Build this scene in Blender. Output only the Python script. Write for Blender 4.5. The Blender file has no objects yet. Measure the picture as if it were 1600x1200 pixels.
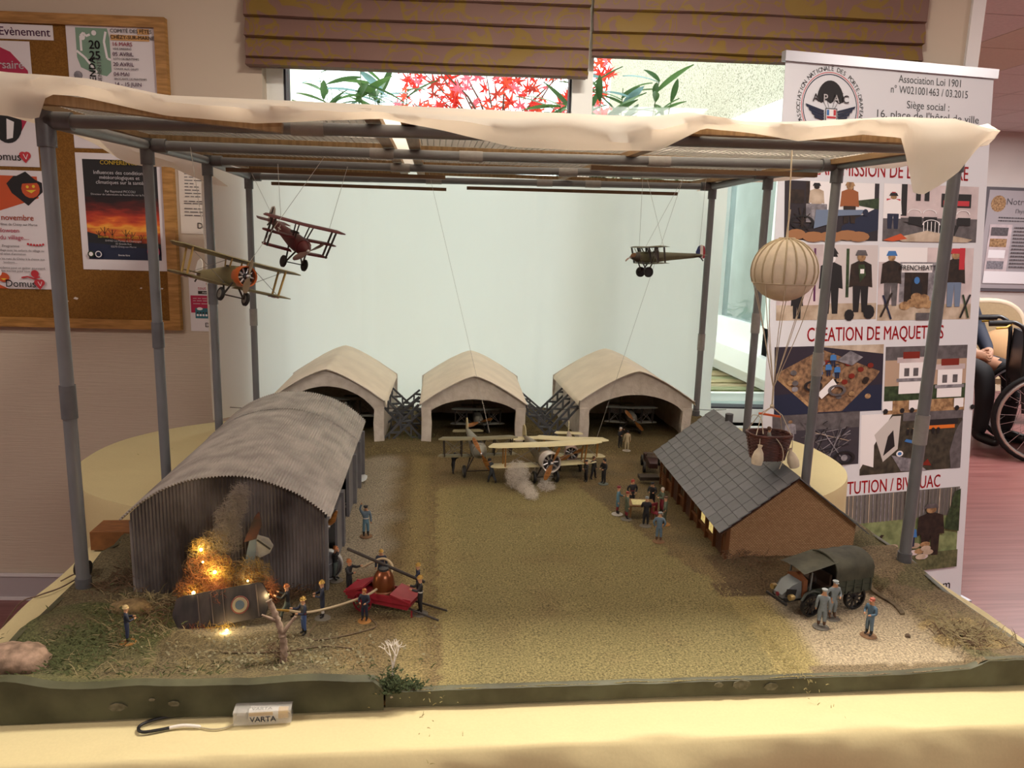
import bpy, math, random
from mathutils import Matrix, Vector, Euler
R = math.radians
PI = math.pi
rnd = random.Random(7)
sc = bpy.context.scene
COL = sc.collection

# ------------------------------------------------------------------ camera
cam_d = bpy.data.cameras.new('camera')
cam_d.sensor_fit = 'HORIZONTAL'
cam_d.sensor_width = 36.0
cam_d.lens = 36.0 * 1200 / 1600
cam_d.clip_start = .02
cam = bpy.data.objects.new('camera', cam_d)
COL.objects.link(cam)
_y, _p, _r = R(6.1), R(-10.8), R(1.6)
_f = Vector((math.sin(_y) * math.cos(_p), math.cos(_y) * math.cos(_p), math.sin(_p)))
_rt = Vector((math.cos(_y), -math.sin(_y), 0))
_up = _rt.cross(_f)
_R = math.cos(_r) * _rt + math.sin(_r) * _up
_U = -math.sin(_r) * _rt + math.cos(_r) * _up
cam.matrix_world = Matrix(((_R.x, _U.x, -_f.x, 0), (_R.y, _U.y, -_f.y, 0), (_R.z, _U.z, -_f.z, 1.35), (0, 0, 0, 1)))
sc.camera = cam

# ------------------------------------------------------------------ sky, lamps, exposure
w = bpy.data.worlds.new('overcast_sky')
sc.world = w
w.use_nodes = True
_bg = w.node_tree.nodes['Background']
_bg.inputs[0].default_value = (1, 1, 1, 1)
_bg.inputs[1].default_value = 3.1

def area(name, loc, sx, sy, power, col, rot=(0, 0, 0), spread=180):
    d = bpy.data.lights.new(name, 'AREA')
    d.shape = 'RECTANGLE'; d.size = sx; d.size_y = sy; d.energy = power; d.color = col
    d.spread = R(spread)
    o = bpy.data.objects.new(name, d); COL.objects.link(o)
    o.location = loc; o.rotation_euler = rot
    return o
WARM = (1, .92, .78)
area('ceiling_lamp_over_table', (.50, 1.24, 2.46), .40, .20, 30, WARM)
area('ceiling_lamp_behind_camera', (1.2, -1.6, 2.46), 1.2, .6, 42, (1, .94, .86))
area('fill_light_left', (-1.9, .4, 2.46), 1.2, .6, 20, (1, .90, .80))  # added fill for the dark left wall, no known fixture there
area('ceiling_lamp_corridor', (4.6, 4.2, 2.46), 1.2, .6, 100, (1, .95, .92))
area('fill_light_far_wall', (5.4, 6.0, 2.46), 1.2, .6, 20, (1, .95, .92))  # extra light added only to brighten the far wall
area('ceiling_lamp_hall', (3.2, 1.2, 2.46), 1.2, .6, 30, (1, .90, .80))
_po = area('window_daylight_portal', (.5, 2.92, 1.45), 2.1, 1.5, 1, (1, 1, 1), (R(-90), 0, R(-3.7)))
_po.data.cycles.is_portal = True

sc.view_settings.view_transform = 'Standard'
sc.view_settings.look = 'None'
sc.view_settings.gamma = 1
sc.view_settings.use_curve_mapping = False
sc.view_settings.exposure = .45
sc.cycles.max_bounces = 8
sc.cycles.diffuse_bounces = 4
sc.cycles.glossy_bounces = 3
sc.cycles.transparent_max_bounces = 12
sc.cycles.caustics_reflective = False
sc.cycles.caustics_refractive = False
sc.cycles.sample_clamp_indirect = 6

# ------------------------------------------------------------------ colours and materials
def lin(h):
    h = h.lstrip('#')
    c = [int(h[i:i + 2], 16) / 255 for i in (0, 2, 4)]
    return tuple(x / 12.92 if x <= .04045 else ((x + .055) / 1.055) ** 2.4 for x in c)

MATS = {}
def nd(nt, t, **kw):
    n = nt.nodes.new(t)
    for k, v in kw.items():
        if k.startswith('i_'):
            k = k[2:]
            k = int(k) if k.isdigit() else k
            n.inputs[k].default_value = v
        else:
            setattr(n, k, v)
    return n

def mat(name, col, rough=.7, metal=0., col2=None, scale=40., detail=4., var=.0, bump=0., bscale=None,
        stretch=None, lo=.35, hi=.65, emit=0., alpha=1., transl=0., spec=.5, col3=None):
    """Principled surface; colour varies between col and col2 with noise in object space, with optional fine relief."""
    if name in MATS: return MATS[name]
    m = bpy.data.materials.new(name); m.use_nodes = True
    nt = m.node_tree; b = nt.nodes['Principled BSDF']; L = nt.links.new
    c1 = lin(col); b.inputs['Roughness'].default_value = rough; b.inputs['Metallic'].default_value = metal
    b.inputs['Specular IOR Level'].default_value = spec
    if var and not col2:
        c2 = tuple(min(1, x * (1 - var)) for x in c1); c1v = tuple(min(1, x * (1 + var)) for x in c1)
    elif col2:
        c2 = lin(col2); c1v = c1
    else: c2 = None; c1v = c1
    if c2 or bump:
        tc = nd(nt, 'ShaderNodeTexCoord'); mp = nd(nt, 'ShaderNodeMapping')
        if stretch: mp.inputs['Scale'].default_value = stretch
        L(tc.outputs['Object'], mp.inputs['Vector'])
    if c2:
        n = nd(nt, 'ShaderNodeTexNoise'); n.inputs['Scale'].default_value = scale; n.inputs['Detail'].default_value = detail
        L(mp.outputs[0], n.inputs['Vector'])
        rp = nd(nt, 'ShaderNodeValToRGB'); rp.color_ramp.elements[0].position = lo; rp.color_ramp.elements[1].position = hi
        rp.color_ramp.elements[0].color = (*c2, 1); rp.color_ramp.elements[1].color = (*c1v, 1)
        if col3:
            e = rp.color_ramp.elements.new((lo + hi) / 2); e.color = (*lin(col3), 1)
        L(n.outputs['Fac'], rp.inputs['Fac']); L(rp.outputs[0], b.inputs['Base Color'])
        cs = rp.outputs[0]
    else:
        b.inputs['Base Color'].default_value = (*c1, 1); cs = None
    if bump:
        nb = nd(nt, 'ShaderNodeTexNoise'); nb.inputs['Scale'].default_value = bscale or scale; nb.inputs['Detail'].default_value = 5
        L(mp.outputs[0], nb.inputs['Vector'])
        bp = nd(nt, 'ShaderNodeBump'); bp.inputs['Strength'].default_value = bump; bp.inputs['Distance'].default_value = .004
        L(nb.outputs['Fac'], bp.inputs['Height']); L(bp.outputs[0], b.inputs['Normal'])
    if emit:
        b.inputs['Emission Color'].default_value = (*lin(col), 1); b.inputs['Emission Strength'].default_value = emit
    if alpha < 1: b.inputs['Alpha'].default_value = alpha
    if transl:
        t = nd(nt, 'ShaderNodeBsdfTranslucent')
        if cs: L(cs, t.inputs['Color'])
        else: t.inputs['Color'].default_value = (*c1, 1)
        mx = nd(nt, 'ShaderNodeMixShader'); mx.inputs[0].default_value = transl
        L(b.outputs[0], mx.inputs[1]); L(t.outputs[0], mx.inputs[2])
        L(mx.outputs[0], nt.nodes['Material Output'].inputs['Surface'])
    MATS[name] = m
    return m

def mat_glass(name, tint='#f4fbfa', refl=.12):
    m = bpy.data.materials.new(name); m.use_nodes = True
    nt = m.node_tree; nt.nodes.remove(nt.nodes['Principled BSDF'])
    t = nd(nt, 'ShaderNodeBsdfTransparent'); t.inputs[0].default_value = (*lin(tint), 1)
    g = nd(nt, 'ShaderNodeBsdfGlossy'); g.inputs['Roughness'].default_value = .02
    f = nd(nt, 'ShaderNodeFresnel'); f.inputs[0].default_value = 1.35
    ml = nd(nt, 'ShaderNodeMath', operation='MULTIPLY'); ml.inputs[1].default_value = refl / .02 * .1
    mx = nd(nt, 'ShaderNodeMixShader')
    L = nt.links.new
    L(f.outputs[0], ml.inputs[0]); L(ml.outputs[0], mx.inputs[0]); L(t.outputs[0], mx.inputs[1]); L(g.outputs[0], mx.inputs[2])
    L(mx.outputs[0], nt.nodes['Material Output'].inputs['Surface'])
    MATS[name] = m
    return m

# ------------------------------------------------------------------ geometry collector
class MB:
    def __init__(s, M=None):
        s.v = []; s.f = []; s.m = []; s.M = M or Matrix(); s.mi = 0
    def add(s, vs, fs):
        o = len(s.v); M = s.M
        s.v += [tuple(M @ Vector(p)) for p in vs]
        s.f += [tuple(i + o for i in f) for f in fs]
        s.m += [s.mi] * len(fs)
        return s
    def box(s, c, d, rot=None):
        h = [x / 2 for x in d]; vs = []
        Rm = Euler(rot).to_matrix() if rot else None
        for x in (-1, 1):
            for y in (-1, 1):
                for z in (-1, 1):
                    p = Vector((x * h[0], y * h[1], z * h[2]))
                    if Rm: p = Rm @ p
                    vs.append(p + Vector(c))
        return s.add(vs, [(0, 1, 3, 2), (4, 6, 7, 5), (0, 4, 5, 1), (2, 3, 7, 6), (0, 2, 6, 4), (1, 5, 7, 3)])
    def bx(s, x0, x1, y0, y1, z0, z1):
        return s.box(((x0 + x1) / 2, (y0 + y1) / 2, (z0 + z1) / 2), (x1 - x0, y1 - y0, z1 - z0))
    def bar(s, a, b, w, h, up=(0, 0, 1)):
        a, b = Vector(a), Vector(b); d = (b - a).normalized(); u = Vector(up)
        sx = d.cross(u)
        if sx.length < 1e-5: sx = d.cross(Vector((1, 0, 0)))
        sx.normalize(); uz = sx.cross(d).normalized()
        vs = []
        for p in (a, b):
            for i, j in ((-1, -1), (1, -1), (1, 1), (-1, 1)):
                vs.append(p + sx * i * w / 2 + uz * j * h / 2)
        return s.add(vs, [(0, 1, 2, 3), (7, 6, 5, 4), (0, 4, 5, 1), (1, 5, 6, 2), (2, 6, 7, 3), (3, 7, 4, 0)])
    def tube(s, pts, r, n=8, caps=True, closed=False):
        pts = [Vector(p) for p in pts]; k = len(pts)
        rs = r if isinstance(r, (list, tuple)) else [r] * k
        vs = []; prev = None
        for i, p in enumerate(pts):
            if closed: d = pts[(i + 1) % k] - pts[i - 1]
            else: d = pts[min(i + 1, k - 1)] - pts[max(i - 1, 0)]
            d.normalize()
            if prev is None:
                u = d.orthogonal().normalized()
            else:
                u = prev - d * prev.dot(d)
                u = u.normalized() if u.length > 1e-6 else d.orthogonal().normalized()
            prev = u; v = d.cross(u)
            for j in range(n):
                a = 2 * PI * j / n
                vs.append(p + (u * math.cos(a) + v * math.sin(a)) * rs[i])
        fs = []
        for i in range(k if closed else k - 1):
            i2 = (i + 1) % k
            for j in range(n):
                j2 = (j + 1) % n
                fs.append((i * n + j, i * n + j2, i2 * n + j2, i2 * n + j))
        if caps and not closed:
            fs.append(tuple(range(n - 1, -1, -1))); fs.append(tuple((k - 1) * n + j for j in range(n)))
        return s.add(vs, fs)
    def cyl(s, a, b, r, r2=None, n=12, caps=True):
        return s.tube([a, b], [r, r if r2 is None else r2], n, caps)
    def lathe(s, prof, n=16, c=(0, 0, 0), axis='z', a0=0., a1=2 * PI):
        """prof = [(radius, height)...]; full turn is closed."""
        full = abs(a1 - a0 - 2 * PI) < 1e-6; vs = []; k = len(prof); cols = n if full else n + 1
        for j in range(cols):
            a = a0 + (a1 - a0) * j / n
            for r_, h in prof:
                x, y, z = r_ * math.cos(a), r_ * math.sin(a), h
                if axis == 'y': x, y, z = x, z, y
                elif axis == 'x': x, y, z = z, x, y
                vs.append((x + c[0], y + c[1], z + c[2]))
        fs = []
        for j in range(n):
            j2 = (j + 1) % cols
            for i in range(k - 1):
                fs.append((j * k + i, j2 * k + i, j2 * k + i + 1, j * k + i + 1))
        return s.add(vs, fs)
    def ball(s, c, r, n=10, m=6, sc_=(1, 1, 1)):
        pr = [(math.sin(PI * i / m) * r, -math.cos(PI * i / m) * r) for i in range(m + 1)]
        pr = [(max(a, 1e-5), b) for a, b in pr]
        t = MB(); t.lathe(pr, n)
        return s.add([(x * sc_[0] + c[0], y * sc_[1] + c[1], z * sc_[2] + c[2]) for x, y, z in t.v], t.f)
    def loft(s, rings, caps=True, closed=True):
        n = len(rings[0]); vs = [p for r_ in rings for p in r_]; fs = []
        for i in range(len(rings) - 1):
            for j in range(n if closed else n - 1):
                j2 = (j + 1) % n
                fs.append((i * n + j, i * n + j2, (i + 1) * n + j2, (i + 1) * n + j))
        if caps and closed:
            fs.append(tuple(range(n - 1, -1, -1))); fs.append(tuple((len(rings) - 1) * n + j for j in range(n)))
        return s.add(vs, fs)
    def prism(s, pts, off):
        """extrude a planar polygon (3D points) by vector off"""
        n = len(pts); o = Vector(off)
        vs = [Vector(p) for p in pts] + [Vector(p) + o for p in pts]
        fs = [tuple(range(n - 1, -1, -1)), tuple(range(n, 2 * n))]
        fs += [(i, (i + 1) % n, n + (i + 1) % n, n + i) for i in range(n)]
        return s.add(vs, fs)
    def grid(s, nu, nv, fn):
        vs = [fn(i / nu, j / nv) for j in range(nv + 1) for i in range(nu + 1)]
        k = nu + 1
        return s.add(vs, [(j * k + i, j * k + i + 1, (j + 1) * k + i + 1, (j + 1) * k + i) for j in range(nv) for i in range(nu)])
    def poly(s, pts):
        return s.add(pts, [tuple(range(len(pts)))])
    def mesh(s, name, mats, smooth=None):
        me = bpy.data.meshes.new(name)
        me.from_pydata(s.v, [], s.f)
        for m in (mats if isinstance(mats, (list, tuple)) else [mats]): me.materials.append(m)
        if any(s.m): me.polygons.foreach_set('material_index', s.m)
        if smooth is not None:
            me.shade_smooth()
            if smooth < 180: me.set_sharp_from_angle(angle=R(smooth))
        me.update()
        return me
    def build(s, name, mats, parent=None, smooth=None, label=None, kind=None):
        o = bpy.data.objects.new(name, s.mesh(name, mats, smooth))
        COL.objects.link(o)
        if parent: o.parent = parent
        if label: o['label'] = label
        if kind: o['kind'] = kind
        return o

def tag(o, label, cat, group=None):
    o['label'] = label; o['category'] = cat
    if group: o['group'] = group
    return o
def thing(name, label, cat, loc=(0, 0, 0), rot=(0, 0, 0), group=None):
    o = bpy.data.objects.new(name, None); COL.objects.link(o)
    o.empty_display_size = .02
    o.location = loc; o.rotation_euler = rot if isinstance(rot, (tuple, Euler)) else (0, 0, rot)
    return tag(o, label, cat, group)
def struct(o):
    o['kind'] = 'structure'
    return o
def inst(me, name, parent, loc=(0, 0, 0), rot=(0, 0, 0), scale=(1, 1, 1), kind=None):
    o = bpy.data.objects.new(name, me); COL.objects.link(o)
    o.parent = parent; o.location = loc; o.rotation_euler = rot; o.scale = scale
    if kind: o['kind'] = kind
    return o

# flat lettering: collected, converted to meshes in one go at the end
TEXTS = []
def text(body, size, M4, material, parent, align='LEFT', bold=0., name='lettering', xs=1., spacing=1., fit=None):
    cu = bpy.data.curves.new(name, 'FONT'); cu.body = body; cu.size = size; cu.align_x = align; cu.align_y = 'CENTER'
    cu.resolution_u = 3; cu.space_character = spacing
    o = bpy.data.objects.new('tmp_text', cu); COL.objects.link(o)
    TEXTS.append((o, M4 @ Matrix.Diagonal((xs, 1, 1, 1)), material, parent, name, bold * size * (.75 if size > .02 else .5), fit))
def flush_texts():
    bpy.context.view_layer.update()
    dg = bpy.context.evaluated_depsgraph_get()
    for o, M4, m, par, nm, bd, fit in TEXTS:
        me = bpy.data.meshes.new_from_object(o.evaluated_get(dg))
        if bd:                                          # heavier strokes: the outline repeated a hair to each side
            vs = [v.co.copy() for v in me.vertices]; fs = [tuple(p.vertices) for p in me.polygons]; k = len(vs)
            me2 = bpy.data.meshes.new(nm); sh = ((-bd, 0), (bd, 0), (0, bd * .6), (0, -bd * .6))
            me2.from_pydata([(v.x + a, v.y + b, v.z) for a, b in sh for v in vs], [], [tuple(i + k * q for i in f) for q in range(4) for f in fs])
            bpy.data.meshes.remove(me); me = me2
        if fit and me.vertices:
            xs_ = [v.co.x for v in me.vertices]; wd_ = max(xs_) - min(xs_); M4 = M4 @ Matrix.Diagonal((fit / wd_, 1, 1, 1))
        me.transform(M4); me.materials.clear(); me.materials.append(m); me.name = nm
        n = bpy.data.objects.new(nm, me); COL.objects.link(n)
        n.parent = par
        cu = o.data; bpy.data.objects.remove(o); bpy.data.curves.remove(cu)
    TEXTS.clear()

def lerp(a, b, t): return a + (b - a) * t
def interp(tab, x):
    if x <= tab[0][0]: return tab[0][1]
    for (x0, y0), (x1, y1) in zip(tab, tab[1:]):
        if x <= x1: return lerp(y0, y1, (x - x0) / (x1 - x0))
    return tab[-1][1]
def smooth01(x): x = min(1, max(0, x)); return x * x * (3 - 2 * x)
from mathutils import noise as mnoise
def nz(x, y, z=0.): return mnoise.noise(Vector((x, y, z)))

# a flat print made of layered shapes: board coordinates (u right, v up) through matrix M4
class Print:
    def __init__(s, parent, M4, dl=.0004):
        s.p = parent; s.M = M4; s.dl = dl; s.k = 1; s.mb = MB(); s.mats = []
    def _m(s, m):
        if m not in s.mats: s.mats.append(m)
        s.mb.mi = s.mats.index(m)
    def poly(s, pts, m, lay=True):
        s._m(m)
        d = s.dl * s.k
        s.mb.add([s.M @ Vector((x, y, d)) for x, y in pts], [tuple(range(len(pts)))])
        if lay: s.k += 1
    def rect(s, x0, y0, x1, y1, m): s.poly([(x0, y0), (x1, y0), (x1, y1), (x0, y1)], m)
    def disc(s, x, y, r, m, n=20, ry=None):
        ry = ry or r
        s.poly([(x + r * math.cos(2 * PI * i / n), y + ry * math.sin(2 * PI * i / n)) for i in range(n)], m)
    def line(s, pts, wd, m):
        for (x0, y0), (x1, y1) in zip(pts, pts[1:]):
            dx, dy = x1 - x0, y1 - y0; l = math.hypot(dx, dy) or 1; nx, ny = -dy / l * wd / 2, dx / l * wd / 2
            s.poly([(x0 + nx, y0 + ny), (x0 - nx, y0 - ny), (x1 - nx, y1 - ny), (x1 + nx, y1 + ny)], m, False)
        s.k += 1
    def ring(s, x, y, r, wd, m, n=32, a0=0, a1=2 * PI):
        s.line([(x + r * math.cos(a0 + (a1 - a0) * i / n), y + r * math.sin(a0 + (a1 - a0) * i / n)) for i in range(n + 1)], wd, m)
    def text(s, x, y, size, body, m, align='LEFT', bold=0., xs=1.0, rot=0., spacing=1.):
        s.k += 1
        text(body, size, s.M @ Matrix.Translation((x, y, s.dl * s.k)) @ Matrix.Rotation(rot, 4, 'Z'), m, s.p, align, bold, xs=xs, spacing=spacing)
    def done(s, name='printed_picture'):
        if not s.mb.v: return None
        return s.mb.build(name, s.mats, s.p)
# matrix of an upright board: u -> local x, v -> local z, layer -> towards the viewer (-y)
UP = Matrix(((1, 0, 0, 0), (0, 0, -1, 0), (0, 1, 0, 0), (0, 0, 0, 1)))
# ================================================================== THE ROOM
WA = R(-3.7)
WM = Matrix.Translation((0, 2.69, 0)) @ Matrix.Rotation(WA, 4, 'Z')
def wl(u, n, z): return WM @ Vector((u, -n, z))          # n metres in front of the wall face

def mat_wall():
    m = mat('wallpaper_beige', '#cbbbaa', .85)
    nt = m.node_tree; b = nt.nodes['Principled BSDF']; L = nt.links.new
    tc = nd(nt, 'ShaderNodeTexCoord'); mp = nd(nt, 'ShaderNodeMapping'); mp.inputs['Scale'].default_value = (3, 3, 120)
    L(tc.outputs['Object'], mp.inputs[0])
    n = nd(nt, 'ShaderNodeTexNoise'); n.inputs['Scale'].default_value = 3.2; n.inputs['Detail'].default_value = 6
    L(mp.outputs[0], n.inputs['Vector'])
    # the grooved wallpaper is below dado height, the wall above is plain paint
    sx = nd(nt, 'ShaderNodeSeparateXYZ'); L(tc.outputs['Object'], sx.inputs[0])
    g = nd(nt, 'ShaderNodeMath', operation='LESS_THAN'); g.inputs[1].default_value = 1.0; L(sx.outputs['Z'], g.inputs[0])
    ml = nd(nt, 'ShaderNodeMath', operation='MULTIPLY'); L(g.outputs[0], ml.inputs[0]); L(n.outputs['Fac'], ml.inputs[1])
    bp = nd(nt, 'ShaderNodeBump'); bp.inputs['Strength'].default_value = .5; bp.inputs['Distance'].default_value = .004
    L(ml.outputs[0], bp.inputs['Height']); L(bp.outputs[0], b.inputs['Normal'])
    return m
WALL = mat_wall()
PLAIN = mat('painted_wall_grey_beige', '#d6cdc8', .8, var=.03, scale=3)
WHITE = mat('white_pvc', '#f1f1ee', .35)
TRIM = mat('white_trim_paint', '#e6e2e4', .4)

def mat_floor():
    m = mat('mauve_vinyl_floor', '#8a5450', .32)
    nt = m.node_tree; b = nt.nodes['Principled BSDF']; L = nt.links.new
    tc = nd(nt, 'ShaderNodeTexCoord'); mp = nd(nt, 'ShaderNodeMapping'); mp.inputs['Scale'].default_value = (1.2, 26, 1)
    L(tc.outputs['Object'], mp.inputs[0])
    n = nd(nt, 'ShaderNodeTexNoise'); n.inputs['Scale'].default_value = 1.6; n.inputs['Detail'].default_value = 7
    L(mp.outputs[0], n.inputs['Vector'])
    rp = nd(nt, 'ShaderNodeValToRGB'); e = rp.color_ramp.elements
    e[0].position = .3; e[0].color = (*lin('#744442'), 1); e[1].position = .72; e[1].color = (*lin('#94625e'), 1)
    L(n.outputs['Fac'], rp.inputs[0]); L(rp.outputs[0], b.inputs['Base Color'])
    return m
struct(MB().prism([(-4, -4, -.05), (9, -4, -.05), (9, 7.35, -.05), (1.6, 7.35, -.05), (1.6, 2.62, -.05), (-4, 2.95, -.05)], (0, 0, .05))
       .build('floor', mat_floor()))

# ceiling with its grid of tiles over the corridor
ceil = struct(MB().prism([(-4, -4, 2.52), (9, -4, 2.52), (9, 7.4, 2.52), (1.63, 7.4, 2.52), (1.63, 2.86, 2.52), (-4, 3.2, 2.52)], (0, 0, .08)).build('ceiling', mat('ceiling_joint', '#a89a98', .9)))
TILE = mat('ceiling_tile_pinkish', '#ddd0d0', .9, var=.04, scale=60, bump=.2)
tme = MB().bx(-.296, .296, -.296, .296, -.012, .012).mesh('ceiling_tile', TILE)
tw = MB().bx(-.296, .296, -.296, .296, -.012, .012).mesh('ceiling_tile', mat('ceiling_tile_beige', '#d8c8ba', .9, var=.03, scale=60))
for i in range(9):
    for j in range(9):
        x, y = 2.15 + .6 * i, 2.3 + .6 * j
        if y > 7.1 or y + .45 * x < 3.2: continue
        inst(tw if i == 2 else tme, 'ceiling_tile', ceil, (x, y, 2.508))
big = MB().bx(-4, 1.8, -4, 2.52, 2.5, 2.52).bx(1.8, 9, -4, 2.0, 2.5, 2.52)
big.build('ceiling_panel', TILE, ceil)

# back wall with its wide window opening
U0, U1, Z0, Z1 = -.56, 1.50, .70, 2.25
mb = MB(WM)
mb.bx(-4.2, U0, 0, .28, 0, 2.55).bx(U1, 1.813, 0, .28, 0, 2.55).bx(U0, U1, 0, .28, 0, Z0).bx(U0, U1, 0, .28, Z1, 2.55)
struct(mb.build('wall_back', WALL))
# rest of the shell
struct(MB().bx(1.62, 1.81, 2.84, 7.35, -.6, 3.0).build('wall_wing', [mat('pebbledash', '#c6c1af', .95, col2='#807b6a', scale=130, lo=.36, hi=.5, bump=.9)]))
struct(MB().bx(1.62, 9, 7.3, 7.45, 0, 2.55).build('wall_far', PLAIN))
struct(MB().bx(9, 9.1, -4, 7.4, 0, 2.55).build('wall_right', PLAIN))
struct(MB().bx(-4.1, -4, -4, 2.96, 0, 2.55).build('wall_left', PLAIN))
struct(MB().bx(-4, 9, -4.1, -4, 0, 2.55).build('wall_rear', PLAIN))

# baseboard and corner trim
bb = MB(WM)
bb.bx(-4, 1.80, -.012, 0, 0, .1)
bo = struct(bb.build('baseboard_back', mat('baseboard_grey', '#b9b0b4', .5)))
MB(WM).bx(-4, 1.80, -.018, -.012, .093, .104).build('baseboard_cap', TRIM, bo)
MB(WM).bx(-4, 1.80, -.016, -.012, 0, .012).build('baseboard_foot', TRIM, bo)
struct(MB(WM).bx(1.776, 1.82, -.012, .30, 0, 2.5).build('trim_1', TRIM))

# window: frame, mullion, panes, sill
wn = struct(thing('window_1', 'wide white plastic window behind the model display', 'window'))
del wn['category']
def wb(name, u0, u1, y0, y1, z0, z1, m=WHITE): return MB(WM).bx(u0, u1, y0, y1, z0, z1).build(name, m, wn)
DK = mat('window_gasket', '#2a2630', .6)
wb('frame_jamb', U0, U0 + .055, .05, .13, Z0, Z1); wb('frame_jamb', U1 - .055, U1, .05, .13, Z0, Z1)
wb('frame_head', U0 + .055, U1 - .055, .05, .13, Z1 - .06, Z1); wb('frame_sill', U0 + .055, U1 - .055, .05, .13, Z0, Z0 + .05)
wb('mullion', .463, .533, .04, .13, Z0 + .05, Z1 - .06)
wb('gasket', U0 + .055, U0 + .062, .06, .12, Z0 + .05, Z1 - .06, DK); wb('gasket', .456, .463, .06, .12, Z0 + .05, Z1 - .06, DK)
wb('gasket', U0 + .055, U1 - .055, .06, .12, Z0 + .05, Z0 + .056, DK)
GLASS = mat_glass('window_glass')
wb('pane', U0 + .062, .456, .085, .09, Z0 + .056, Z1 - .06, GLASS); wb('pane', .533, U1 - .055, .085, .09, Z0 + .056, Z1 - .06, GLASS)
wb('window_board', U0, U1, -.03, .05, Z0 - .02, Z0)

# ------------------------------------------------------------------ courtyard outside
struct(MB().bx(-3.2, 1.62, 2.98, 14, -.62, -.5).build('courtyard_ground', mat('courtyard_gravel', '#b9b4a0', .95, var=.2, scale=30)))
dk = thing('garden_deck', 'weathered mossy plank deck outside the window', 'deck', (0, 0, .62))
PL = [mat('deck_plank_%d' % i, c, .85, col2=c2, scale=9, stretch=(2, 14, 2), bump=.3) for i, (c, c2) in enumerate((('#b7a57a', '#8b7d52'), ('#a6a07c', '#6f7a4a'), ('#c0b088', '#8a7350')))]
for i in range(22):
    y = 3.42 + .1 * i
    MB().bx(1.16, 1.61, y, y + .088, .0 + .004 * (i % 2), .03 + .004 * (i % 2)).build('plank', PL[i % 3], dk)
for x in (1.22, 1.55): MB().bx(x - .04, x + .04, 3.42, 5.62, -1.12, -.0).build('joist', PL[1], dk)
cs = MB().grid(60, 1, lambda a, b: (.95 + .64 * b, 2.99 + .36 * a, .625 + .012 * math.sin(a * 40)))
tag(cs.build('corrugated_sheet', mat('corrugated_zinc', '#b9c4c2', .4, .3)), 'ribbed pale metal sheet just outside the window sill', 'metal sheet')
MB().bx(.95, 1.60, 3.36, 3.40, .56, .67).build('edge_strip', WHITE, bpy.data.objects['corrugated_sheet'])

# white window in the wing wall, seen obliquely
wf = struct(thing('window_2', 'white framed window in the pebbledash wing wall', 'window', (1.62, 0, 0)))
del wf['category']
def w2(name, y0, y1, z0, z1, d, m=WHITE, d0=0.): return MB().bx(-d, -d0, y0, y1, z0, z1).build(name, m, wf)
w2('frame_post', 4.12, 4.24, .83, 2.0, .05); w2('frame_post', 3.40, 3.50, .83, 2.0, .05); w2('frame_post', 3.0, 3.1, .83, 2.0, .05)
w2('frame_rail', 3.1, 4.12, .83, .96, .05); w2('frame_rail', 3.1, 4.12, 1.9, 2.0, .05)
w2('outer_sill', 2.98, 4.42, .735, .83, .10); w2('sill_apron', 2.98, 4.42, .66, .735, .03)
w2('pane', 3.5, 4.12, .96, 1.9, .02, mat('wing_window_reflection', '#7f9090', .06, spec=.9, var=.25, scale=2.5), .0)
w2('pane', 3.1, 3.40, .96, 1.9, .02, MATS['wing_window_reflection'], .0)
w2('catch', 4.15, 4.19, .905, .95, .06, DK, .05)
struct(MB().bx(-2.4, -1.9, 5.0, 13, -.6, 4.2).build('wall_courtyard', MATS['pebbledash']))

# plants in the courtyard ------------------------------------------------
LEAF_G = [mat('oleander_leaf_%d' % i, c, .45, transl=.35) for i, c in enumerate(('#5d7d45', '#48633a', '#8fb0b4'))]
LEAF_R = [mat('maple_leaf_%d' % i, c, .6, transl=.5) for i, c in enumerate(('#d8352a', '#e4573a', '#ee7a8c', '#b23a2c'))]
STEM = mat('green_stem', '#5b6b3e', .7); TWIG = mat('maple_twig', '#6b4a3c', .8)
def lance(m):
    b = MB(); n = 6; vs = []; fs = []
    for i in range(n + 1):
        t = i / n; wd = .013 * math.sin(PI * min(1, t * .92 + .08)) ** .8 + .0006
        z = -.03 * t * t
        vs += [(-wd, t * .155, z + .002), (0, t * .155, z - .001), (wd, t * .155, z + .002)]
    for i in range(n):
        for k in (0, 1): fs.append((i * 3 + k, i * 3 + k + 1, i * 3 + k + 4, i * 3 + k + 3))
    return b.add(vs, fs).mesh('leaf', m, 60)
LANCE = [lance(m) for m in LEAF_G]
def maple(m):
    pts = []
    for k, (a, l) in enumerate(((-150, .6), (-100, .8), (-50, .95), (0, 1.1), (50, .95), (100, .8), (150, .6))):
        pts.append((math.sin(R(a)) * l * .042, math.cos(R(a)) * l * .042, -.006 * l))
        if a < 150:
            b_ = a + 25; pts.append((math.sin(R(b_)) * .012, math.cos(R(b_)) * .012, .001))
    return MB().add([(0, 0, 0)] + pts, [(0, i + 1, i) for i in range(1, len(pts))]).mesh('leaf', m)
MAPLE = [maple(m) for m in LEAF_R]
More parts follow.
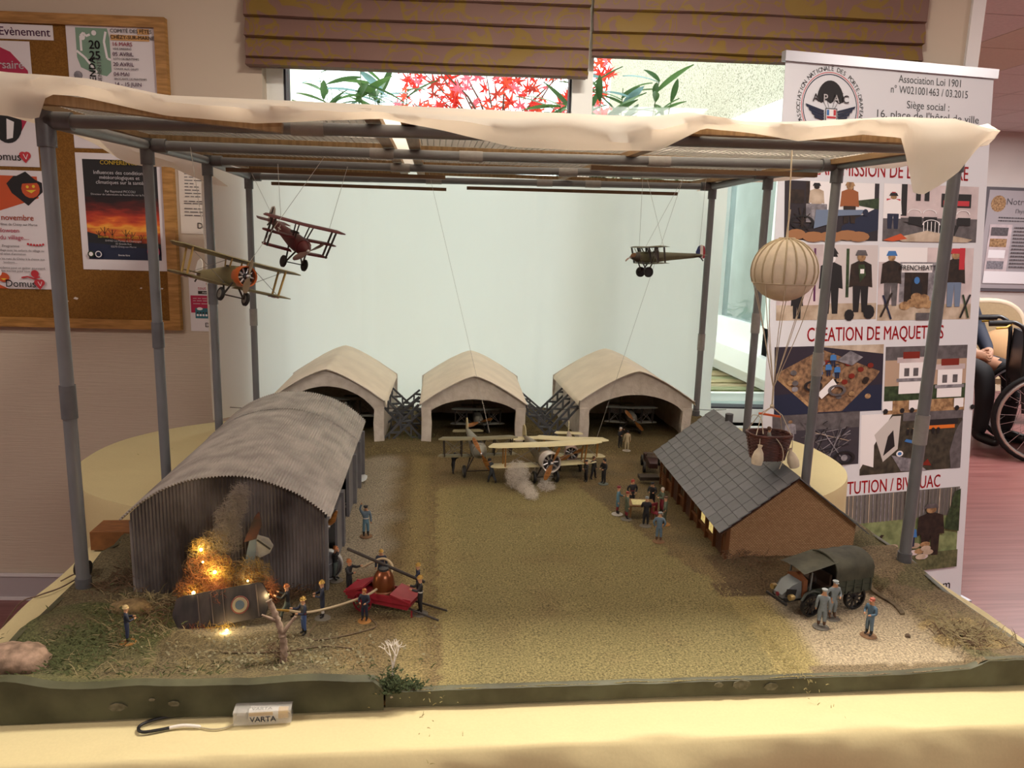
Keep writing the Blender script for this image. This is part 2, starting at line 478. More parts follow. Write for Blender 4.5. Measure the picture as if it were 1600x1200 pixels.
def oleander(label, base, top, nstem, spread, seed, loc_r=None):
    r = random.Random(seed); t = thing('oleander_shrub', label, 'shrub', base, 0, 'oleanders in the courtyard')
    for s_ in range(nstem):
        a = r.uniform(0, 2 * PI); d = r.uniform(.3, 1) * spread
        tip = Vector((math.cos(a) * d, math.sin(a) * d, top - r.uniform(0, .22)))
        ctl = Vector((tip.x * .25, tip.y * .25, tip.z * .6))
        P = [Vector((0, 0, 0)).lerp(ctl, q).lerp(ctl.lerp(tip, q), q) for q in [i / 7 for i in range(8)]]
        MB().tube(P, [.007 - .005 * i / 7 for i in range(8)], 5).build('stem', STEM, t)
        for k in range(24):
            q = r.uniform(.74, 1); i = min(6, int(q * 7)); p = P[i].lerp(P[i + 1], q * 7 - i)
            o = inst(LANCE[r.choice((0, 0, 1, 1, 2))], 'leaf', t, p, (r.uniform(-.2, .9), r.uniform(-.5, .5), r.uniform(0, 2 * PI)))
            o.scale = (r.uniform(1.0, 1.45),) * 3
    return t
oleander('narrow leaved green shrub beyond the left window pane', (-.30, 4.0, -.5), 2.62, 12, .40, 3)
oleander('narrow leaved green shrub against the right window pane', (.80, 3.55, -.5), 2.56, 12, .38, 5)
def maple_tree(label, base, seed, n, c, rad):
    r = random.Random(seed); t = thing('maple_tree', label, 'tree', base, 0, 'red maples in the courtyard')
    MB().tube([(0, 0, 0), (.05, .02, .9), (0, 0, c[2] - .3)], [.05, .04, .02], 8).build('trunk', TWIG, t)
    for b_ in range(16):
        a = r.uniform(0, 2 * PI); e = Vector((c[0] + math.cos(a) * rad[0] * r.uniform(.5, 1), c[1] + math.sin(a) * rad[1] * r.uniform(.5, 1), c[2] + r.uniform(-.8, 1) * rad[2]))
        s0 = Vector((0, 0, c[2] - .3 - r.uniform(0, .3)))
        mid = s0.lerp(e, .5) + Vector((0, 0, .06))
        MB().tube([s0, mid, e], [.009, .006, .002], 5).build('branch', TWIG, t)
    for k in range(n):
        p = (c[0] + r.uniform(-1, 1) * rad[0], c[1] + r.uniform(-1, 1) * rad[1], c[2] + r.uniform(-1, 1) * rad[2])
        o = inst(MAPLE[r.choice((0, 0, 0, 1, 1, 2, 3))], 'leaf', t, p, (r.uniform(.4, 1.9), r.uniform(-.6, .6), r.uniform(-1.2, 1.2)))
        o.scale = (r.uniform(1.2, 2.1),) * 3
maple_tree('red leaved maple seen through the window between the shrubs', (.38, 4.5, -.5), 11, 290, (.02, 0, 2.66), (.60, .22, .23))
# small feathery plant by the wing window
r = random.Random(9); t = thing('courtyard_seedling', 'small feathery green plant beside the white wing window', 'plant', (1.45, 4.25, .656))
MB().lathe([(.001, 0), (.07, 0), (.05, .03), (.001, .04)], 9).build('soil_mound', mat('dark_soil', '#4a4030', .95), t)
LS = lance(mat('seedling_leaf', '#7da05c', .6, transl=.3))
for k in range(14):
    a = r.uniform(0, 2 * PI); q = Vector((math.cos(a) * r.uniform(.04, .16), math.sin(a) * r.uniform(.04, .16), r.uniform(.12, .42)))
    MB().tube([(0, 0, .02), q * .6 + Vector((0, 0, .05)), q], [.004, .003, .001], 5).build('stem', STEM, t)
    for j in range(7):
        o = inst(LS, 'leaf', t, q * r.uniform(.6, 1), (r.uniform(-.5, .6), 0, r.uniform(0, 2 * PI))); o.scale = (.8, .5, .8)

# ------------------------------------------------------------------ roman blinds
def mat_blind():
    m = mat('mauve_gold_brocade', '#8c6a62', .6)
    nt = m.node_tree; b = nt.nodes['Principled BSDF']; L = nt.links.new
    tc = nd(nt, 'ShaderNodeTexCoord'); mp = nd(nt, 'ShaderNodeMapping'); mp.inputs['Scale'].default_value = (1, .0, 1.1)
    L(tc.outputs['Object'], mp.inputs[0])
    n = nd(nt, 'ShaderNodeTexNoise'); n.inputs['Scale'].default_value = 8.5; n.inputs['Detail'].default_value = 1.2; n.inputs['Distortion'].default_value = 1.6
    L(mp.outputs[0], n.inputs['Vector'])
    v = nd(nt, 'ShaderNodeTexVoronoi', feature='DISTANCE_TO_EDGE'); v.inputs['Scale'].default_value = 9
    L(n.outputs['Color'], v.inputs['Vector'])
    mp2 = nd(nt, 'ShaderNodeVectorMath', operation='ADD'); L(mp.outputs[0], mp2.inputs[0])
    sc_ = nd(nt, 'ShaderNodeVectorMath', operation='SCALE'); sc_.inputs['Scale'].default_value = .22
    L(n.outputs['Color'], sc_.inputs[0]); L(sc_.outputs[0], mp2.inputs[1]); L(mp2.outputs[0], v.inputs['Vector'])
    r1 = nd(nt, 'ShaderNodeValToRGB'); e = r1.color_ramp.elements
    e[0].position = .03; e[0].color = (1, 1, 1, 1); e[1].position = .055; e[1].color = (0, 0, 0, 1)
    L(v.outputs['Distance'], r1.inputs[0])
    r2 = nd(nt, 'ShaderNodeValToRGB'); e = r2.color_ramp.elements
    e[0].position = .605; e[0].color = (0, 0, 0, 1); e[1].position = .62; e[1].color = (1, 1, 1, 1)
    L(n.outputs['Fac'], r2.inputs[0])
    mxm = nd(nt, 'ShaderNodeMath', operation='MAXIMUM'); L(r1.outputs[0], mxm.inputs[0]); L(r2.outputs[0], mxm.inputs[1])
    mx = nd(nt, 'ShaderNodeMix', data_type='RGBA'); mx.inputs[6].default_value = (*lin('#77584f'), 1); mx.inputs[7].default_value = (*lin('#7e6328'), 1)
    L(mxm.outputs[0], mx.inputs[0]); L(mx.outputs[2], b.inputs['Base Color'])
    return m
BL_M = mat_blind()
def blind(label, u0, u1, folds, seed):
    t = thing('roman_blind', label, 'blind', wl(0, 0, 0), WA, 'roman blinds over the window')
    r = random.Random(seed); prof = []                  # (n, z) from the bottom hem upwards
    for k, (zb, zt) in enumerate(folds):
        prof += [(.028 + .006 * (k % 2), zb), (.046, zb + .004), (.040, (zb + zt) / 2), (.026, zt), (.012, zt - .004 if k < len(folds) - 1 else zt)]
    nu = 48; vs = []; ph = r.uniform(0, 9)
    for i in range(nu + 1):
        a = i / nu; u = lerp(u0, u1, a)
        for j, (n_, z) in enumerate(prof):
            sag = .006 * nz(u * 2.2 + ph, z * 3) + .012 * (a - .5) * (-1 if seed == 1 else 1) * 0
            edge = .004 * nz(j * 3.1, a * 20 + ph)
            vs.append((u + edge * (1 if i in (0, nu) else 0), -(n_ + .006 * nz(u * 6 + ph, j * 1.3)), z + sag))
    k = len(prof); fs = [(i * k + j, (i + 1) * k + j, (i + 1) * k + j + 1, i * k + j + 1) for i in range(nu) for j in range(k - 1)]
    MB().add(vs, fs).build('pleated_cloth', BL_M, t, 40)
    MB().bx(u0 + .005, u1 - .005, -.026, -.012, folds[0][0] + .002, folds[0][0] + .014).build('bottom_bar', mat('blind_bar', '#6b4f48', .6), t)
    MB().bx(u0, u1, -.05, -.002, 2.44, 2.48).build('head_rail', WHITE, t)
blind('mauve and gold pleated roman blind over the left window pane, hanging lower', -.60, .505, [(1.866, 1.90), (1.892, 1.965), (1.955, 2.03), (2.018, 2.10), (2.085, 2.44)], 1)
blind('mauve and gold pleated roman blind over the right window pane, pulled higher', .516, 1.612, [(1.935, 1.962), (1.955, 2.018), (2.010, 2.09), (2.078, 2.44)], 2)
# ================================================================== NOTICE BOARD, POSTERS, ROLL-UP BANNER
WOODF = mat('honey_wood', '#b98748', .5, col2='#94682f', scale=14, stretch=(1, 1, 8))
PAPER = mat('white_paper', '#e4dde2', .6)
INK = mat('ink_black', '#1c1a1e', .6); INKG = mat('ink_grey', '#5d585c', .6, var=.25, scale=45); INKP = mat('ink_purple', '#5a2350', .6)
CRIM = mat('ink_crimson', '#b01c48', .55); ORAN = mat('ink_orange', '#c8532a', .55); TEAL = mat('ink_sage', '#7f9f8b', .6)
YEL = mat('ink_yellow', '#e8c83a', .6); REDI = mat('ink_red', '#c0303c', .55); PW = mat('ink_white', '#f0ecf0', .6)
GOLD = mat('ink_gold', '#d6a46a', .6); NAVY = mat('ink_navy', '#1b2440', .6); BLUE = mat('ink_blue', '#3f76b8', .6)
DBROWN = mat('ink_dark_brown', '#33251f', .6, col2='#1c1412', scale=55); TAN = mat('ink_tan', '#b8946c', .65, col2='#7c5c40', scale=60); MID = mat('ink_mid_grey', '#98949c', .6, col2='#6a666e', scale=50)
GREEN = mat('ink_green', '#6f8f4c', .6); PINK = mat('ink_pale_pink', '#d9c9cc', .6, col2='#bfb0b4', scale=12); DGREEN = mat('ink_dark_green', '#3d5032', .6, col2='#20301c', scale=60)
CORK = mat('cork_brown', '#8a5f24', .95, col2='#744d1a', scale=220, bump=.35)

cb = thing('notice_board', 'brown cork notice board in a honey wood frame on the left wall', 'notice board', wl(-.856, 0, 1.006), WA)
MB().bx(-.87, -.03, -.012, -.001, .03, .97).build('cork_panel', CORK, cb)
for n_, a in (('frame_rail', (-.90, 0, .0, .032)), ('frame_rail', (-.90, 0, .97, 1.002)), ('frame_stile', (-.034, 0, .032, .97)), ('frame_stile', (-.90, -.868, .032, .97))):
    MB().bx(a[0], a[1], -.026, -.001, a[2], a[3]).build(n_, WOODF, cb)
TORN = mat('torn_paper_scrap', '#d9cfc4', .8)
for (x, z) in ((-.30, .45), (-.29, .60), (-.31, .52), (-.16, .41), (-.26, .20), (-.13, .14), (-.08, .10), (-.06, .14), (-.35, .10), (-.38, .09)):
    a = rnd.uniform(0, 3); k = rnd.uniform(.004, .009)
    MB().prism([(x + k * math.cos(a + q), -.0122, z + k * .6 * math.sin(a + q)) for q in (0, 1.5, 3.3, 4.6)], (0, -.0008, 0)).build('torn_scrap', TORN, cb)

def poster(name, label, u, z, wd, h, n=.0135, tilt=0., ground=PAPER, cat='poster'):
    """paper sheet on the wall; u, z = its lower left corner. Returns the thing and a Print with v up from the bottom edge."""
    t = thing(name, label, cat, wl(u, n, z), (0, tilt, WA))
    b = MB(); nu, nv = 6, 8
    ph = u * 9
    front = lambda a, c: (a * wd, -.0012 - .0005 * (1 + math.sin(a * 3 + c * 5 + ph)) * 0, c * h)
    b.bx(0, wd, -.0012, 0, 0, h)
    b.build('paper_sheet', ground, t)
    P = Print(t, Matrix.Translation((0, -.0012, 0)) @ UP, .00025)
    P.rect(.001, .001, wd - .001, h - .001, ground)
    return t, P
def block(P, x0, x1, ys, m, hgt=.004, seed=1):
    """lines of small print, too small to read"""
    r = random.Random(seed)
    for y in ys:
        x = x0
        while x < x1 - .006:
            l = min(r.uniform(.008, .028), x1 - x); P.poly([(x, y), (x + l, y), (x + l, y + hgt), (x, y + hgt)], m, False); x += l + .004
    P.k += 1
def domus(P, x, y, s=1.):
    P.text(x, y, .036 * s, 'Domus', INK, bold=.005)
    hx = x + .112 * s
    for q in (0, .014): P.disc(hx + q * s, y + .006 * s, .012 * s, REDI, 12)
    P.poly([(hx - .012 * s, y + .003 * s), (hx + .026 * s, y + .003 * s), (hx + .008 * s, y - .019 * s)], REDI)
    P.line([(hx + .002 * s, y + .010 * s), (hx + .010 * s, y - .006 * s), (hx + .016 * s, y + .010 * s)], .002 * s, PW)

# header strip
t, P = poster('header_strip', 'white paper strip with purple event lettering at the top of the notice board', -1.56, 1.928, .349, .045, cat='sign')
P.text(.34, .022, .036, 'Animation-Evènement', INKP, 'RIGHT', .016); P.done()
# anniversary poster
t, P = poster('anniversary_poster', 'white poster with crimson arc above the pumpkin poster', -1.585, 1.534, .297, .388)
P.poly([(0, .39), (.10, .388), (.17, .383), (.235, .355), (.285, .30), (.293, .235), (.2, .245), (0, .245)], CRIM)
P.rect(0, .13, .293, .245, PAPER)
P.poly([(0, .085), (.245, .105), (.285, .17), (.2, .205), (0, .20)], CRIM); P.poly([(.0, .2), (.2, .2), (.245, .188), (.285, .172), (.23, .125), (0, .12)], CRIM)
P.disc(.205, .135, .048, INK, 24, .062); P.poly([(.205, .15), (.228, .14), (.22, .09), (.20, .085)], PW)
P.text(.275, .315, .036, 'Anniversaire', PW, 'RIGHT', .018); P.text(.25, .275, .014, 'mardi 28 octobre', PW, 'RIGHT')
domus(P, .135, .03); P.done()
# halloween poster
t, P = poster('halloween_poster', 'white and orange poster with a pumpkin face and flyer text on the notice board', -1.585, 1.134, .305, .388)
P.poly([(0, .372), (.285, .37), (.285, .30), (.15, .255), (0, .22)], ORAN); P.poly([(0, 0), (.16, 0), (0, .075)], ORAN)
P.poly([(.185, .345), (.20, .315), (.25, .275), (.30, .32), (.30, .35), (.25, .372), (.21, .37)], INK); P.disc(.262, .33, .03, ORAN, 14)
P.disc(.252, .336, .005, YEL, 8); P.disc(.272, .338, .005, YEL, 8); P.poly([(.246, .325), (.28, .327), (.264, .316)], YEL); P.poly([(.20, .36), (.25, .385), (.29, .35), (.22, .345)], INK)
P.text(.265, .235, .026, 'Samedi 01 novembre', ORAN, 'RIGHT', .012)
P.text(.275, .213, .0115, 'Le Comité des fêtes de Chézy sur Marne', INKG, 'RIGHT'); P.text(.215, .193, .021, 'fêtons Halloween', CRIM, 'RIGHT')
P.text(.245, .170, .021, 'avec les enfants du village....', CRIM, 'RIGHT')
P.text(.21, .142, .012, 'Programme', INKG, 'RIGHT'); P.text(.29, .128, .0105, 'maquillage avec les enfants du village au', INKG, 'RIGHT'); P.text(.23, .116, .0105, 'grand salon d\'animation', INKG, 'RIGHT')
P.text(.29, .100, .0105, 'dans les rues de Chézy à la chasse aux', INKG, 'RIGHT'); P.text(.20, .088, .0105, 'bonbons....', INKG, 'RIGHT')
P.text(.29, .070, .0105, 'à la résidence pour un goûter gourmand,', INKG, 'RIGHT'); P.text(.25, .060, .0105, 'idées sucrées pour tous !!!', INKG, 'RIGHT')
for k in range(6): P.disc(.24 + .010 * k, .150 - .003 * math.sin(k * .6), .004, REDI, 8)
P.disc(.15, .038, .02, ORAN, 14, .016); P.disc(.135, .055, .012, PW, 12, .014); P.poly([(.14, .034), (.162, .034), (.151, .028)], YEL)
P.disc(.255, .052, .013, REDI, 12); P.line([(.21, .038), (.23, .042), (.25, .036), (.27, .042)], .005, REDI)
domus(P, .155, .017, .95); P.done()
# events poster of the village committee
t, P = poster('village_events_poster', 'white poster with sage green butterfly and 2025 dates, top right of the notice board', -1.171, 1.60, .278, .385)
P.poly([(.03, .37), (.13, .37), (.136, .34), (.136, .24), (.12, .225), (.075, .235), (.04, .25), (.03, .28)], TEAL)
for pts in ([(.045, .30), (.045, .345), (.055, .355), (.062, .345), (.075, .35)], [(.03, .30), (.055, .28), (.09, .235)], [(.125, .36), (.118, .33), (.125, .28), (.136, .275)]): P.line(pts, .007, PW)
P.disc(.088, .355, .008, PW, 10); P.disc(.052, .34, .008, PW, 10); P.disc(.03, .225, .014, MID, 10)
P.rect(.225, .355, .262, .372, GOLD); P.rect(.14, .335, .262, .352, GOLD)
P.text(.088, .318, .036, '20', INK, 'CENTER', .03); P.text(.088, .286, .036, '25', INK, 'CENTER', .03)
P.text(.078, .225, .028, 'AGENDA', INK, 'CENTER', .03, rot=PI / 2); P.text(.10, .225, .018, 'EVENEMENTS', INKG, 'CENTER', 0, rot=PI / 2)
P.text(.14, .363, .0155, 'COMITÉ DES FÊTES', INK, 'LEFT', .02); P.text(.14, .344, .0155, 'CHÉZY-SUR-MARNE', INK, 'LEFT', .02)
for k, (d, s_) in enumerate((('16 MARS', 'VIDE DRESSING'), ('05 AVRIL', 'LOTO DE PRINTEMPS'), ('20 AVRIL', 'CHASSE AUX OEUFS'), ('04 MAI', 'BROCANTE DE PRINTEMPS'), ('14 - 15 JUIN', 'CHÉZY EN FÊTE'))):
    P.text(.144, .323 - .0305 * k, .017, d, CRIM if k < 1 else INKP, 'LEFT', .02); P.text(.146, .309 - .0305 * k, .0085, s_, INK, 'LEFT', .02)
P.rect(.03, .03, .25, .10, PINK); P.rect(.09, .03, .16, .06, GOLD); P.done()
# conference poster
def sunset_print():
    m = mat('sunset_photo_print', '#a8321c', .55); nt = m.node_tree; b = nt.nodes['Principled BSDF']; L = nt.links.new
    tc = nd(nt, 'ShaderNodeTexCoord'); sx = nd(nt, 'ShaderNodeSeparateXYZ'); L(tc.outputs['Object'], sx.inputs[0])
    mp = nd(nt, 'ShaderNodeMapping'); mp.inputs['Scale'].default_value = (9, 1, 34); L(tc.outputs['Object'], mp.inputs[0])
    n = nd(nt, 'ShaderNodeTexNoise'); n.inputs['Scale'].default_value = 1.6; n.inputs['Detail'].default_value = 5; L(mp.outputs[0], n.inputs['Vector'])
    a = nd(nt, 'ShaderNodeMath', operation='MULTIPLY_ADD'); a.inputs[1].default_value = .09; a.inputs[2].default_value = -.045; L(n.outputs['Fac'], a.inputs[0])
    ad = nd(nt, 'ShaderNodeMath', operation='ADD'); L(a.outputs[0], ad.inputs[0]); L(sx.outputs['Z'], ad.inputs[1])
    mr = nd(nt, 'ShaderNodeMapRange'); mr.inputs['From Min'].default_value = .085; mr.inputs['From Max'].default_value = .235; L(ad.outputs[0], mr.inputs[0])
    rp = nd(nt, 'ShaderNodeValToRGB'); L(mr.outputs[0], rp.inputs[0]); e = rp.color_ramp.elements
    e[0].position = 0; e[0].color = (*lin('#5a1c14'), 1); e[1].position = 1; e[1].color = (*lin('#1c0c10'), 1)
    for p_, c in ((.22, '#c8582a'), (.36, '#f0a83c'), (.46, '#e06a2a'), (.62, '#b03420'), (.8, '#5e1a16')):
        q = e.new(p_); q.color = (*lin(c), 1)
    L(rp.outputs[0], b.inputs['Base Color']); return m
SUN = [mat('sunset_%d' % i, c, .55) for i, c in enumerate(('#1d0f12', '#5a1712', '#a8321c', '#d8602a', '#f0b040', '#e0762c', '#7c2418', '#1e2128'))]
t, P = poster('conference_poster', 'dark conference poster with a red sunset over bare trees on the notice board', -1.172, 1.205, .281, .380)
P.rect(.022, .035, .262, .360, INK)
P.rect(.022, .09, .262, .24, sunset_print())
P.poly([(.022, .035), (.262, .035), (.262, .085), (.14, .095), (.022, .125)], SUN[7]); P.poly([(.022, .035), (.262, .035), (.262, .07), (.022, .09)], NAVY)
for x, hh in ((.06, .03), (.08, .045), (.105, .04), (.15, .045), (.17, .04), (.2, .035), (.23, .035)):
    yb = .105 - .1 * x + .0
    P.line([(x, yb), (x, yb + hh)], .002, INK)
    for s_ in (-1, 1): P.line([(x, yb + hh * .5), (x + s_ * hh * .3, yb + hh * .95)], .0014, INK)
P.text(.142, .350, .019, 'CONFÉRENCE', YEL, 'CENTER', .022)
for k, s_ in enumerate(('Influences des conditions', 'météorologiques et', 'climatiques sur la santé')): P.text(.142, .318 - .0155 * k, .0165, s_, PW, 'CENTER', .012)
P.text(.142, .258, .0105, 'Par Raymond PICCOLI', PW, 'CENTER', .01); P.text(.142, .248, .0088, 'Directeur du Laboratoire de Recherche sur la Foudre', PW, 'CENTER', .005)
P.text(.142, .110, .0125, 'Samedi 22 novembre 2025 à 18h', YEL, 'CENTER', .015)
for k, s_ in enumerate(('EHPAD Les Portes de Champagne', '25 Grande Rue', '02570 Chézy-sur-Marne')): P.text(.142, .097 - .0095 * k, .0085, s_, PW, 'CENTER', .005)
P.text(.142, .05, .008, 'Entrée libre', PW, 'CENTER'); P.disc(.033, .052, .011, DGREEN, 14); P.disc(.033, .052, .007, PW, 10); P.disc(.058, .052, .011, PW, 14); P.disc(.058, .052, .008, NAVY, 12); P.disc(.24, .065, .021, CRIM, 16)
P.done()
# small torn sheet between them, behind the canopy corner
t, P = poster('half_hidden_notice', 'white notice half hidden above the dark conference poster', -1.170, 1.599, .277, .16, n=.0128)
P.rect(.03, .03, .10, .05, PINK); P.rect(.06, .03, .16, .055, GOLD); P.done()
# two sheets on the plain wall
t, P = poster('typed_notice', 'white typed notice on the wall beside the notice board', -.846, 1.332, .165, .225, n=.0016, ground=mat('offwhite_paper', '#d8cdc4', .7))
for k, (wd_) in enumerate((.06, .03, .08, .03, .05, .05, .06, .05)): block(P, .02, .02 + wd_, [.195 - .0105 * k], INKG, .0028, k)
block(P, .016, .15, [.106, .099], INKG, .0028, 21); block(P, .016, .15, [.082, .071, .06], INKG, .0028, 22); domus(P, .055, .027, .75); P.done()
t, P = poster('activity_flyer', 'white flyer with crimson block and two cartoon pictures on the wall under the typed notice', -.829, 1.002, .158, .19, n=.0016)
P.text(.10, .165, .02, 'de l\'Année', CRIM, 'CENTER', .01); P.text(.03, .148, .016, 'tout au long', CRIM, 'LEFT'); P.rect(.03, .128, .13, .139, DBROWN); P.text(.08, .1335, .009, 'Ateliers, animations', PW, 'CENTER')
P.rect(.004, .064, .12, .123, CRIM); block(P, .012, .07, [.112, .104, .094], PINK, .002, 4)
P.rect(.018, .045, .062, .080, mat('cartoon_teal', '#2f6d7d', .6)); P.rect(.083, .045, .135, .080, mat('cartoon_green', '#5f8a3c', .6)); P.rect(.07, .07, .135, .10, DBROWN)
for x in (.026, .036, .046, .056): P.disc(x, .056, .004, PW, 8); P.disc(x, .064, .003, DBROWN, 8)
for x in (.092, .11): P.disc(x, .06, .004, PW, 8); P.rect(x - .003, .047, x + .003, .056, INK)
P.disc(.035, .078, .010, PW, 12, .005); P.disc(.095, .078, .010, PW, 12, .005); domus(P, .05, .022, .62); P.done()
pin = MB().lathe([(.0001, .006), (.004, .006), (.005, .003), (.004, 0), (.0001, 0)], 12, axis='y')
o = pin.build('push_pin', mat('blue_pin', '#23406e', .4)); o.location = wl(-.748, .0068, 1.215); o.rotation_euler = (0, 0, WA)
tag(o, 'small blue push pin above the activity flyer', 'pin')

# ------------------------------------------------------------------ roll-up banner
BT = Vector((1.085, 2.43, 1.925)); BTR = Vector((1.88, 2.565, 1.935)); BBR = Vector((2.03, 2.54, .03))
EU = BTR - BT; BBL = BBR - EU; EV = BT - BBL
bn = thing('roll_up_banner', 'tall white roll-up banner of a flag bearers association beside the window', 'banner', BBL)
NB = EU.cross(EV).normalized()
BM = Matrix((( EU.x, EV.x, NB.x, 0), (EU.y, EV.y, NB.y, 0), (EU.z, EV.z, NB.z, 0), (0, 0, 0, 1)))
BW, BH = EU.length, EV.length
SM = BM @ Matrix.Diagonal((1 / BW, 1 / BH, 1, 1))     # metres on the banner
VIN = mat('banner_vinyl', '#dcdde6', .38)
q = [(-.15, 0), (.985, 0), (1, 1), (0, 1)]
MB().prism([BM @ Vector((a, b, -.002)) for a, b in q], NB * .002).build('vinyl_panel', VIN, bn)
ALU = mat('brushed_aluminium', '#c9cad2', .35, .6)
tb = MB(); tb.bar(BM @ Vector((-.01, 1.0, -.001)), BM @ Vector((1.012, 1.0, -.001)), .022, .03); tb.build('top_rail', ALU, bn)
bs = MB(); bs.bar(BM @ Vector((-.17, -.004, -.02)), BM @ Vector((1.01, -.004, -.02)), .10, .05); bs.build('base_cassette', ALU, bn)
MB().cyl(BM @ Vector((.42, 0, -.02)), BM @ Vector((.42, .995, -.012)), .007, n=8).build('support_pole', ALU, bn)
P = Print(bn, SM, .0004)
PB = Print(bn, BM, .0004)
def bt(x0, x1, v, size, body, m, bold=.0, spacing=1.):
    text(body, size, SM @ Matrix.Translation(((x0 + x1) / 2 * BW, v * BH, .0008)), m, bn, 'CENTER', bold, fit=(x1 - x0) * BW)
CAP = mat('banner_red_lettering', '#c8222e', .45)
bt(.09, .895, .8265, .067, 'TRANSMISSION DE LA MEMOIRE', CAP, .014)
bt(.115, .807, .543, .067, 'CREATION DE MAQUETTES', CAP, .014)
bt(.07, .83, .256, .067, 'RECONSTITUTION / BIVOUAC', CAP, .014)
BK = mat('banner_black_lettering', '#20222c', .45)
bt(.525, .835, .979, .034, 'Association Loi 1901', BK); bt(.486, .87, .9615, .034, 'n° W021001463 / 03.2015', BK)
bt(.567, .779, .938, .034, 'Siège social :', BK); bt(.42, .93, .9205, .034, "16, place de l'hôtel de ville", BK)
text('.com', .05, SM @ Matrix.Translation((.86 * BW, .04 * BH, .0008)), BK, bn, 'CENTER', .01)
# round emblem with the letters A P A C, parachute, wings and shield
cx, cy, rr = .202 * BW, .925 * BH, .100
P.ring(cx, cy, rr, .003, NAVY, 40, -.5, PI + .5); P.ring(cx, cy, rr + .006, .002, CAP, 40, -.5, PI + .5)
arc = 'ASSOCIATION NATIONALE DES PORTE-DRAPEAUX'
for i, ch in enumerate(arc):
    a = R(200) - R(220) * i / (len(arc) - 1)
    text(ch, .0195, SM @ Matrix.Translation((cx + (rr + .017) * math.cos(a), cy + (rr + .017) * math.sin(a), .0008)) @ Matrix.Rotation(a - PI / 2, 4, 'Z'), BK, bn, 'CENTER', .01)
P.poly([(cx + .05 * math.cos(a), cy + .020 + .062 * math.sin(a)) for a in [PI * i / 14 for i in range(15)]] + [(cx - .034, cy + .012), (cx - .017, cy + .022), (cx, cy + .012), (cx + .017, cy + .022), (cx + .034, cy + .012)], INK)
for s_ in (-1, 1):
    P.line([(cx + s_ * .045, cy + .045), (cx + s_ * .012, cy - .005)], .0015, BK); P.line([(cx + s_ * .02, cy + .045), (cx + s_ * .006, cy)], .0015, BK)
    for k in range(4):
        P.poly([(cx + s_ * .024, cy - .010 - .008 * k), (cx + s_ * (.092 - .010 * k), cy + .008 - .011 * k), (cx + s_ * (.088 - .010 * k), cy - .001 - .011 * k), (cx + s_ * .026, cy - .016 - .008 * k)], NAVY)
P.poly([(cx - .022, cy - .003), (cx + .022, cy - .003), (cx + .022, cy - .045), (cx, cy - .06), (cx - .022, cy - .045)], BK)
P.poly([(cx - .019, cy - .006), (cx + .019, cy - .006), (cx + .019, cy - .043), (cx, cy - .056), (cx - .019, cy - .043)], PW)
P.rect(cx - .017, cy - .025, cx - .008, cy - .008, BLUE); P.rect(cx + .008, cy - .025, cx + .017, cy - .008, REDI); P.rect(cx - .017, cy - .034, cx + .017, cy - .028, REDI)
for k, ch in enumerate('APAC'): text(ch, .034, SM @ Matrix.Translation((cx + (-.056, -.02, .02, .056)[k], cy + .026, .004)), INKG if k in (0, 3) else PW, bn, 'CENTER', .02)
for s_ in (-1, 1):
    x, y = cx + s_ * .118, cy - .045
    P.poly([(x + (.006 if i % 2 == 0 else .0025) * math.sin(PI * i / 5), y + (.006 if i % 2 == 0 else .0025) * math.cos(PI * i / 5)) for i in range(10)], BK)
P.done('emblem')
# photographs printed on the banner: (u0,v0,u1,v1) and simple flat compositions in unit squares
class Pic:
    def __init__(s, u0, v0, u1, v1, ground):
        s.p = Print(bn, BM @ Matrix.Translation((u0, v0, .0004)) @ Matrix.Diagonal((u1 - u0, v1 - v0, 1, 1)), .00012)
        s.p.rect(0, 0, 1, 1, ground)
    def r(s, *a): s.p.rect(*a); return s
    def y(s, pts, m): s.p.poly(pts, m); return s
    def d(s, *a): s.p.disc(*a); return s
    def l(s, *a): s.p.line(*a); return s
    def man(s, x, y, h, coat, leg, hat=None, face=TAN):
        w_ = h * .10
        s.y([(x - w_, y + h * .48), (x - w_ * .9, y), (x - w_ * .2, y), (x, y + h * .40), (x + w_ * .2, y), (x + w_ * .9, y), (x + w_, y + h * .48)], leg)
        s.y([(x - w_ * 1.5, y + h * .42), (x - w_ * 1.3, y + h * .80), (x - w_ * .4, y + h * .86), (x + w_ * .4, y + h * .86), (x + w_ * 1.3, y + h * .80), (x + w_ * 1.5, y + h * .42), (x + w_ * .8, y + h * .44), (x - w_ * .8, y + h * .44)], coat)
        s.d(x, y + h * .92, w_ * .55, face, 10, h * .07)
        if hat: s.y([(x - w_ * .8, y + h * .95), (x + w_ * .8, y + h * .95), (x + w_ * .5, y + h * 1.04), (x - w_ * .5, y + h * 1.04)], hat)
        return s
    def end(s): s.p.done('printed_photo')
STEEL = mat('ink_gun_blue', '#6f7f9a', .6); SKIN_I = mat('ink_skin', '#c49a7c', .6); BEI = mat('ink_beige', '#cdbcab', .6, col2='#a8937f', scale=22)
p = Pic(0, .707, .447, .805, mat('ink_plum_black', '#2a242c', .6))
p.r(.24, .45, .95, 1, PW).r(.22, .55, .26, 1, DBROWN).r(.66, .5, .72, 1, DBROWN).y([(.6, .25), (1, .6), (1, .2), (.6, 0)], NAVY).y([(.6, .66), (1, .55), (1, .75)], DGREEN)
p.r(.06, .62, .20, .85, DBROWN).man(.33, .4, .55, BEI, BEI, INK, DBROWN).r(.22, .3, .44, .62, MID).man(.68, .3, .68, mat('ink_orange_brown', '#9a5a34', .6), DBROWN, TAN)
for k in range(10): p.l([(.18, .30), (.18 + .10 * math.cos(PI * k / 5), .30 + .26 * math.sin(PI * k / 5))], .012, DBROWN)
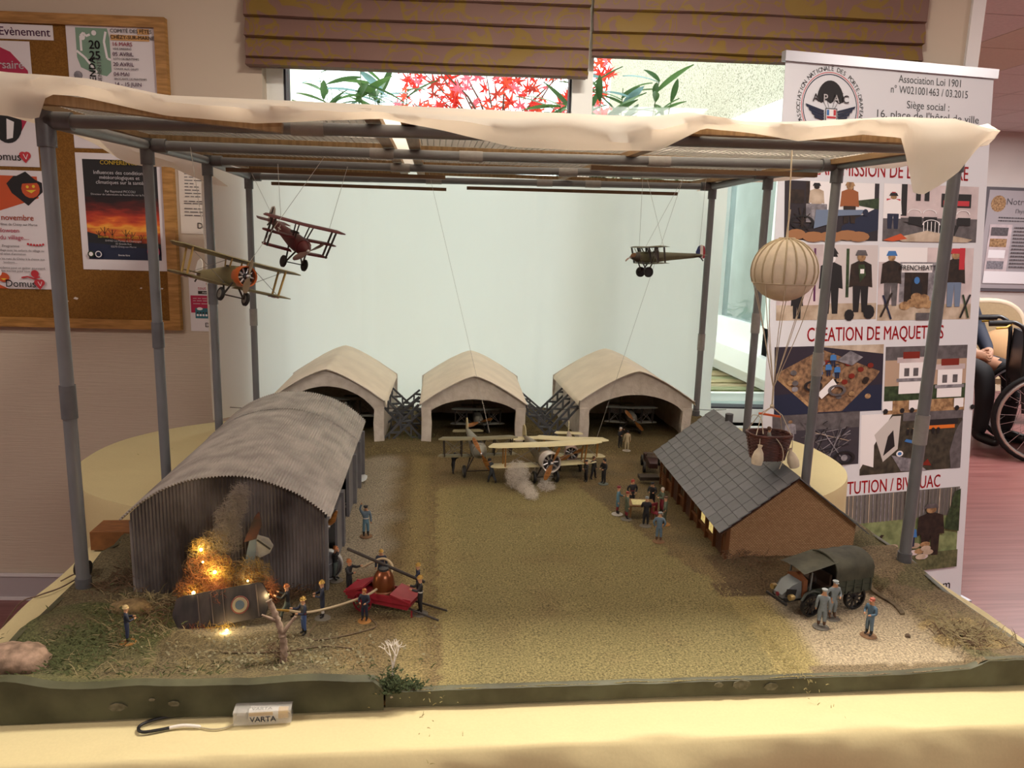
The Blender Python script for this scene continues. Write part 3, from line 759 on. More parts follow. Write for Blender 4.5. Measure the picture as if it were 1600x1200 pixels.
p.p.ring(.18, .30, .11, .03, INK); p.y([(.32, .40), (.80, .45), (.84, .54), (.32, .52)], STEEL).d(.85, .495, .03, NAVY, 10, .06).y([(.3, .2), (.5, .3), (.5, .45), (.32, .5)], STEEL)
for x, wd_ in ((.12, .1), (.30, .12), (.48, .14), (.66, .13), (.78, .12)): p.d(x, .07 + .04 * math.sin(x * 20), wd_, TAN if int(x * 100) % 2 else mat('ink_sack', '#a0704c', .6), 12, .09)
p.end()
p = Pic(.470, .707, .955, .806, PINK)
p.r(0, 0, 1, .42, INKG).r(0, .4, .18, 1, PW).r(.18, .45, .24, 1, INK).r(.03, .62, .17, .74, REDI).r(.08, .5, .12, .86, REDI).man(.1, .22, .6, PW, NAVY, INK)
p.r(.33, .72, .38, .92, INK).r(.42, .72, .47, .92, INK).r(.6, .62, .92, .86, INK).r(.62, .65, .9, .74, REDI)
for x in (.26, .42, .78): p.p.ring(x + .06, .5, .07, .012, PW, 12, 0, PI); p.r(x, .3, x + .14, .44, INK)
p.y([(.2, .35), (.8, .3), (.75, .1), (.5, .22)], INK); p.p.ring(.5, .3, .09, .012, PW, 12, 0, PI)
for k in range(5): p.l([(.42 + .04 * k, .15), (.42 + .04 * k, .36)], .008, PW)
p.y([(.12, .06), (.45, .2), (.95, .05), (.9, 0), (.2, 0)], BEI).y([(0, .02), (.18, .14), (.25, .05), (.1, 0)], ORAN).end()
p = Pic(-.033, .570, .451, .700, mat('ink_room_grey', '#cfc6c8', .6))
p.r(0, 0, 1, .22, BEI).r(.0, .2, .45, 1, PINK).r(.36, .25, .38, .95, INKP).r(.68, .3, .71, .95, DGREEN).man(.2, .02, .40, INK, INK, None, INK).man(.53, .08, .80, INK, INK, INK, PW)
p.y([(.46, .88), (.60, .88), (.56, .96), (.5, .96)], INK).man(.83, .1, .80, DBROWN, INK, INKG).y([(.80, .74), (.86, .74), (.88, .6), (.82, .5)], DGREEN).r(.82, .62, .86, .68, PW).d(.72, .06, .05, INK, 10, .08).d(.92, .1, .06, INK, 10, .1).end()
p = Pic(.457, .567, .947, .697, PINK)
p.r(0, 0, 1, .22, BEI).r(0, .8, .5, 1, PW).r(.22, .25, .6, .8, MID).r(.27, .25, .52, .72, DBROWN).r(.24, .66, .56, .78, PW).man(.13, .2, .72, DBROWN, INKG, BLUE)
text('FRENCHBATT', .024, BM @ Matrix.Translation((.457 + .40 * .49, .567 + .72 * .13, .006)) @ Matrix.Diagonal((1 / BW, 1 / BH, 1, 1)), INK, bn, 'CENTER', .02)
p.d(.4, .42, .06, INK, 12, .14).d(.4, .55, .03, BLUE, 10, .05)
for x, y in ((.28, .2), (.36, .24), (.44, .22), (.52, .22), (.4, .32), (.48, .3)): p.d(x, y, .06, TAN if (x * 100) % 2 < 1 else SUN[5], 12, .06)
p.man(.80, .18, .78, DBROWN, STEEL, REDI).r(.84, .7, .90, 1, REDI).l([(.05, .35), (.14, .02)], .02, NAVY).l([(.14, .38), (.03, .05)], .02, DBROWN).l([(.9, .35), (.97, .02)], .02, DGREEN).l([(.98, .35), (.88, .02)], .02, INK).r(.4, .0, .62, .1, INKG).end()
p = Pic(-.038, .402, .497, .524, mat('ink_violet_black', '#2c2534', .6))
p.y([(.0, .0), (1, 0), (1, .4), (0, .3)], NAVY).y([(.35, 1), (1, 1), (1, .86)], BEI).y([(.02, .62), (.42, .95), (.97, .6), (.93, .5), (.62, .02), (.4, .02)], mat('ink_rust_earth', '#9a7658', .7, col2='#5c4332', scale=70)).y([(.02, .62), (.4, .02), (.38, -.0), (.01, .55)], TAN)
for k in range(26): p.d(.12 + .76 * rnd.random(), .2 + .6 * rnd.random() * (1 - .0), .03, rnd.choice([DBROWN, TAN, SUN[6], MID, INKG]), 8, .04)
p.y([(.55, .78), (.68, .92), (.8, .82), (.7, .7)], MID)
for x, y in ((.40, .5), (.48, .56), (.56, .52), (.52, .7)): p.man(x, y, .2, BLUE, NAVY, NAVY)
p.y([(.38, .3), (.52, .52), (.56, .42), (.42, .22)], PW); p.p.ring(.56, .34, .07, .03, INKG); p.p.ring(.34, .42, .07, .03, INK); p.end()
p = Pic(.508, .393, .942, .519, mat('ink_earth_light', '#b59a86', .7))
p.r(0, .8, 1, 1, INKG).r(0, .0, 1, .2, TAN).r(0, .2, 1, .42, DGREEN)
for x0, x1, y0, y1 in ((.17, .46, .30, .82), (.64, .95, .22, .70)):
    p.r(x0, y0, x1, y1, PW).r(x0 - .03, y1 - .06, x1 + .03, y1 + .02, PINK).r(x0 + .04, y1, x1 - .05, y1 + .1, SUN[6]).r(x0 + .06, y1 - .26, x0 + .12, y1 - .14, INKG).r(x1 - .12, y1 - .26, x1 - .06, y1 - .14, INKG).r(x0 - .03, y1 - .34, x1 + .03, y1 - .29, MID)
for x in (.02, .34, .9): p.r(x - .04, .06, x + .22 if x == .34 else x + .08, .2, PW).d(x, .05, .03, INK, 8, .04).d(x + .2, .05, .03, INK, 8, .04)
p.end()
p = Pic(-.045, .303, .386, .403, mat('ink_dark_slate', '#3a3640', .6))
p.r(0, .7, 1, 1, INKG).man(.2, .45, .45, MID, MID, None)
for k in range(30): p.l([(.3 + .6 * rnd.random(), .1 + .8 * rnd.random()) for _ in range(2)], .012, rnd.choice([MID, INK, BEI, INKG, INKG]))
p.p.ring(.82, .14, .11, .04, INK); p.d(.82, .14, .04, MID, 10, .06).end()
p = Pic(.394, .280, .938, .395, mat('ink_field_dark', '#4a4438', .6, col2='#2c2822', scale=40))
p.y([(0, .1), (.3, 1), (0, 1)], PW).y([(0, .75), (.13, .68), (.13, .12), (0, .2)], PW).y([(.13, .66), (.3, .95), (.38, .95), (.36, .4), (.22, .2)], mat('ink_tent', '#c8c2c0', .6)).y([(.22, .3), (.26, .62), (.31, .72), (.33, .45)], INK).r(.4, .86, 1, 1, INKG).r(.6, .76, .95, .86, INK).r(.62, .70, .92, .76, SUN[5])
p.y([(.9, 0), (1, 0), (1, .85), (.93, .65), (.88, .3)], INKG).y([(.3, .3), (.5, .22), (.66, .0), (.4, .02)], MID).d(.38, .32, .035, PW, 12, .05).d(.38, .32, .02, BLUE, 10, .03).y([(.42, .52), (.55, .45), (.56, .5), (.44, .56)], BLUE).y([(.55, .45), (.62, .42), (.62, .5), (.56, .5)], REDI).y([(.6, .1), (.7, .08), (.66, .2)], SUN[6])
for x in (.45, .5, .7, .75): p.man(x, .62, .12, INK, INK)
p.end()
p = Pic(.10, .078, .944, .242, mat('ink_meadow', '#8a9668', .7, col2='#66714a', scale=30))
p.r(0, .66, 1, 1, mat('ink_forest', '#6f6a66', .7))
for k in range(40): p.l([(k / 40 + .01, .66), (k / 40 + .012, 1)], .005, rnd.choice([INKG, MID, DBROWN, BEI]))
p.r(0, 0, 1, .22, mat('ink_grass_dark', '#6a6a4a', .7, col2='#454a30', scale=60)).y([(.9, .5), (.96, .95), (1, .98), (1, .45)], DGREEN).l([(.42, .3), (.5, .5)], .02, DBROWN).l([(.5, .3), (.42, .5)], .02, DBROWN).man(.81, .18, .62, DBROWN, DBROWN, INKG)
for k in range(16): p.d(.5 + .3 * rnd.random(), .15 + .2 * rnd.random(), .035, rnd.choice([TAN, BEI, PINK]), 10, .035)
p.man(.68, .32, .26, BLUE, NAVY, NAVY).end()
# ================================================================== TABLES AND CLOTHS
CREAM = mat('cream_tablecloth', '#d0c192', .75, var=.02, scale=300, bump=.5, bscale=16)
LEGM = mat('table_leg_grey', '#6c6a6a', .4, .5)
TZ, RZ = .775, .748
TX0, TX1, TY0, TY1 = -.615, .895, .792, 1.462
tb = thing('folding_table', 'rectangular folding table hidden under a cream cloth, carrying the model airfield', 'table', (.14, 1.12, 0))
MB().bx(-.735, .735, -.31, .32, TZ - .04, TZ - .018).build('tabletop', mat('laminate_top', '#a89a86', .5), tb)
for x in (-.68, .68):
    for y in (-.26, .27): MB().cyl((x, y, 0), (x * .97, y, TZ - .04), .014, n=10).build('leg', LEGM, tb)
def cloth_rect():
    b = MB(); nx, ny = 120, 40; top = []
    pts = []                                            # perimeter of the top, counter-clockwise, with corner radius
    n = 260; a_, c_ = (TX1 - TX0) / 2, (TY1 - TY0) / 2; cx, cy = (TX0 + TX1) / 2, (TY0 + TY1) / 2
    per = []
    r_ = .03
    for (sx, sy, a0) in ((1, 1, 0), (-1, 1, PI / 2), (-1, -1, PI), (1, -1, 1.5 * PI)):
        for k in range(6):
            a = a0 + PI / 2 * k / 5
            per.append((cx + sx * (a_ - r_) + r_ * math.cos(a), cy + sy * (c_ - r_) + r_ * math.sin(a)))
    # resample
    L_ = [0]
    for i in range(len(per)): L_.append(L_[-1] + math.dist(per[i], per[(i + 1) % len(per)]))
    tot = L_[-1]; ring = []
    for k in range(n):
        s_ = tot * k / n; i = max(j for j in range(len(per)) if L_[j] <= s_); t = (s_ - L_[i]) / max(1e-9, L_[i + 1] - L_[i])
        p, q = per[i], per[(i + 1) % len(per)]; ring.append((lerp(p[0], q[0], t), lerp(p[1], q[1], t), s_))
    rings = []
    for f in (.0, .55, .80, .86, .90, .93, .955, .975, .99):
        rings.append([(cx + (x - cx) * (f if f else .01), cy + (y - cy) * (f if f else .01), TZ + .0012 * nz(x * 14 * f, y * 14 * f, 2) + (.0055 * max(0, nz(s_ * 8, f * 5, 3)) + .004 * max(0, nz(s_ * 21, f * 8, 6)) - .0025) * smooth01((f - .86) / .1)) for x, y, s_ in ring])
    for dz in (.0, -.002, -.006, -.012, -.020, -.032, -.05, -.075, -.10, -.14, -.19, -.27, -.40, -.55):
        row = []
        for x, y, s_ in ring:
            nx_, ny_ = x - cx, y - cy
            ox = 1 if abs(nx_) > a_ - .005 else (nx_ / a_ if abs(nx_) > a_ - r_ else 0) * .5
            ox = math.copysign(min(1, max(0, (abs(nx_) - (a_ - r_)) / r_)), nx_); oy = math.copysign(min(1, max(0, (abs(ny_) - (c_ - r_)) / r_)), ny_)
            l = math.hypot(ox, oy) or 1; ox /= l; oy /= l
            dep = -dz
            wave = (.016 * math.sin(s_ * 19 + 2 * nz(s_ * 2.3, 1)) + .020 * nz(s_ * 7, 4.2) + .010 * nz(s_ * 21, dep * 9)) * smooth01(dep / .10)
            crs = .006 * nz(s_ * 26, dep * 22) * smooth01(dep / .03)
            out = .014 * math.sqrt(min(1, max(0, dep) / .03)) + .03 * dep + wave + crs
            lip = -.0015 * math.exp(-(dep / .02) ** 2) + .008 * nz(s_ * 8, 8) * math.exp(-(dep / .02) ** 2) * (1 if dep > .001 else .3)
            row.append((x + ox * out, y + oy * out, TZ + dz + lip))
        rings.append(row)
    b.loft(rings, caps=False)
    return b
tag(cloth_rect().build('cream_tablecloth', CREAM, None, 60), 'creased cream cloth draped over the front table under the model', 'tablecloth')

rt = thing('oval_table', 'large oval table under a cream cloth behind the model', 'table', (.12, 2.07, 0))
MB().lathe([(.001, RZ - .03), (.90, RZ - .03), (.90, RZ - .006), (.001, RZ - .006)], 40).build('tabletop', MATS['laminate_top'], rt).scale = (1, .5, 1)
for x in (-.55, .55):
    for y in (-.25, .25): MB().cyl((x, y, 0), (x, y, RZ - .03), .02, n=10).build('leg', LEGM, rt)
def cloth_oval():
    b = MB(); n = 220; cx, cy, A, B, e = .125, 2.075, 1.03, .54, 2.35
    per = []
    for k in range(n):
        a = 2 * PI * k / n; c, s_ = math.cos(a), math.sin(a)
        per.append((math.copysign(abs(c) ** (2 / e), c), math.copysign(abs(s_) ** (2 / e), s_), a))
    rings = []
    for f in (.01, .5, .8, .93, .975):
        rings.append([(cx + A * x * f, cy + B * y * f, RZ + .003 * nz(x * f * 5, y * f * 9, 1)) for x, y, a in per])
    for dz in (0, -.004, -.013, -.03, -.07, -.14, -.24, -.38, -.55):
        row = []
        for x, y, a in per:
            dep = -dz; l = math.hypot(x / A, y / B); ox, oy = (x / A) / l, (y / B) / l
            wv = (.024 * math.sin(a * 17 + 1.5 * nz(a * 3, 2)) + .02 * nz(a * 8, 6)) * smooth01((dep - .02) / .2)
            out = .007 * min(1, dep / .015) + wv + .02 * dep
            if oy > .2: out *= .3
            if oy < -.3: out *= .35
            row.append((cx + A * x + ox * out, cy + B * y + oy * out, RZ + dz))
        rings.append(row)
    b.loft(rings, caps=False)
    return b
tag(cloth_oval().build('cream_tablecloth', CREAM, None, 60), 'cream cloth hanging over the oval table behind the model', 'tablecloth')

# ================================================================== MODEL BASE BOARD
GX0, GX1, GY0, GY1 = -.548, .828, .865, 2.43
def bank(x, y): return smooth01((x - (.722 + .02 * nz(y * 9, 3))) / .012)
def H(x, y):
    z = .7995 + .0014 * nz(x * 22, y * 22) + .0008 * nz(x * 70, y * 70)
    left = smooth01((-.045 - x) / .025)
    z += .016 * left * smooth01((.915 - y) / .05)
    z += .007 * left * smooth01((1.08 - y) / .10) * (.6 + .8 * nz(x * 9 + 4, y * 9))
    z += .012 * smooth01((-.40 - x) / .1) * max(0, .5 + nz(x * 13, y * 13)) * (1 if y < 1.7 else .4)
    z += .010 * bank(x, y) + .014 * smooth01((x - .74) / .06) * smooth01((y - 1.12) / .2)
    if x > .5: z += .008 * smooth01((y - 1.10) / .05) * smooth01((1.24 - y) / .02) * smooth01((x - .5) / .05) * 1.4
    if x > .5: z += .006 * smooth01((x - .6) / .15) * smooth01((.885 - y) / .015)
    z += .004 * smooth01((y - 1.9) / .1) * max(0, nz(x * 20, y * 20) + .3)
    z += .009 * smooth01((y - 2.02) / .04) * (1 if (-.125 < x < -.03 or .265 < x < .40) else 0) * max(0, nz(x * 30, y * 30) + .5)
    return z
HEX = {k: lin(v) for k, v in dict(grass='#807755', coarse='#94875f', dirt='#77684d', grav='#989084', scrub='#645b48', moss='#565c3e', park='#aa9c88', bankc='#7c6e5a', back='#6a5f45', dark='#584a3a', straw='#b09a6c').items()}
def mixc(a, b, t): return tuple(lerp(p, q, t) for p, q in zip(a, b))
def zone(x, y):
    n1 = nz(x * 14, y * 14, 5); n2 = nz(x * 40, y * 40, 7)
    gr = interp([(.86, .452), (1.0, .47), (1.17, .455), (1.30, .42), (1.48, .375), (1.6, .34), (1.9, .33)], y) + .012 * n2
    gl = .012 + .012 * n2
    if x < gl:
        c = mixc(HEX['dirt'], HEX['scrub'], smooth01((-.06 - x) / .08 + n1))
        if y > 1.16: c = mixc(c, HEX['grav'], smooth01((-.055 + .02 * n1 - x) / .045) * smooth01((y - 1.16) / .08) * smooth01((1.95 - y) / .1) * smooth01((x + .2) / .03))
        c = mixc(c, HEX['coarse'], .55 * smooth01((.034 + .012 * n2 - abs(x + .024)) / .03))
        if x < -.36 + .04 * n1 and y < 1.10: c = mixc(c, HEX['moss'], smooth01(n1 + .65) * .9)
        if x < -.1 and y < .95: c = mixc(c, HEX['coarse'], .35 * smooth01(n2 + .3))
        c = mixc(c, HEX['grav'], .5 * smooth01((.10 - abs(x + .26) + .03 * n1) / .05) * smooth01((.06 - abs(y - 1.05) + .03 * n2) / .03))
    elif x < gr:
        c = mixc(HEX['grass'], HEX['dirt'], smooth01(n1 * .9 - .05) * .8)
        c = mixc(c, HEX['coarse'], .5 * smooth01((.05 - abs(x - .02)) / .05))
        if y > 1.6: c = mixc(c, HEX['dirt'], smooth01((y - 1.6 + .06 * n1) / .12))
    else:
        c = mixc(HEX['dirt'], HEX['scrub'], smooth01(n1 + .4))
        e = x - gr
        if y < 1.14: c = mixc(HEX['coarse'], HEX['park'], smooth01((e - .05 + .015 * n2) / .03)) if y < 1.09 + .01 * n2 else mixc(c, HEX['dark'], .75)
        if x > .5 and y < .888 + .006 * n2: c = HEX['bankc']
        c = mixc(c, HEX['bankc'], bank(x, y))
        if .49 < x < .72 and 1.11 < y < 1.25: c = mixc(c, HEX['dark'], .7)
        if bank(x, y) > .5 and n1 > .15: c = mixc(c, HEX['moss'], .5)
        if .72 < x < .80 and .90 < y < .99 and n2 > -.2: c = mixc(c, HEX['straw'], .6)
    if y > 1.86: c = mixc(c, HEX['back'], smooth01((y - 1.86 + .05 * n1) / .06))
    return c
def mat_ground():
    m = mat('model_ground_cover', '#7c6a48', .95)
    nt = m.node_tree; b = nt.nodes['Principled BSDF']; L = nt.links.new
    b.inputs['Specular IOR Level'].default_value = .2
    at = nd(nt, 'ShaderNodeVertexColor'); at.layer_name = 'zone'
    tc = nd(nt, 'ShaderNodeTexCoord')
    n = nd(nt, 'ShaderNodeTexNoise'); n.inputs['Scale'].default_value = 330; n.inputs['Detail'].default_value = 3; n.inputs['Roughness'].default_value = .75
    L(tc.outputs['Object'], n.inputs['Vector'])
    rp = nd(nt, 'ShaderNodeValToRGB'); e = rp.color_ramp.elements
    e[0].position = .30; e[0].color = (.25, .25, .26, 1); e[1].position = .72; e[1].color = (1.75, 1.7, 1.5, 1)
    L(n.outputs['Fac'], rp.inputs[0])
    mx = nd(nt, 'ShaderNodeMix', data_type='RGBA', blend_type='MULTIPLY'); mx.inputs[0].default_value = 1
    L(at.outputs[0], mx.inputs[6]); L(rp.outputs[0], mx.inputs[7]); L(mx.outputs[2], b.inputs['Base Color'])
    bp = nd(nt, 'ShaderNodeBump'); bp.inputs['Strength'].default_value = .9; bp.inputs['Distance'].default_value = .003
    L(n.outputs['Fac'], bp.inputs['Height']); L(bp.outputs[0], b.inputs['Normal'])
    return m
base = thing('model_airfield', 'green edged base board with the sculpted grass and gravel ground of the model airfield', 'model airfield', (.14, .865, .7755))
OFF = Vector((-.14, -.865, -.7755))
NX, NY = 196, 224
gm = MB(Matrix.Translation(OFF)); cols = []
def gv(a, b_):
    x, y = lerp(GX0, GX1, a), lerp(GY0, GY1, b_)
    if b_ == 0: y += .003 * nz(x * 30, 1)
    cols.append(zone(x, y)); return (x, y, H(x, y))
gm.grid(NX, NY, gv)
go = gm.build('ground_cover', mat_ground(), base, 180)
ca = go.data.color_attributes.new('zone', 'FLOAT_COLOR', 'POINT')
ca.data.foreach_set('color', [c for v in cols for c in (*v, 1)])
EDGE = mat('dark_green_edge_paint', '#4f4f38', .6, col2='#33331f', scale=18, bump=.3)
EDGE2 = mat('chipped_edge_paint', '#565640', .6, col2='#403d28', scale=22, bump=.4)
def skirt(name, pts, thick, m):
    b = MB(Matrix.Translation(OFF)); n = len(pts); vs = []
    for (x, y, nx_, ny_, ztop, zb) in pts:
        vs += [(x + nx_ * thick, y + ny_ * thick, zb), (x + nx_ * thick, y + ny_ * thick, ztop - .0015), (x, y, ztop), (x - nx_ * .004, y - ny_ * .004, ztop)]
    fs = [(i * 4 + k, (i + 1) * 4 + k, (i + 1) * 4 + k + 1, i * 4 + k + 1) for i in range(n - 1) for k in range(3)]
    return b.add(vs, fs).build(name, m, base, 40)
xs = [lerp(GX0, -.055, i / 40) for i in range(41)]
skirt('edge_board', [(x, GY0 + .002, 0, -1, H(x, GY0 + .004) + .001, .7775 + .004 * nz(x * 5, 2)) for x in xs], .009, EDGE)
xs = [lerp(-.053, GX1, i / 70) for i in range(71)]
skirt('edge_board', [(x, GY0 + .003, 0, -1, H(x, GY0 + .004) + .0005, .778 + .002 * nz(x * 5, 2)) for x in xs], .005 , EDGE2)
ys = [lerp(GY0, GY1, i / 30) for i in range(31)]
skirt('edge_board', [(GX0 + .002, y, -1, 0, H(GX0 + .003, y), .778) for y in ys], .006, EDGE)
skirt('edge_board', [(GX1 - .002, y, 1, 0, H(GX1 - .003, y), .778) for y in ys], .006, EDGE2)
MB(Matrix.Translation(OFF)).bx(GX0 + .002, GX1 - .002, GY0 + .005, GY1 - .002, .7765, .783).build('plywood_sheet', mat('plywood', '#8a6d48', .8), base)
# chipped paint flakes on the edge
FL = mat('bare_plaster_chip', '#76705c', .85, col2='#55503c', scale=120)
for (x, z, s_) in ((-.365, .795, .012), (-.30, .797, .008), (-.325, .803, .004), (.40, .7925, .016), (.44, .789, .012), (.37, .794, .008)):
    MB(Matrix.Translation(OFF)).prism([(x + s_ * (.8 + .9 * nz(k * 3, x * 50)) * math.cos(k), GY0 - .0075 if x < 0 else GY0 - .0025, z + s_ * .45 * math.sin(k)) for k in (0, .8, 1.7, 2.6, 3.3, 4.2, 5.2)], (0, -.001, 0)).build('plaster_chip', FL, base)
# strips of straw, moss and dry stalks (nobody could count them)
def fibres(name, m, parent, spots, L0, w0, seed, lean=1., arch=.5):
    """spots: [(centre, sx, sy, sz, count)]; thin bent blades"""
    r = random.Random(seed); b = MB()
    for (c, sx, sy, sz, n) in spots:
        for k in range(n):
            p = Vector((c[0] + r.gauss(0, sx), c[1] + r.gauss(0, sy), c[2] + abs(r.gauss(0, sz))))
            a = r.uniform(0, 2 * PI); l = L0 * r.uniform(.5, 1.3); d = Vector((math.cos(a) * lean, math.sin(a) * lean, r.uniform(.1, 1))).normalized()
            s_ = d.orthogonal().normalized() * w0 / 2; q1 = p + d * l * .5 + Vector((0, 0, arch * l * .15)); q2 = p + d * l - Vector((0, 0, arch * l * .2))
            b.add([p - s_, p + s_, q1 + s_ * .8, q1 - s_ * .8, q2], [(0, 1, 2, 3), (3, 2, 4)])
    return b.build(name, m, parent, kind='stuff')
STRAW = mat('dry_straw', '#8a7c5a', .9); MOSS = mat('olive_moss', '#4d5330', .95); ROOT = mat('brown_root', '#5c4632', .9); TUFT = mat('yellow_tuft', '#978a5a', .9)
def g(x, y, dz=0.): return (x - .14, y - .865, H(x, y) - .7755 + dz)
fibres('dry_straw', STRAW, base, [(g(-.43, 1.10), .03, .015, .004, 260), (g(-.40, 1.02), .03, .02, .003, 200), (g(.765, .935), .022, .02, .006, 420), (g(.745, .975), .01, .03, .004, 160), (g(-.30, .95), .12, .02, .001, 260)], .02, .0012, 1)
fibres('olive_moss', MOSS, base, [(g(-.44, 1.0), .04, .04, .004, 700), (g(-.47, .93), .03, .02, .003, 260), (g(-.28, .91), .1, .015, .001, 200), (g(-.05, 2.06), .03, .02, .006, 150)], .010, .0016, 2)
fibres('brown_root', ROOT, base, [(g(-.40, 1.06), .02, .03, .005, 200), (g(-.475, 1.17), .02, .03, .008, 240), (g(-.225, 1.12), .018, .012, .006, 220), (g(.755, .93), .02, .02, .004, 200), (g(.55, 1.20), .03, .02, .002, 120)], .018, .0014, 3)
fibres('yellow_tuft', TUFT, base, [(g(.0, 1.3), .012, .22, .0005, 900), (g(.475, .95), .012, .06, .001, 500), (g(.46, 1.1), .02, .05, .0005, 250), (g(.1, 1.93), .28, .02, .002, 500), (g(-.02, 1.05), .03, .08, .0006, 400)], .005, .0011, 4)
fibres('leaf_crumb', mat('pale_leaf_crumb', '#8d8668', .9), base, [(g(-.20, .96), .09, .025, .0005, 260), (g(-.16, .93), .06, .015, .0005, 160)], .005, .003, 5)
# kerb strip beside the gravel yard and loose stones
kb = MB(Matrix.Translation(OFF))
kp = [(.722 + .004 * math.sin(i), lerp(1.16, 1.02, i / 10), 0) for i in range(11)]
kb.loft([[(x - .004, y, H(x - .004, y) + .003), (x + .003, y, H(x - .004, y) + .004), (x + .003, y, .792), (x - .004, y, .792)] for x, y, _ in kp])
kb.build('kerb_strip', mat('rotten_wood', '#7c6e56', .9, col2='#5a4c3a', scale=60), base, 40)
def stone(name, label, x, y, r_, seed, m, sc_=(1, 1, .7), parent=None, cat='stone'):
    b = MB(); b.ball((0, 0, 0), r_, 26, 16, sc_)
    b.v = [tuple(Vector(v) * (1 + .30 * nz(v[0] / r_ * 1.3 + seed, v[1] / r_ * 1.3, v[2] / r_ * 1.3) + .12 * nz(v[0] / r_ * 5, v[1] / r_ * 5 + seed, v[2] / r_ * 5))) for v in b.v]
    o = b.build(name, m, parent, 50); o.location = (x, y, H(x, y) + r_ * sc_[2] * .55)
    return tag(o, label, cat)
stone('rock', 'pinkish plaster rock at the left front corner of the model', -.510, .938, .033, 3, mat('pink_plaster_rock', '#a08470', .9, col2='#6f5a4a', scale=70, bump=.6), (1.15, .8, .55), cat='rock')
stone('pebble', 'small brown pebble on the gravel yard near the right edge', .687, .957, .004, 5, mat('brown_pebble', '#5d4c3c', .9))
stone('clod', 'lumpy straw coloured mound behind the lone blue figure', -.433, 1.085, .022, 8, mat('straw_clod', '#8a7450', .95, col2='#5f4e35', scale=90, bump=.5), (1.3, .8, .55), cat='mound')
# ================================================================== CANOPY FRAME OF GREY PIPES
PVC = mat('grey_pvc_pipe', '#6e7074', .38, var=.06, scale=20); PVCD = mat('dark_grey_fitting', '#5b5c60', .4, var=.1, scale=60)
TAPE = mat('pale_grey_tape', '#8d8a88', .5, var=.06, scale=90); BAT = mat('pine_batten', '#97774e', .6, col2='#7c5f3a', scale=12, stretch=(12, 1, 1))
ZT = 1.494
fr = thing('pipe_canopy_frame', 'grey plastic pipe frame with eight posts standing around the model', 'frame', (.14, 1.163, .80))
FO = Matrix.Translation((-.14, -1.163, -.80))
PL_ = [1.163, 1.548, 1.940, 2.357]; PR_ = [1.165, 1.528, 1.856, 2.236]
XL, XR = -.530, .811
ZL_ = [1.490, 1.500, 1.508, 1.502]; ZR_ = [1.504, 1.511, 1.516, 1.511]
for side, X, YS, ZS in ((-1, XL, PL_, ZL_), (1, XR, PR_, ZR_)):
    for k, y in enumerate(YS):
        ZT = ZS[k]
        xb = X; tx = X + (.0 if side < 0 else .0)
        zb = H(max(GX0 + .01, min(GX1 - .01, xb)), y) - .004
        p = MB(FO).cyl((xb, y, zb), (tx, y, ZT - .018), .0095, n=14).build('post', PVC, fr, 50)
        MB(FO).cyl((xb, y, zb), (xb, y, zb + .02), .0115, n=14).build('post_foot', PVCD, fr, 50)
        zc = 1.09 + .05 * ((k * 7) % 3) - (.02 if side < 0 else .06)
        MB(FO).cyl((xb, y, zc), (xb, y, zc + .05), .0112, n=14).build('coupling', TAPE if (side > 0 or k == 3) else PVCD, fr, 50)
        # corner / tee fitting
        f = MB(FO); f.cyl((tx, y, ZT - .035), (tx, y, ZT + .012), .0125, n=14); f.cyl((tx - side * .012, y, ZT), (tx - side * -.0, y, ZT), .0125, n=14)
        f.cyl((tx, y, ZT), (tx - side * .035, y, ZT), .0125, n=14); f.build('pipe_fitting', PVCD, fr, 50)
    for y0, y1, z0, z1 in zip(YS, YS[1:], ZS, ZS[1:]): MB(FO).cyl((X, y0, z0), (X, y1, z1), .0095, n=12).build('side_rail', PVC, fr, 50)
for k, (a, b_) in enumerate(zip(PL_, PR_)):
    sag = (0, .004, .006, .0)[k]
    for x0, x1 in ((XL + .03, .06), (.06, XR - .03)):
        t0, t1 = (x0 - XL) / (XR - XL), (x1 - XL) / (XR - XL)
        MB(FO).cyl((x0, lerp(a, b_, t0), lerp(ZL_[k], ZR_[k], t0) - sag * math.sin(PI * t0)), (x1, lerp(a, b_, t1), lerp(ZL_[k], ZR_[k], t1) - sag * math.sin(PI * t1)), .0092, n=12).build('cross_rail', PVC, fr, 50)
    for x in ((-.20, .08), (-.12, .05, .42), (-.10, .30), (-.02, .30, .44))[k]:
        t0 = (x - XL) / (XR - XL); t1 = (x + .045 - XL) / (XR - XL)
        MB(FO).cyl((x, lerp(a, b_, t0), lerp(ZL_[k], ZR_[k], t0) - sag * math.sin(PI * t0)), (x + .045, lerp(a, b_, t1), lerp(ZL_[k], ZR_[k], t1) - sag * math.sin(PI * t1)), .0106, n=12).build('tape_band', TAPE, fr, 50)

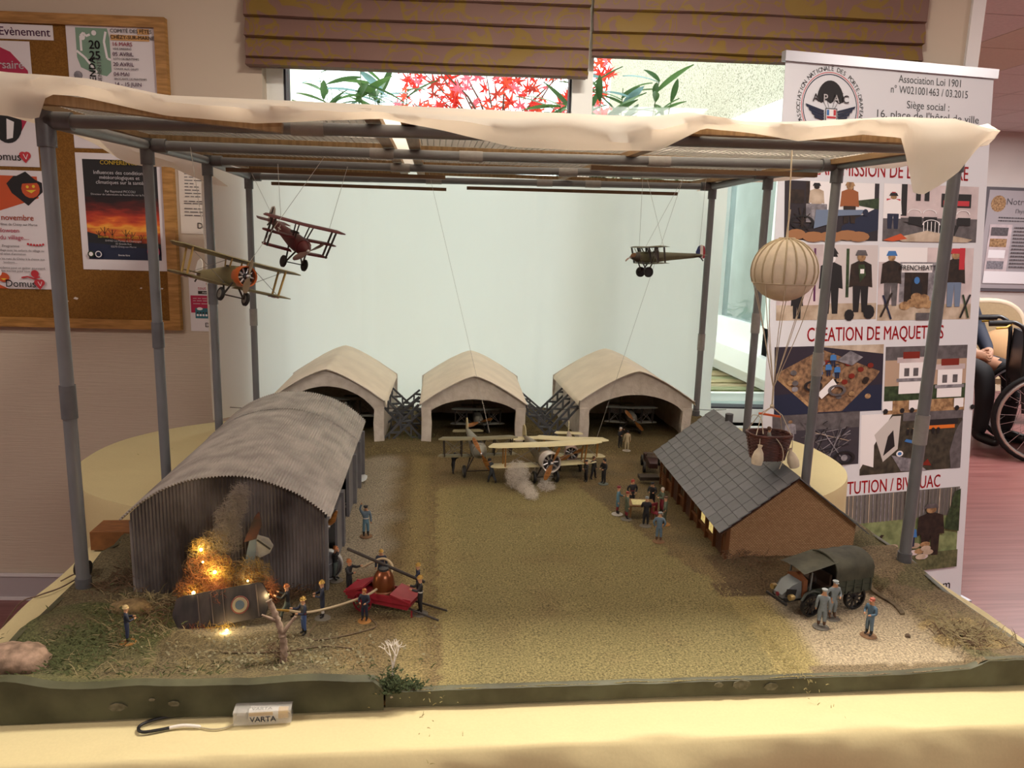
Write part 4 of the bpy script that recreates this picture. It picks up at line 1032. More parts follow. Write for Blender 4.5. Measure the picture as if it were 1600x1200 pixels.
# two roof panels: batten frames covered with wire netting
WIRE = mat('galvanised_wire', '#8f8c88', .5, .5)
def roof_panel(label, x0, x1, y0, y1, z, xb, seed):
    t = thing('wire_roof_panel', label, 'roof panel', (x0, y0, z), (R(1.0), 0, 0), 'wire netting panels on the canopy frame')
    W_, D_ = x1 - x0, y1 - y0
    for a, b_ in (((0, 0, 0), (W_, 0, .0)), ((0, D_, 0), (W_, D_, 0)), ((0, 0, 0), (0, D_, 0)), ((W_, 0, 0), (W_, D_, 0))):
        MB().bar(a, b_, .022, .010).build('batten', BAT, t)
    for f in xb: MB().bar((f, .011, 0), (f, D_ - .011, 0), .020, .009).build('batten', BAT, t)
    for f in (.36, .70): MB().bar((.011, D_ * f, 0), (W_ - .011, D_ * f, 0), .020, .009).build('batten', BAT, t)
    b = MB(); s_ = .0115
    for i in range(int(W_ / s_)): b.bar((i * s_, 0, .007 + .0015 * math.sin(i * .7)), (i * s_ + .004, D_, .007), .0011, .0011)
    for j in range(int(D_ / s_)): b.bar((0, j * s_, .008), (W_, j * s_ + .003 * math.sin(j), .008 + .001 * math.sin(j * .5)), .0011, .0011)
    b.build('wire_netting', WIRE, t, kind='stuff')
roof_panel('left wire netting panel in a pine batten frame on top of the canopy', -.545, -.085, 1.125, 2.40, 1.510, (), 1)
roof_panel('right wire netting panel in a pine batten frame on top of the canopy', -.035, .800, 1.135, 2.38, 1.509, (.42,), 2)
# loose battens pushed under the rails
for (x0, y0, x1, y1, z, lab) in ((-.545, 1.112, -.205, 1.122, 1.514, 'slanting'), (-.49, 1.955, .03, 1.96, 1.490, 'long brown'), (-.47, 2.38, .04, 2.385, 1.486, 'darkest'), (.10, 2.345, .72, 2.28, 1.490, 'right-hand'), (.32, 1.60, .79, 1.575, 1.494, 'short')):
    b = MB(); b.bar((0, 0, 0), (x1 - x0, y1 - y0, -.026 if lab == 'slanting' else 0), .016, .013 if lab == 'slanting' else .009)
    if lab == 'slanting': lb = 'slanting pine batten at the front left edge of the canopy'
    elif lab == 'long brown': lb = 'long brown batten under the third canopy rail on the left'
    elif lab == 'darkest': lb = 'dark batten under the rearmost canopy rail on the left'
    elif lab == 'right-hand': lb = 'dark batten under the rearmost canopy rail on the right'
    else: lb = 'short batten under the canopy netting near the balloon'
    o = b.build('loose_batten', BAT if lab == 'slanting' else mat('dark_batten', '#6b4e33', .6), None); o.location = (x0, y0, z); tag(o, lb, 'batten', 'loose battens of the canopy')

# white sheet over the canopy
SHEET = mat('white_table_paper', '#efe6da', .75, transl=.72, bump=.12, bscale=40)
FT = [(-.62, 1.548), (-.551, 1.542), (-.45, 1.539), (-.352, 1.522), (-.251, 1.520), (-.151, 1.516), (-.032, 1.513), (.107, 1.512), (.201, 1.520), (.26, 1.515), (.36, 1.532), (.454, 1.521), (.52, 1.525), (.664, 1.538), (.763, 1.540), (.815, 1.528)]
FB = [(-.62, 1.486), (-.556, 1.487), (-.51, 1.483), (-.497, 1.515), (-.46, 1.515), (-.35, 1.495), (-.235, 1.490), (-.151, 1.497), (-.067, 1.503), (.02, 1.490), (.108, 1.473), (.198, 1.472), (.317, 1.476), (.38, 1.509), (.455, 1.505), (.523, 1.497), (.618, 1.510), (.676, 1.508), (.69, 1.475), (.705, 1.432), (.722, 1.428), (.75, 1.445), (.775, 1.465), (.80, 1.50), (.815, 1.512)]
def cover():
    b = MB(); X0, X1 = -.635, .822; n = 150; rows = []
    def wob(x, k, a): return a * nz(x * 17, k * 2.3)
    for i in range(n + 1):
        x = lerp(X0, X1, i / n); zt, zb = interp(FT, x), interp(FB, x)
        zt = max(zt, 1.522)if False else zt
        drop = zt - zb
        pr = []
        for (y, f) in ((2.44, 0), (2.1, 0), (1.7, 0), (1.35, 0)):
            pr.append((x, y, 1.536 + .019 * smooth01((y - 1.2) / 1.2) + .004 * nz(x * 6, y * 6)))
        pr.append((x, 1.16, max(1.530, zt - .002)))
        pr.append((x, 1.112 + wob(x, 1, .006), zt))
        pr.append((x, 1.098 + wob(x, 2, .008), zt - drop * .18))
        pr.append((x, 1.092 + wob(x, 3, .014), zt - drop * .45 + wob(x, 5, .004)))
        pr.append((x, 1.096 + wob(x, 4, .012), zt - drop * .75 + wob(x, 6, .003)))
        pr.append((x, 1.102 + wob(x, 7, .006), zb))
        rows.append(pr)
    b.loft(rows, caps=False, closed=False)
    # left side flap, hanging outside the posts
    fl = []
    for i in range(31):
        y = lerp(1.12, 2.42, i / 30); d = lerp(.018, .058, smooth01((y - 1.42) / .25)) + .006 * math.sin(y * 9) + .008 * nz(y * 5, 1)
        fl.append([(-.625, y, 1.535), (-.64, y, 1.527), (-.642 + .004 * nz(y * 12, 2), y, 1.51), (-.60 + .012 * nz(y * 9, 3), y, 1.535 - d)])
    b.loft(fl, caps=False, closed=False)
    fl = []
    for i in range(31):
        y = lerp(1.12, 2.42, i / 30); d = .026 + .012 * smooth01((y - 1.2) / .2) * (.6 + .5 * math.sin(y * 11)) + .006 * nz(y * 5, 7)
        zr = 1.536 + .019 * smooth01((y - 1.2) / 1.2); fl.append([(.822, y, zr), (.838, y, zr - .007), (.840 + .004 * nz(y * 12, 2), y, zr - .018), (.828 + .014 * nz(y * 9, 3), y, zr - .008 - d)])
    b.loft(fl, caps=False, closed=False)
    return b
tag(cover().build('paper_canopy_sheet', SHEET, None, 60), 'rumpled white paper sheet laid over the pipe canopy with drooping front edge', 'paper sheet')

# white backdrop hanging behind the model
BACK = mat('white_backdrop_paper', '#f6f6f2', .8, transl=.78, bump=.25, bscale=7)
def backdrop():
    b = MB(); nu, nv = 110, 36
    def f(a, c):
        x = lerp(-.660, .925, a); z = lerp(.778, 1.540, c); y = 2.448
        y += .006 * math.sin(x * 9 + z * 2) + .004 * nz(x * 14, z * 5) + .002 * nz(x * 40, z * 30)
        if x < -.56: y -= .10 * ((-.56 - x) / .1) ** 1.3
        if x > .85: y -= .03 * ((x - .85) / .08) ** 1.2
        for xf in (-.445, -.20, .335, .62): y += .004 * math.exp(-((x - xf) / .004) ** 2)
        if a == 1: x += .01 * nz(z * 6, 3)
        return (x, y, z)
    return b.grid(nu, nv, f)
tag(backdrop().build('paper_backdrop', BACK, None, 180), 'translucent white paper backdrop hanging behind the model hangars, lit by the window', 'backdrop')
# ================================================================== MODEL BUILDINGS
# ---- corrugated iron hut
CORR = mat('weathered_corrugated_roof', '#b4aca6', .55, .1, col2='#938b86', scale=26, bump=.1)
SOOT = mat('sooty_corrugated_wall', '#8a8280', .6, .1, col2='#3c3433', scale=17, lo=.38, hi=.72, detail=6, stretch=(1, 1, .45))
HGREY = mat('hut_grey_paint', '#6d6c70', .5, var=.1, scale=40); HDARK = mat('hut_dark_inside', '#2b2a2c', .9)
hut = thing('corrugated_hut', 'long round-roofed corrugated iron hut at the left of the airfield', 'hut', (-.305, 1.145, .798))
HX, HL, HE, HS = .143, .61, .124, .066
Rr = (.150 ** 2 + HS ** 2) / (2 * HS)
def arc(x): return HE + HS - Rr + math.sqrt(max(0, Rr * Rr - x * x))
def corr_wall(y, n=56, amp=.0022):
    b = MB(); k = n * 4; vs = []; rows = 3
    for i in range(k + 1):
        x = lerp(-HX, HX, i / k); dy = amp * math.sin(2 * PI * n * i / k)
        for j in range(rows): vs.append((x, y + dy, lerp(0, arc(x) - .001, j / (rows - 1))))
    fs = [(i * rows + j, (i + 1) * rows + j, (i + 1) * rows + j + 1, i * rows + j + 1) for i in range(k) for j in range(rows - 1)]
    return b.add(vs, fs)
corr_wall(0).build('corrugated_front_wall', SOOT, hut, 180)
corr_wall(HL - .01).build('corrugated_back_wall', SOOT, hut, 180)
def corr_roof(y0, y1, lift):
    b = MB(); n = 70; k = n * 4; A = math.asin(.152 / Rr); vs = []
    for i in range(k + 1):
        a = lerp(-A, A, i / k); rr = Rr + lift + .0018 * math.sin(2 * PI * n * i / k)
        for y in (y0, (y0 + y1) / 2, y1):
            rw = rr + .0012 * nz(a * 4, y * 11)
            vs.append((rw * math.sin(a), y, HE + HS - Rr + rw * math.cos(a)))
    fs = [(i * 3 + j, (i + 1) * 3 + j, (i + 1) * 3 + j + 1, i * 3 + j + 1) for i in range(k) for j in range(2)]
    # thin under-skin
    return b.add(vs, fs)
corr_roof(-.012, .445, .002).build('roof_sheet', CORR, hut, 180)
corr_roof(.435, HL + .006, .0035).build('roof_sheet', CORR, hut, 180)
for s_, nm in ((-1, 'left'),):
    MB().bx(-HX - .002, -HX + .002, 0, HL - .01, 0, HE - .006).build('side_wall', SOOT, hut)
# open right side: posts, lintel, door leaves
MB().bx(HX - .003, HX + .003, 0, HL - .01, HE - .016, HE - .004).build('lintel', HGREY, hut)
MB().bx(HX - .004, HX + .004, .0, .012, 0, HE - .016).build('corner_post', HGREY, hut)
MB().bx(HX - .004, HX + .010, .17, .19, 0, HE - .022).build('door_post', HGREY, hut)
MB().bx(HX + .002, HX + .006, .105, .168, 0, HE - .028).build('door_leaf', HGREY, hut)
MB().bx(HX - .003, HX + .003, .32, HL - .01, 0, HE - .016).build('side_wall', HGREY, hut)
for y in (.40, .50, .59): MB().bx(HX + .003, HX + .010, y - .006, y + .006, 0, HE - .018).build('door_post', HGREY, hut)
MB().bx(-HX + .002, HX - .004, .004, HL - .014, -.002, .002).build('hut_floor', HDARK, hut)
# grey aeroplane parked inside the hut, only nose and tail showing at the open side
SIL = mat('silver_dope', '#b9b9bc', .35, .3); PROPW = mat('varnished_prop_wood', '#a8713a', .35, col2='#7d4e22', scale=60, stretch=(1, 1, 6)); METAL = mat('bright_metal', '#c9c9cc', .25, .8)
BLACK = mat('tyre_black', '#1b1a1b', .6); DARKM = mat('dark_engine_metal', '#3a393c', .4, .5)
hp = thing('parked_aeroplane', 'grey model aeroplane half hidden in the open side of the corrugated hut', 'model aeroplane', (-.172, 1.215, .80))
MB().lathe([(.001, -.004), (.020, -.004), (.024, 0), (.024, .006), (.001, .006)], 24, (.008, -.035, .026), 'y').build('wheel_disc', HGREY, hp, 40)
MB().lathe([(.0225, -.0045), (.0245, -.0045), (.0245, .0065), (.0225, .0065)], 24, (.008, -.035, .026), 'y').build('rim', SIL, hp, 40)
for a in (.5, 1.4): MB().bar((.008 - .02 * math.cos(a), -.040, .026 - .02 * math.sin(a)), (.008 + .02 * math.cos(a), -.040, .026 + .02 * math.sin(a)), .002, .001).build('spoke', SIL, hp)
MB().tube([(-.008, .0, .052), (-.002, 0, .068), (.005, 0, .078), (.013, 0, .088), (.020, 0, .104)], [.002, .006, .003, .006, .002], 8).build('propeller', PROPW, hp, 60)
MB().ball((.006, -.004, .078), .004, 8, 6).build('propeller_hub', METAL, hp, 60)
MB().lathe([(.001, -.05), (.018, -.045), (.022, 0), (.022, .05), (.012, .15)], 14, (-.02, .06, .06), 'y').build('fuselage', HGREY, hp, 40)
w_ = MB(); w_.loft([[(x + .018 * c, y, z) for c, z in ((-1, .0), (-.5, .004), (.6, .004), (1, 0), (.4, -.003), (-.6, -.003))] for x, y, z in ()] or [[(-.012, .44 + t * .045, .008), (.006 + .018 * math.sin(PI * min(1, t + .3) * .6), .44 + t * .045, .012), (.012 + .018 * math.sin(PI * min(1, t + .3) * .6), .44 + t * .045, .009), (.0, .44 + t * .045, .003)] for t in (0, .3, .6, .85, 1)])
w_.build('wing_tip', SIL, hp, 50)
MB().bx(.010, .016, .455, .47, .01, .07).build('tail_post', SIL, hp)

# ---- brick barrack with slate roof
def mat_brick():
    m = mat('small_brick_print', '#a5754a', .85)
    nt = m.node_tree; b = nt.nodes['Principled BSDF']; L = nt.links.new
    tc = nd(nt, 'ShaderNodeTexCoord'); sx = nd(nt, 'ShaderNodeSeparateXYZ'); L(tc.outputs['Object'], sx.inputs[0])
    cb_ = nd(nt, 'ShaderNodeCombineXYZ'); L(sx.outputs['X'], cb_.inputs[0]); L(sx.outputs['Z'], cb_.inputs[1])
    br = nd(nt, 'ShaderNodeTexBrick'); br.inputs['Scale'].default_value = 1.0
    br.inputs['Brick Width'].default_value = .0052; br.inputs['Row Height'].default_value = .0026; br.inputs['Mortar Size'].default_value = .0005
    br.inputs['Color1'].default_value = (*lin('#cba277'), 1); br.inputs['Color2'].default_value = (*lin('#b68a60'), 1); br.inputs['Mortar'].default_value = (*lin('#80644a'), 1)
    L(cb_.outputs[0], br.inputs['Vector']); L(br.outputs['Color'], b.inputs['Base Color'])
    bp = nd(nt, 'ShaderNodeBump'); bp.inputs['Strength'].default_value = .5; bp.inputs['Distance'].default_value = .001; bp.invert = True
    L(br.outputs['Fac'], bp.inputs['Height']); L(bp.outputs[0], b.inputs['Normal'])
    return m
BRICK = mat_brick()
TIMB = mat('brown_timber', '#7a4a24', .6, col2='#59351a', scale=30, stretch=(1, 1, .3)); TIMD = mat('dark_timber', '#46291a', .6)
SLATE = [mat('slate_card_%d' % i, c, .6, var=.06, scale=50) for i, c in enumerate(('#6c6d72', '#696a6f', '#6f7075', '#67686d'))]
LITP = mat('lit_window_pane', '#f2d98a', .5, emit=.35)
hs = thing('brick_barrack', 'brick gabled barrack with dark slate roof and timber front at the right of the airfield', 'building', (.520, 1.236, .796), (R(2.4), 0, R(-1.2)))
BWd, BLn, BE, BA, BX = .235, .42, .068, .158, .114
def gable(y0, y1): return MB().prism([(0, y0, -.02), (BWd, y0, -.02), (BWd, y0, BE), (BX, y0, BA), (0, y0, BE)], (0, y1 - y0, 0))
gable(0, .006).build('brick_gable', BRICK, hs); gable(BLn - .006, BLn).build('brick_gable', BRICK, hs)
MB().bx(BWd - .006, BWd, .006, BLn - .006, -.02, BE).build('brick_rear_wall', BRICK, hs)
MB().bx(.004, .008, .006, BLn - .006, -.02, BE).build('timber_wall', TIMB, hs)
MB().bx(-.001, .006, -.001, .012, -.02, BE).build('corner_board', TIMB, hs)
NB_ = 9; seg = (BLn - .012) / NB_
for i in range(NB_ + 1):
    y = .012 + seg * i
    if i: MB().bx(-.003, .006, y - .0025, y + .0025, -.02, BE - .001).build('timber_post', TIMB, hs)
for i in range(NB_):
    y0, y1 = .012 + seg * i + .003, .012 + seg * (i + 1) - .003
    MB().bx(-.0015, .005, y0, y1, .050, .054).build('timber_rail', TIMB, hs)
    if i in (0, 4, 6):
        d_ = MB().bx(.001, .0045, y0 + .003, y1 - .003, -.018, .049).build('door', TIMD, hs)
        MB().bx(-.001, .001, y0 + .001, y0 + .003, -.018, .05).build('door_jamb', TIMB, d_); MB().ball((.0005, y1 - .008, .018), .0012, 6, 4).build('door_knob', METAL, d_)
    else:
        MB().bx(-.0015, .005, y0, y1, .014, .018).build('timber_rail', TIMB, hs)
        wd_ = MB().bx(.0008, .0042, y0 + .006, y1 - .006, .019, .049).build('window', TIMD, hs)
        for a in range(2):
            for c in range(3):
                yy = lerp(y0 + .008, y1 - .008, a / 2); yz = (y1 - y0 - .016) / 2; zz = .021 + .0092 * c
                MB().bx(.0002, .0008, yy + .001, yy + yz - .001, zz, zz + .0082).build('pane', LITP if i in (1, 2) else mat('dark_pane', '#4a3a22', .3), wd_)
# roof: one slate at a time on the airfield side, a plain deck behind
sl = math.hypot(BX + .016, BA - BE + .012); ang = math.atan2(BA - BE + .012, BX + .016)
SLM = [MB().box((0, 0, 0), (.0245, .0333, .0018)).mesh('slate', m) for m in SLATE]
ROWS, COLS = 8, 14
rl = BLn + .028
for i in range(ROWS):
    for j in range(COLS):
        d = (i + .5) / ROWS * sl
        x = -.016 + d * math.cos(ang); z = BE - .012 + d * math.sin(ang) + .0022
        y = -.014 + (j + .5 + (.0 if i % 2 else .0)) / COLS * rl
        o = inst(SLM[(i * 5 + j * 3 + (i * j) % 2) % 4], 'slate', hs, (x - .0012, y, z + .0016), (0, -ang + .085, 0))
        o.scale = (1, rl / COLS / .0339, 1)
MB().bar((-.016, -.014 + rl / 2, BE - .012), (BX, -.014 + rl / 2, BA), rl, .002, (0, 0, 1)).build('roof_deck', TIMD, hs)
for i in range(6):
    f = i / 6; x0, z0 = lerp(BX, BWd + .016, f), lerp(BA, BE - .012, f) + .001; x1, z1 = lerp(BX, BWd + .016, f + .19), lerp(BA, BE - .012, f + .19)
    MB().bar((x0, -.014 + rl / 2, z0 + .0015), (x1, -.014 + rl / 2, z1 + .0015), rl, .0016).build('slate_course', SLATE[i % 4], hs)
MB().cyl((BX + .004, BLn - .075, BA - .012), (BX + .004, BLn - .075, BA + .018), .0085, n=12).build('chimney', mat('chimney_grey', '#4d4b4e', .7), hs, 40)
MB().bx(-.05, -.005, BLn - .005, BLn + .02, -.004, .004).build('step_stone', mat('dark_stone', '#3b3128', .9), hs)

# ---- three canvas hangars
CANV = mat('cream_canvas', '#ece2d0', .85, var=.05, scale=18, bump=.25, bscale=60); CANF = mat('cream_canvas_front', '#d6cec4', .85, col2='#bfb4a8', scale=45, bump=.45, bscale=90, lo=.2)  # roof canvas paler than the fronts: light from above put into its colour
GIRD = mat('dark_grey_girder', '#4b4d52', .6)
def hangar(label, x, y, wd, he, ha, depth, arch_z, rise, bl, br, drift):
    t = thing('canvas_hangar', label, 'hangar', (x, y, .7995), 0, 'canvas hangars along the back of the airfield')
    h = wd / 2
    roof = lambda q: he + (ha - he) * (1 - abs(q / h) ** 1.35)
    pin_ = h - .026
    arch = lambda q: -.004 if abs(q) > pin_ else .086 + (arch_z - .086) * (1 - (q / pin_) ** 2) ** .8
    xs_ = sorted(set([-h + 2 * h * i / 48 for i in range(49)] + [-pin_ - 1e-4, -pin_ + 1e-4, pin_ - 1e-4, pin_ + 1e-4]))
    b = MB(); rings = [[(q, 0, arch(q)), (q, 0, roof(q)), (q, .010, roof(q)), (q, .010, arch(q))] for q in xs_]
    b.loft(rings); b.build('canvas_front', CANF, t, 30)
    for s_ in (-1, 1):
        MB().loft([[(s_ * (h - .026), -.004, -.004), (s_ * (h + .001), -.004, -.004), (s_ * (h + .001), .016, -.004), (s_ * (h - .026), .016, -.004)], [(s_ * (h - .028), -.003, .05), (s_ * (h - .002), -.003, .05), (s_ * (h - .002), .014, .05), (s_ * (h - .028), .014, .05)], [(s_ * (h - .025), -.004, .094), (s_ * (h + .001), -.004, .094), (s_ * (h + .001), .014, .094), (s_ * (h - .025), .014, .094)]]).build('canvas_pillar', CANF, t, 40)
        MB().grid(6, 8, lambda a, c: (s_ * (h - .002 + .010 * (1 - c) * a) + drift * a + .002 * nz(a * 5, c * 5, s_) * (1 - a), lerp(.008, depth, a), lerp(-.004, he + rise * a, c))).build('canvas_side', CANF, t, 60)
    MB().grid(16, 2, lambda a, c: (lerp(-h - .009, h + .009, a) + drift, depth - .003, lerp(-.004, roof(max(-h, min(h, lerp(-h, h, a)))) + rise * .9, c))).build('canvas_back', CANF, t)
    # roof canvas with a small drip edge
    rws = []
    qs = [-1.045, -1.03] + [-1 + 2 * i / 32 for i in range(33)] + [1.03, 1.045]
    for k in range(9):
        f = k / 8; yy = lerp(-.010, depth + .006, f); sg = -.003 * math.sin(PI * f)
        row = []
        for q in qs:
            qq = max(-1, min(1, q)) * h
            z = roof(qq) + .0022 + rise * f + sg * (1 - abs(qq / h)) + .0006 * nz(q * 8, f * 6, x)
            if abs(q) > 1.04: z -= .014
            elif abs(q) > 1.02: z -= .004
            row.append((q * h + drift * f, yy, z))
        rws.append(row)
    low = [[(a, b_, c - .0022) for a, b_, c in rw] for rw in rws]
    rb = MB(); rb.loft(rws, caps=False, closed=False); rb.build('canvas_roof', CANV, t, 45)
    edge = MB(); edge.tube([(q * h, -.010, roof(max(-1, min(1, q)) * h) + .001) for q in qs[1:-1]], .0016, 5); edge.build('roof_hem', CANF, t, 60)
    # lattice buttresses leaning out from the eaves
    for s_, on in ((-1, bl), (1, br)):
        if not on: continue
        for k in range(3):
            yy = .03 + .10 * k
            a = Vector((s_ * (h + .002), yy, he - .016)); e = Vector((s_ * (h + .095), yy - .012, -.003 if k == 0 else .012))
            d = (e - a); nrm = Vector((d.z, 0, -d.x)).normalized() * .011
            bb_ = MB(); bb_.bar(a + nrm * .85, e + nrm * .85, .005, .0065, (0, 1, 0)); bb_.bar(a - nrm * .85, e - nrm * .85, .005, .0065, (0, 1, 0))
            N_ = 6
            for j in range(N_ + 1):
                p0 = a.lerp(e, j / N_); sgn = 1 if j % 2 else -1
                if j < N_:
                    p1 = a.lerp(e, (j + 1) / N_); bb_.bar(p0 + nrm * sgn, p1 - nrm * sgn, .0045, .0105, (0, 1, 0))
            bb_.build('lattice_buttress', GIRD, t)
    for s_ in (-1, 1):
        MB().tube([(s_ * h, 0, .093), (s_ * (h + .06), -.003, .090), (s_ * (h + .10), 0, .092)], .0009, 5).build('guy_wire', mat('wire_dark', '#3b3a3a', .5, .4), t)
    return t
hangar('left cream canvas hangar, partly behind the corrugated hut', -.276, 2.035, .300, .113, .196, .345, .150, .012, 0, 1, .012)
hangar('middle cream canvas hangar with a biplane in its doorway', .115, 2.03, .282, .106, .182, .345, .118, .016, 1, 1, .006)
hangar('right cream canvas hangar, partly behind the brick barrack', .566, 2.035, .318, .116, .199, .345, .132, .010, 1, 0, -.014)
# ================================================================== MODEL AEROPLANES
OLIVE = mat('olive_dope', '#7f7752', .5, var=.08, scale=30); OLIVED = mat('olive_dope_under', '#7d7450', .5, var=.08, scale=30)
RED = mat('dark_red_dope', '#5e1c22', .45, var=.1, scale=40); LINEN = mat('linen_dope', '#c9bf98', .5, var=.05, scale=30); GREYD = mat('grey_dope', '#8a8a80', .5, var=.08, scale=30)
ORNG = mat('orange_cowl', '#c2622a', .4); WCOWL = mat('pale_cowl', '#cfc7c2', .35, .2); STRUT = mat('strut_wood', '#a5763c', .45); STRUTD = mat('strut_dark', '#3b3430', .5)
KHAKI = mat('khaki_fuselage', '#5e5c45', .5, var=.1, scale=40); BRWN = mat('dark_brown_dope', '#4a2f2c', .5)
RIG = mat('rigging_wire', '#8a8680', .5, .3); FRB = mat('flag_blue', '#24346e', .5); FRW = mat('flag_white', '#e4e0da', .5); FRR = mat('flag_red', '#9c2430', .5); TIRE = BLACK
def wing(b, span, chord, th, y0, z, sweep=0., dihed=0., rake=.35, x0=-1., x1=1., n=14):
    """aerofoil slab: leading edge towards -y, rounded raked tips"""
    rings = []
    for i in range(n + 1):
        t = lerp(x0, x1, i / n); a = abs(t)
        # chord taper near the tips
        e = max(0, (a - .86) / .14); c = chord * (1 - .8 * e * e); ys = y0 + chord * rake * .5 * e * e
        x = t * span / 2; zz = z + dihed * a; tt = th * (1 - .5 * e)
        rings.append([(x, ys, zz), (x, ys + .08 * c, zz + tt * .6), (x, ys + .35 * c, zz + tt), (x, ys + .7 * c, zz + tt * .7), (x, ys + c, zz + .0004), (x, ys + .6 * c, zz - .0002), (x, ys + .2 * c, zz - tt * .15)])
    return b.loft(rings)
def aeroplane(name, label, loc, rot, cfg, group='model aeroplanes'):
    """nose towards -y, length about .2 m, sitting on its wheels at z = 0"""
    c = dict(span=.26, chord=.045, gap=.046, nw=2, stag=.006, low=.036, L=.20, fr=.0155, wing=LINEN, wing2=None, fus=LINEN, strut=STRUT, cowl=WCOWL, cowlr=.021, engine=True, prop=.075, pang=.5, rud=LINEN, wheel=.0135, gearx=.026, propm=PROPW, nose='rotary', strx=(.72,), lowspan=.94, tricolor=False, bracing=True, wheelm=None)
    c.update(cfg); t = thing(name, label, 'model aeroplane', loc, rot, group)
    zl = c['low']; zc = zl + .020; cy = -.035; fr = c['fr']; z_top = zl + c['gap'] + (.0 if c['nw'] == 2 else .018)
    # fuselage
    b = MB(); rings = []
    for (y, r1, r2, dz) in ((-.052, fr * 1.10, fr * 1.10, 0), (-.03, fr * 1.12, fr * 1.18, 0), (0, fr, fr * 1.15, 0), (.05, fr * .72, fr * .85, .002), (c['L'] * .62, fr * .36, fr * .5, .004), (c['L'] * .74, fr * .10, fr * .30, .005)):
        rings.append([(r1 * math.copysign(abs(math.cos(a)) ** .75, math.cos(a)), y, zc + dz + r2 * math.copysign(abs(math.sin(a)) ** .75, math.sin(a))) for a in [2 * PI * k / 12 for k in range(12)]])
    b.loft(rings); b.build('fuselage', c['fus'], t, 40)
    ck = MB(); ck.lathe([(.008, 0), (.0095, .001), (.0095, .003), (.008, .003)], 14, (0, .006, zc + fr * 1.02)); ck.build('cockpit_rim', STRUTD, t, 40)
    # cowling, engine, propeller
    cr = c['cowlr']; yn = -.052
    if c['engine']:
        MB().lathe([(cr * .94, -.0), (cr * .86, -.018), (cr * .98, -.020), (cr, -.014), (cr, .006), (cr * .92, .008)], 24, (0, yn, zc), 'y').build('cowling', c['cowl'], t, 40)
        en = MB().lathe([(.001, -.008), (cr * .85, -.008), (cr * .85, .0), (.001, .0)], 20, (0, yn, zc), 'y').build('engine_plate', STRUTD, t, 40)
        for k in range(9):
            a = 2 * PI * k / 9
            MB().cyl((.3 * cr * math.cos(a), yn - .011, zc + .3 * cr * math.sin(a)), (.82 * cr * math.cos(a), yn - .011, zc + .82 * cr * math.sin(a)), cr * .125, n=8).build('cylinder', METAL, en, 50)
        MB().lathe([(.001, -.017), (.24 * cr, -.016), (.34 * cr, -.008)], 12, (0, yn, zc), 'y').build('crankcase', DARKM, en, 50)
    else:
        MB().lathe([(.001, -.024), (.30 * cr, -.022), (.55 * cr, -.014), (cr * .95, -.004), (cr, .004)], 20, (0, yn, zc), 'y').build('cowling', c['cowl'], t, 50)
    yp = yn - .024; pr = MB()
    pa = c['pang']; d = Vector((math.sin(pa), 0, math.cos(pa))); nrm = Vector((math.cos(pa), 0, -math.sin(pa)))
    for s_ in (-1, 1):
        rg = []
        for f, wd_, tw in ((.0, .0028, 1.2), (.15, .0036, 1.0), (.45, .0062, .7), (.75, .0055, .5), (.95, .0035, .4), (1.0, .0012, .3)):
            p = d * s_ * f * c['prop'] / 2 + Vector((0, yp, zc)); u = (nrm * math.cos(tw) + Vector((0, s_ * math.sin(tw), 0))) * wd_; v = (nrm * -math.sin(tw) + Vector((0, s_ * math.cos(tw), 0))) * .0011
            rg.append([p + u, p + v, p - u, p - v])
        pr.loft(rg)
    pp = pr.build('propeller', c['propm'], t, 50)
    MB().lathe([(.001, -.003), (.0035, -.002), (.0045, .002), (.003, .006), (.0025, .018)], 10, (0, yp, zc), 'y').build('propeller_hub', METAL, pp, 60)
    # wings
    w2 = c['wing2'] or c['wing']
    ty = cy - c['stag']
    up = wing(MB(), c['span'], c['chord'], .0042, ty, z_top, dihed=.002).build('upper_wing', c['wing'], t, 50)
    lows = [(zl, cy + .004, c['lowspan'])]
    if c['nw'] == 3: lows = [(zl, cy + .006, .80), (zl + (z_top - zl) * .48, cy + .002, .90)]
    for z, y, f in lows:
        for s_, n_ in ((-1, 'l'), (1, 'r')):
            a0 = (fr * .8) / (c['span'] * f / 2)
            wing(MB(), c['span'] * f, c['chord'] * .86, .0038, y, z, dihed=.003, x0=s_ * a0, x1=s_ * 1.0).build('lower_wing' if z == zl else 'middle_wing', w2, t, 50)
    hs_ = c['span'] / 2
    for fx in c['strx']:
        for s_ in (-1, 1):
            for dy in (.10, .62):
                x = s_ * fx * hs_
                MB().bar((x, ty + c['chord'] * dy, z_top + .001), (x * (.98), cy + .004 + c['chord'] * .86 * dy, zl + .003), .0024, .0045, (0, 1, 0)).build('wing_strut', c['strut'], t)
    for s_ in (-1, 1):
        for dy in (.15, .65): MB().bar((s_ * .016, ty + c['chord'] * dy, z_top + .001), (s_ * fr * .9, cy + .004 + c['chord'] * .7 * dy, zc + fr * .9), .0018, .0026, (0, 1, 0)).build('cabane_strut', c['strut'], t)
    if c['bracing']:
        for s_ in (-1, 1):
            x = s_ * c['strx'][-1] * hs_
            MB().cyl((x, cy + .012, zl + .003), (s_ * .016, cy + .008, z_top), .0006, n=4).build('bracing_wire', RIG, t)
            MB().cyl((x, cy + .008, z_top), (s_ * fr, cy + .012, zl + .003), .0006, n=4).build('bracing_wire', RIG, t)
            if len(c['strx']) > 1:
                x1 = s_ * c['strx'][0] * hs_
                MB().cyl((x, cy + .012, zl + .003), (x1, cy + .008, z_top), .0006, n=4).build('bracing_wire', RIG, t); MB().cyl((x1, cy + .012, zl + .003), (x, cy + .008, z_top), .0006, n=4).build('bracing_wire', RIG, t)
    # undercarriage
    wr = c['wheel']; gx = c['gearx']; gy = -.030
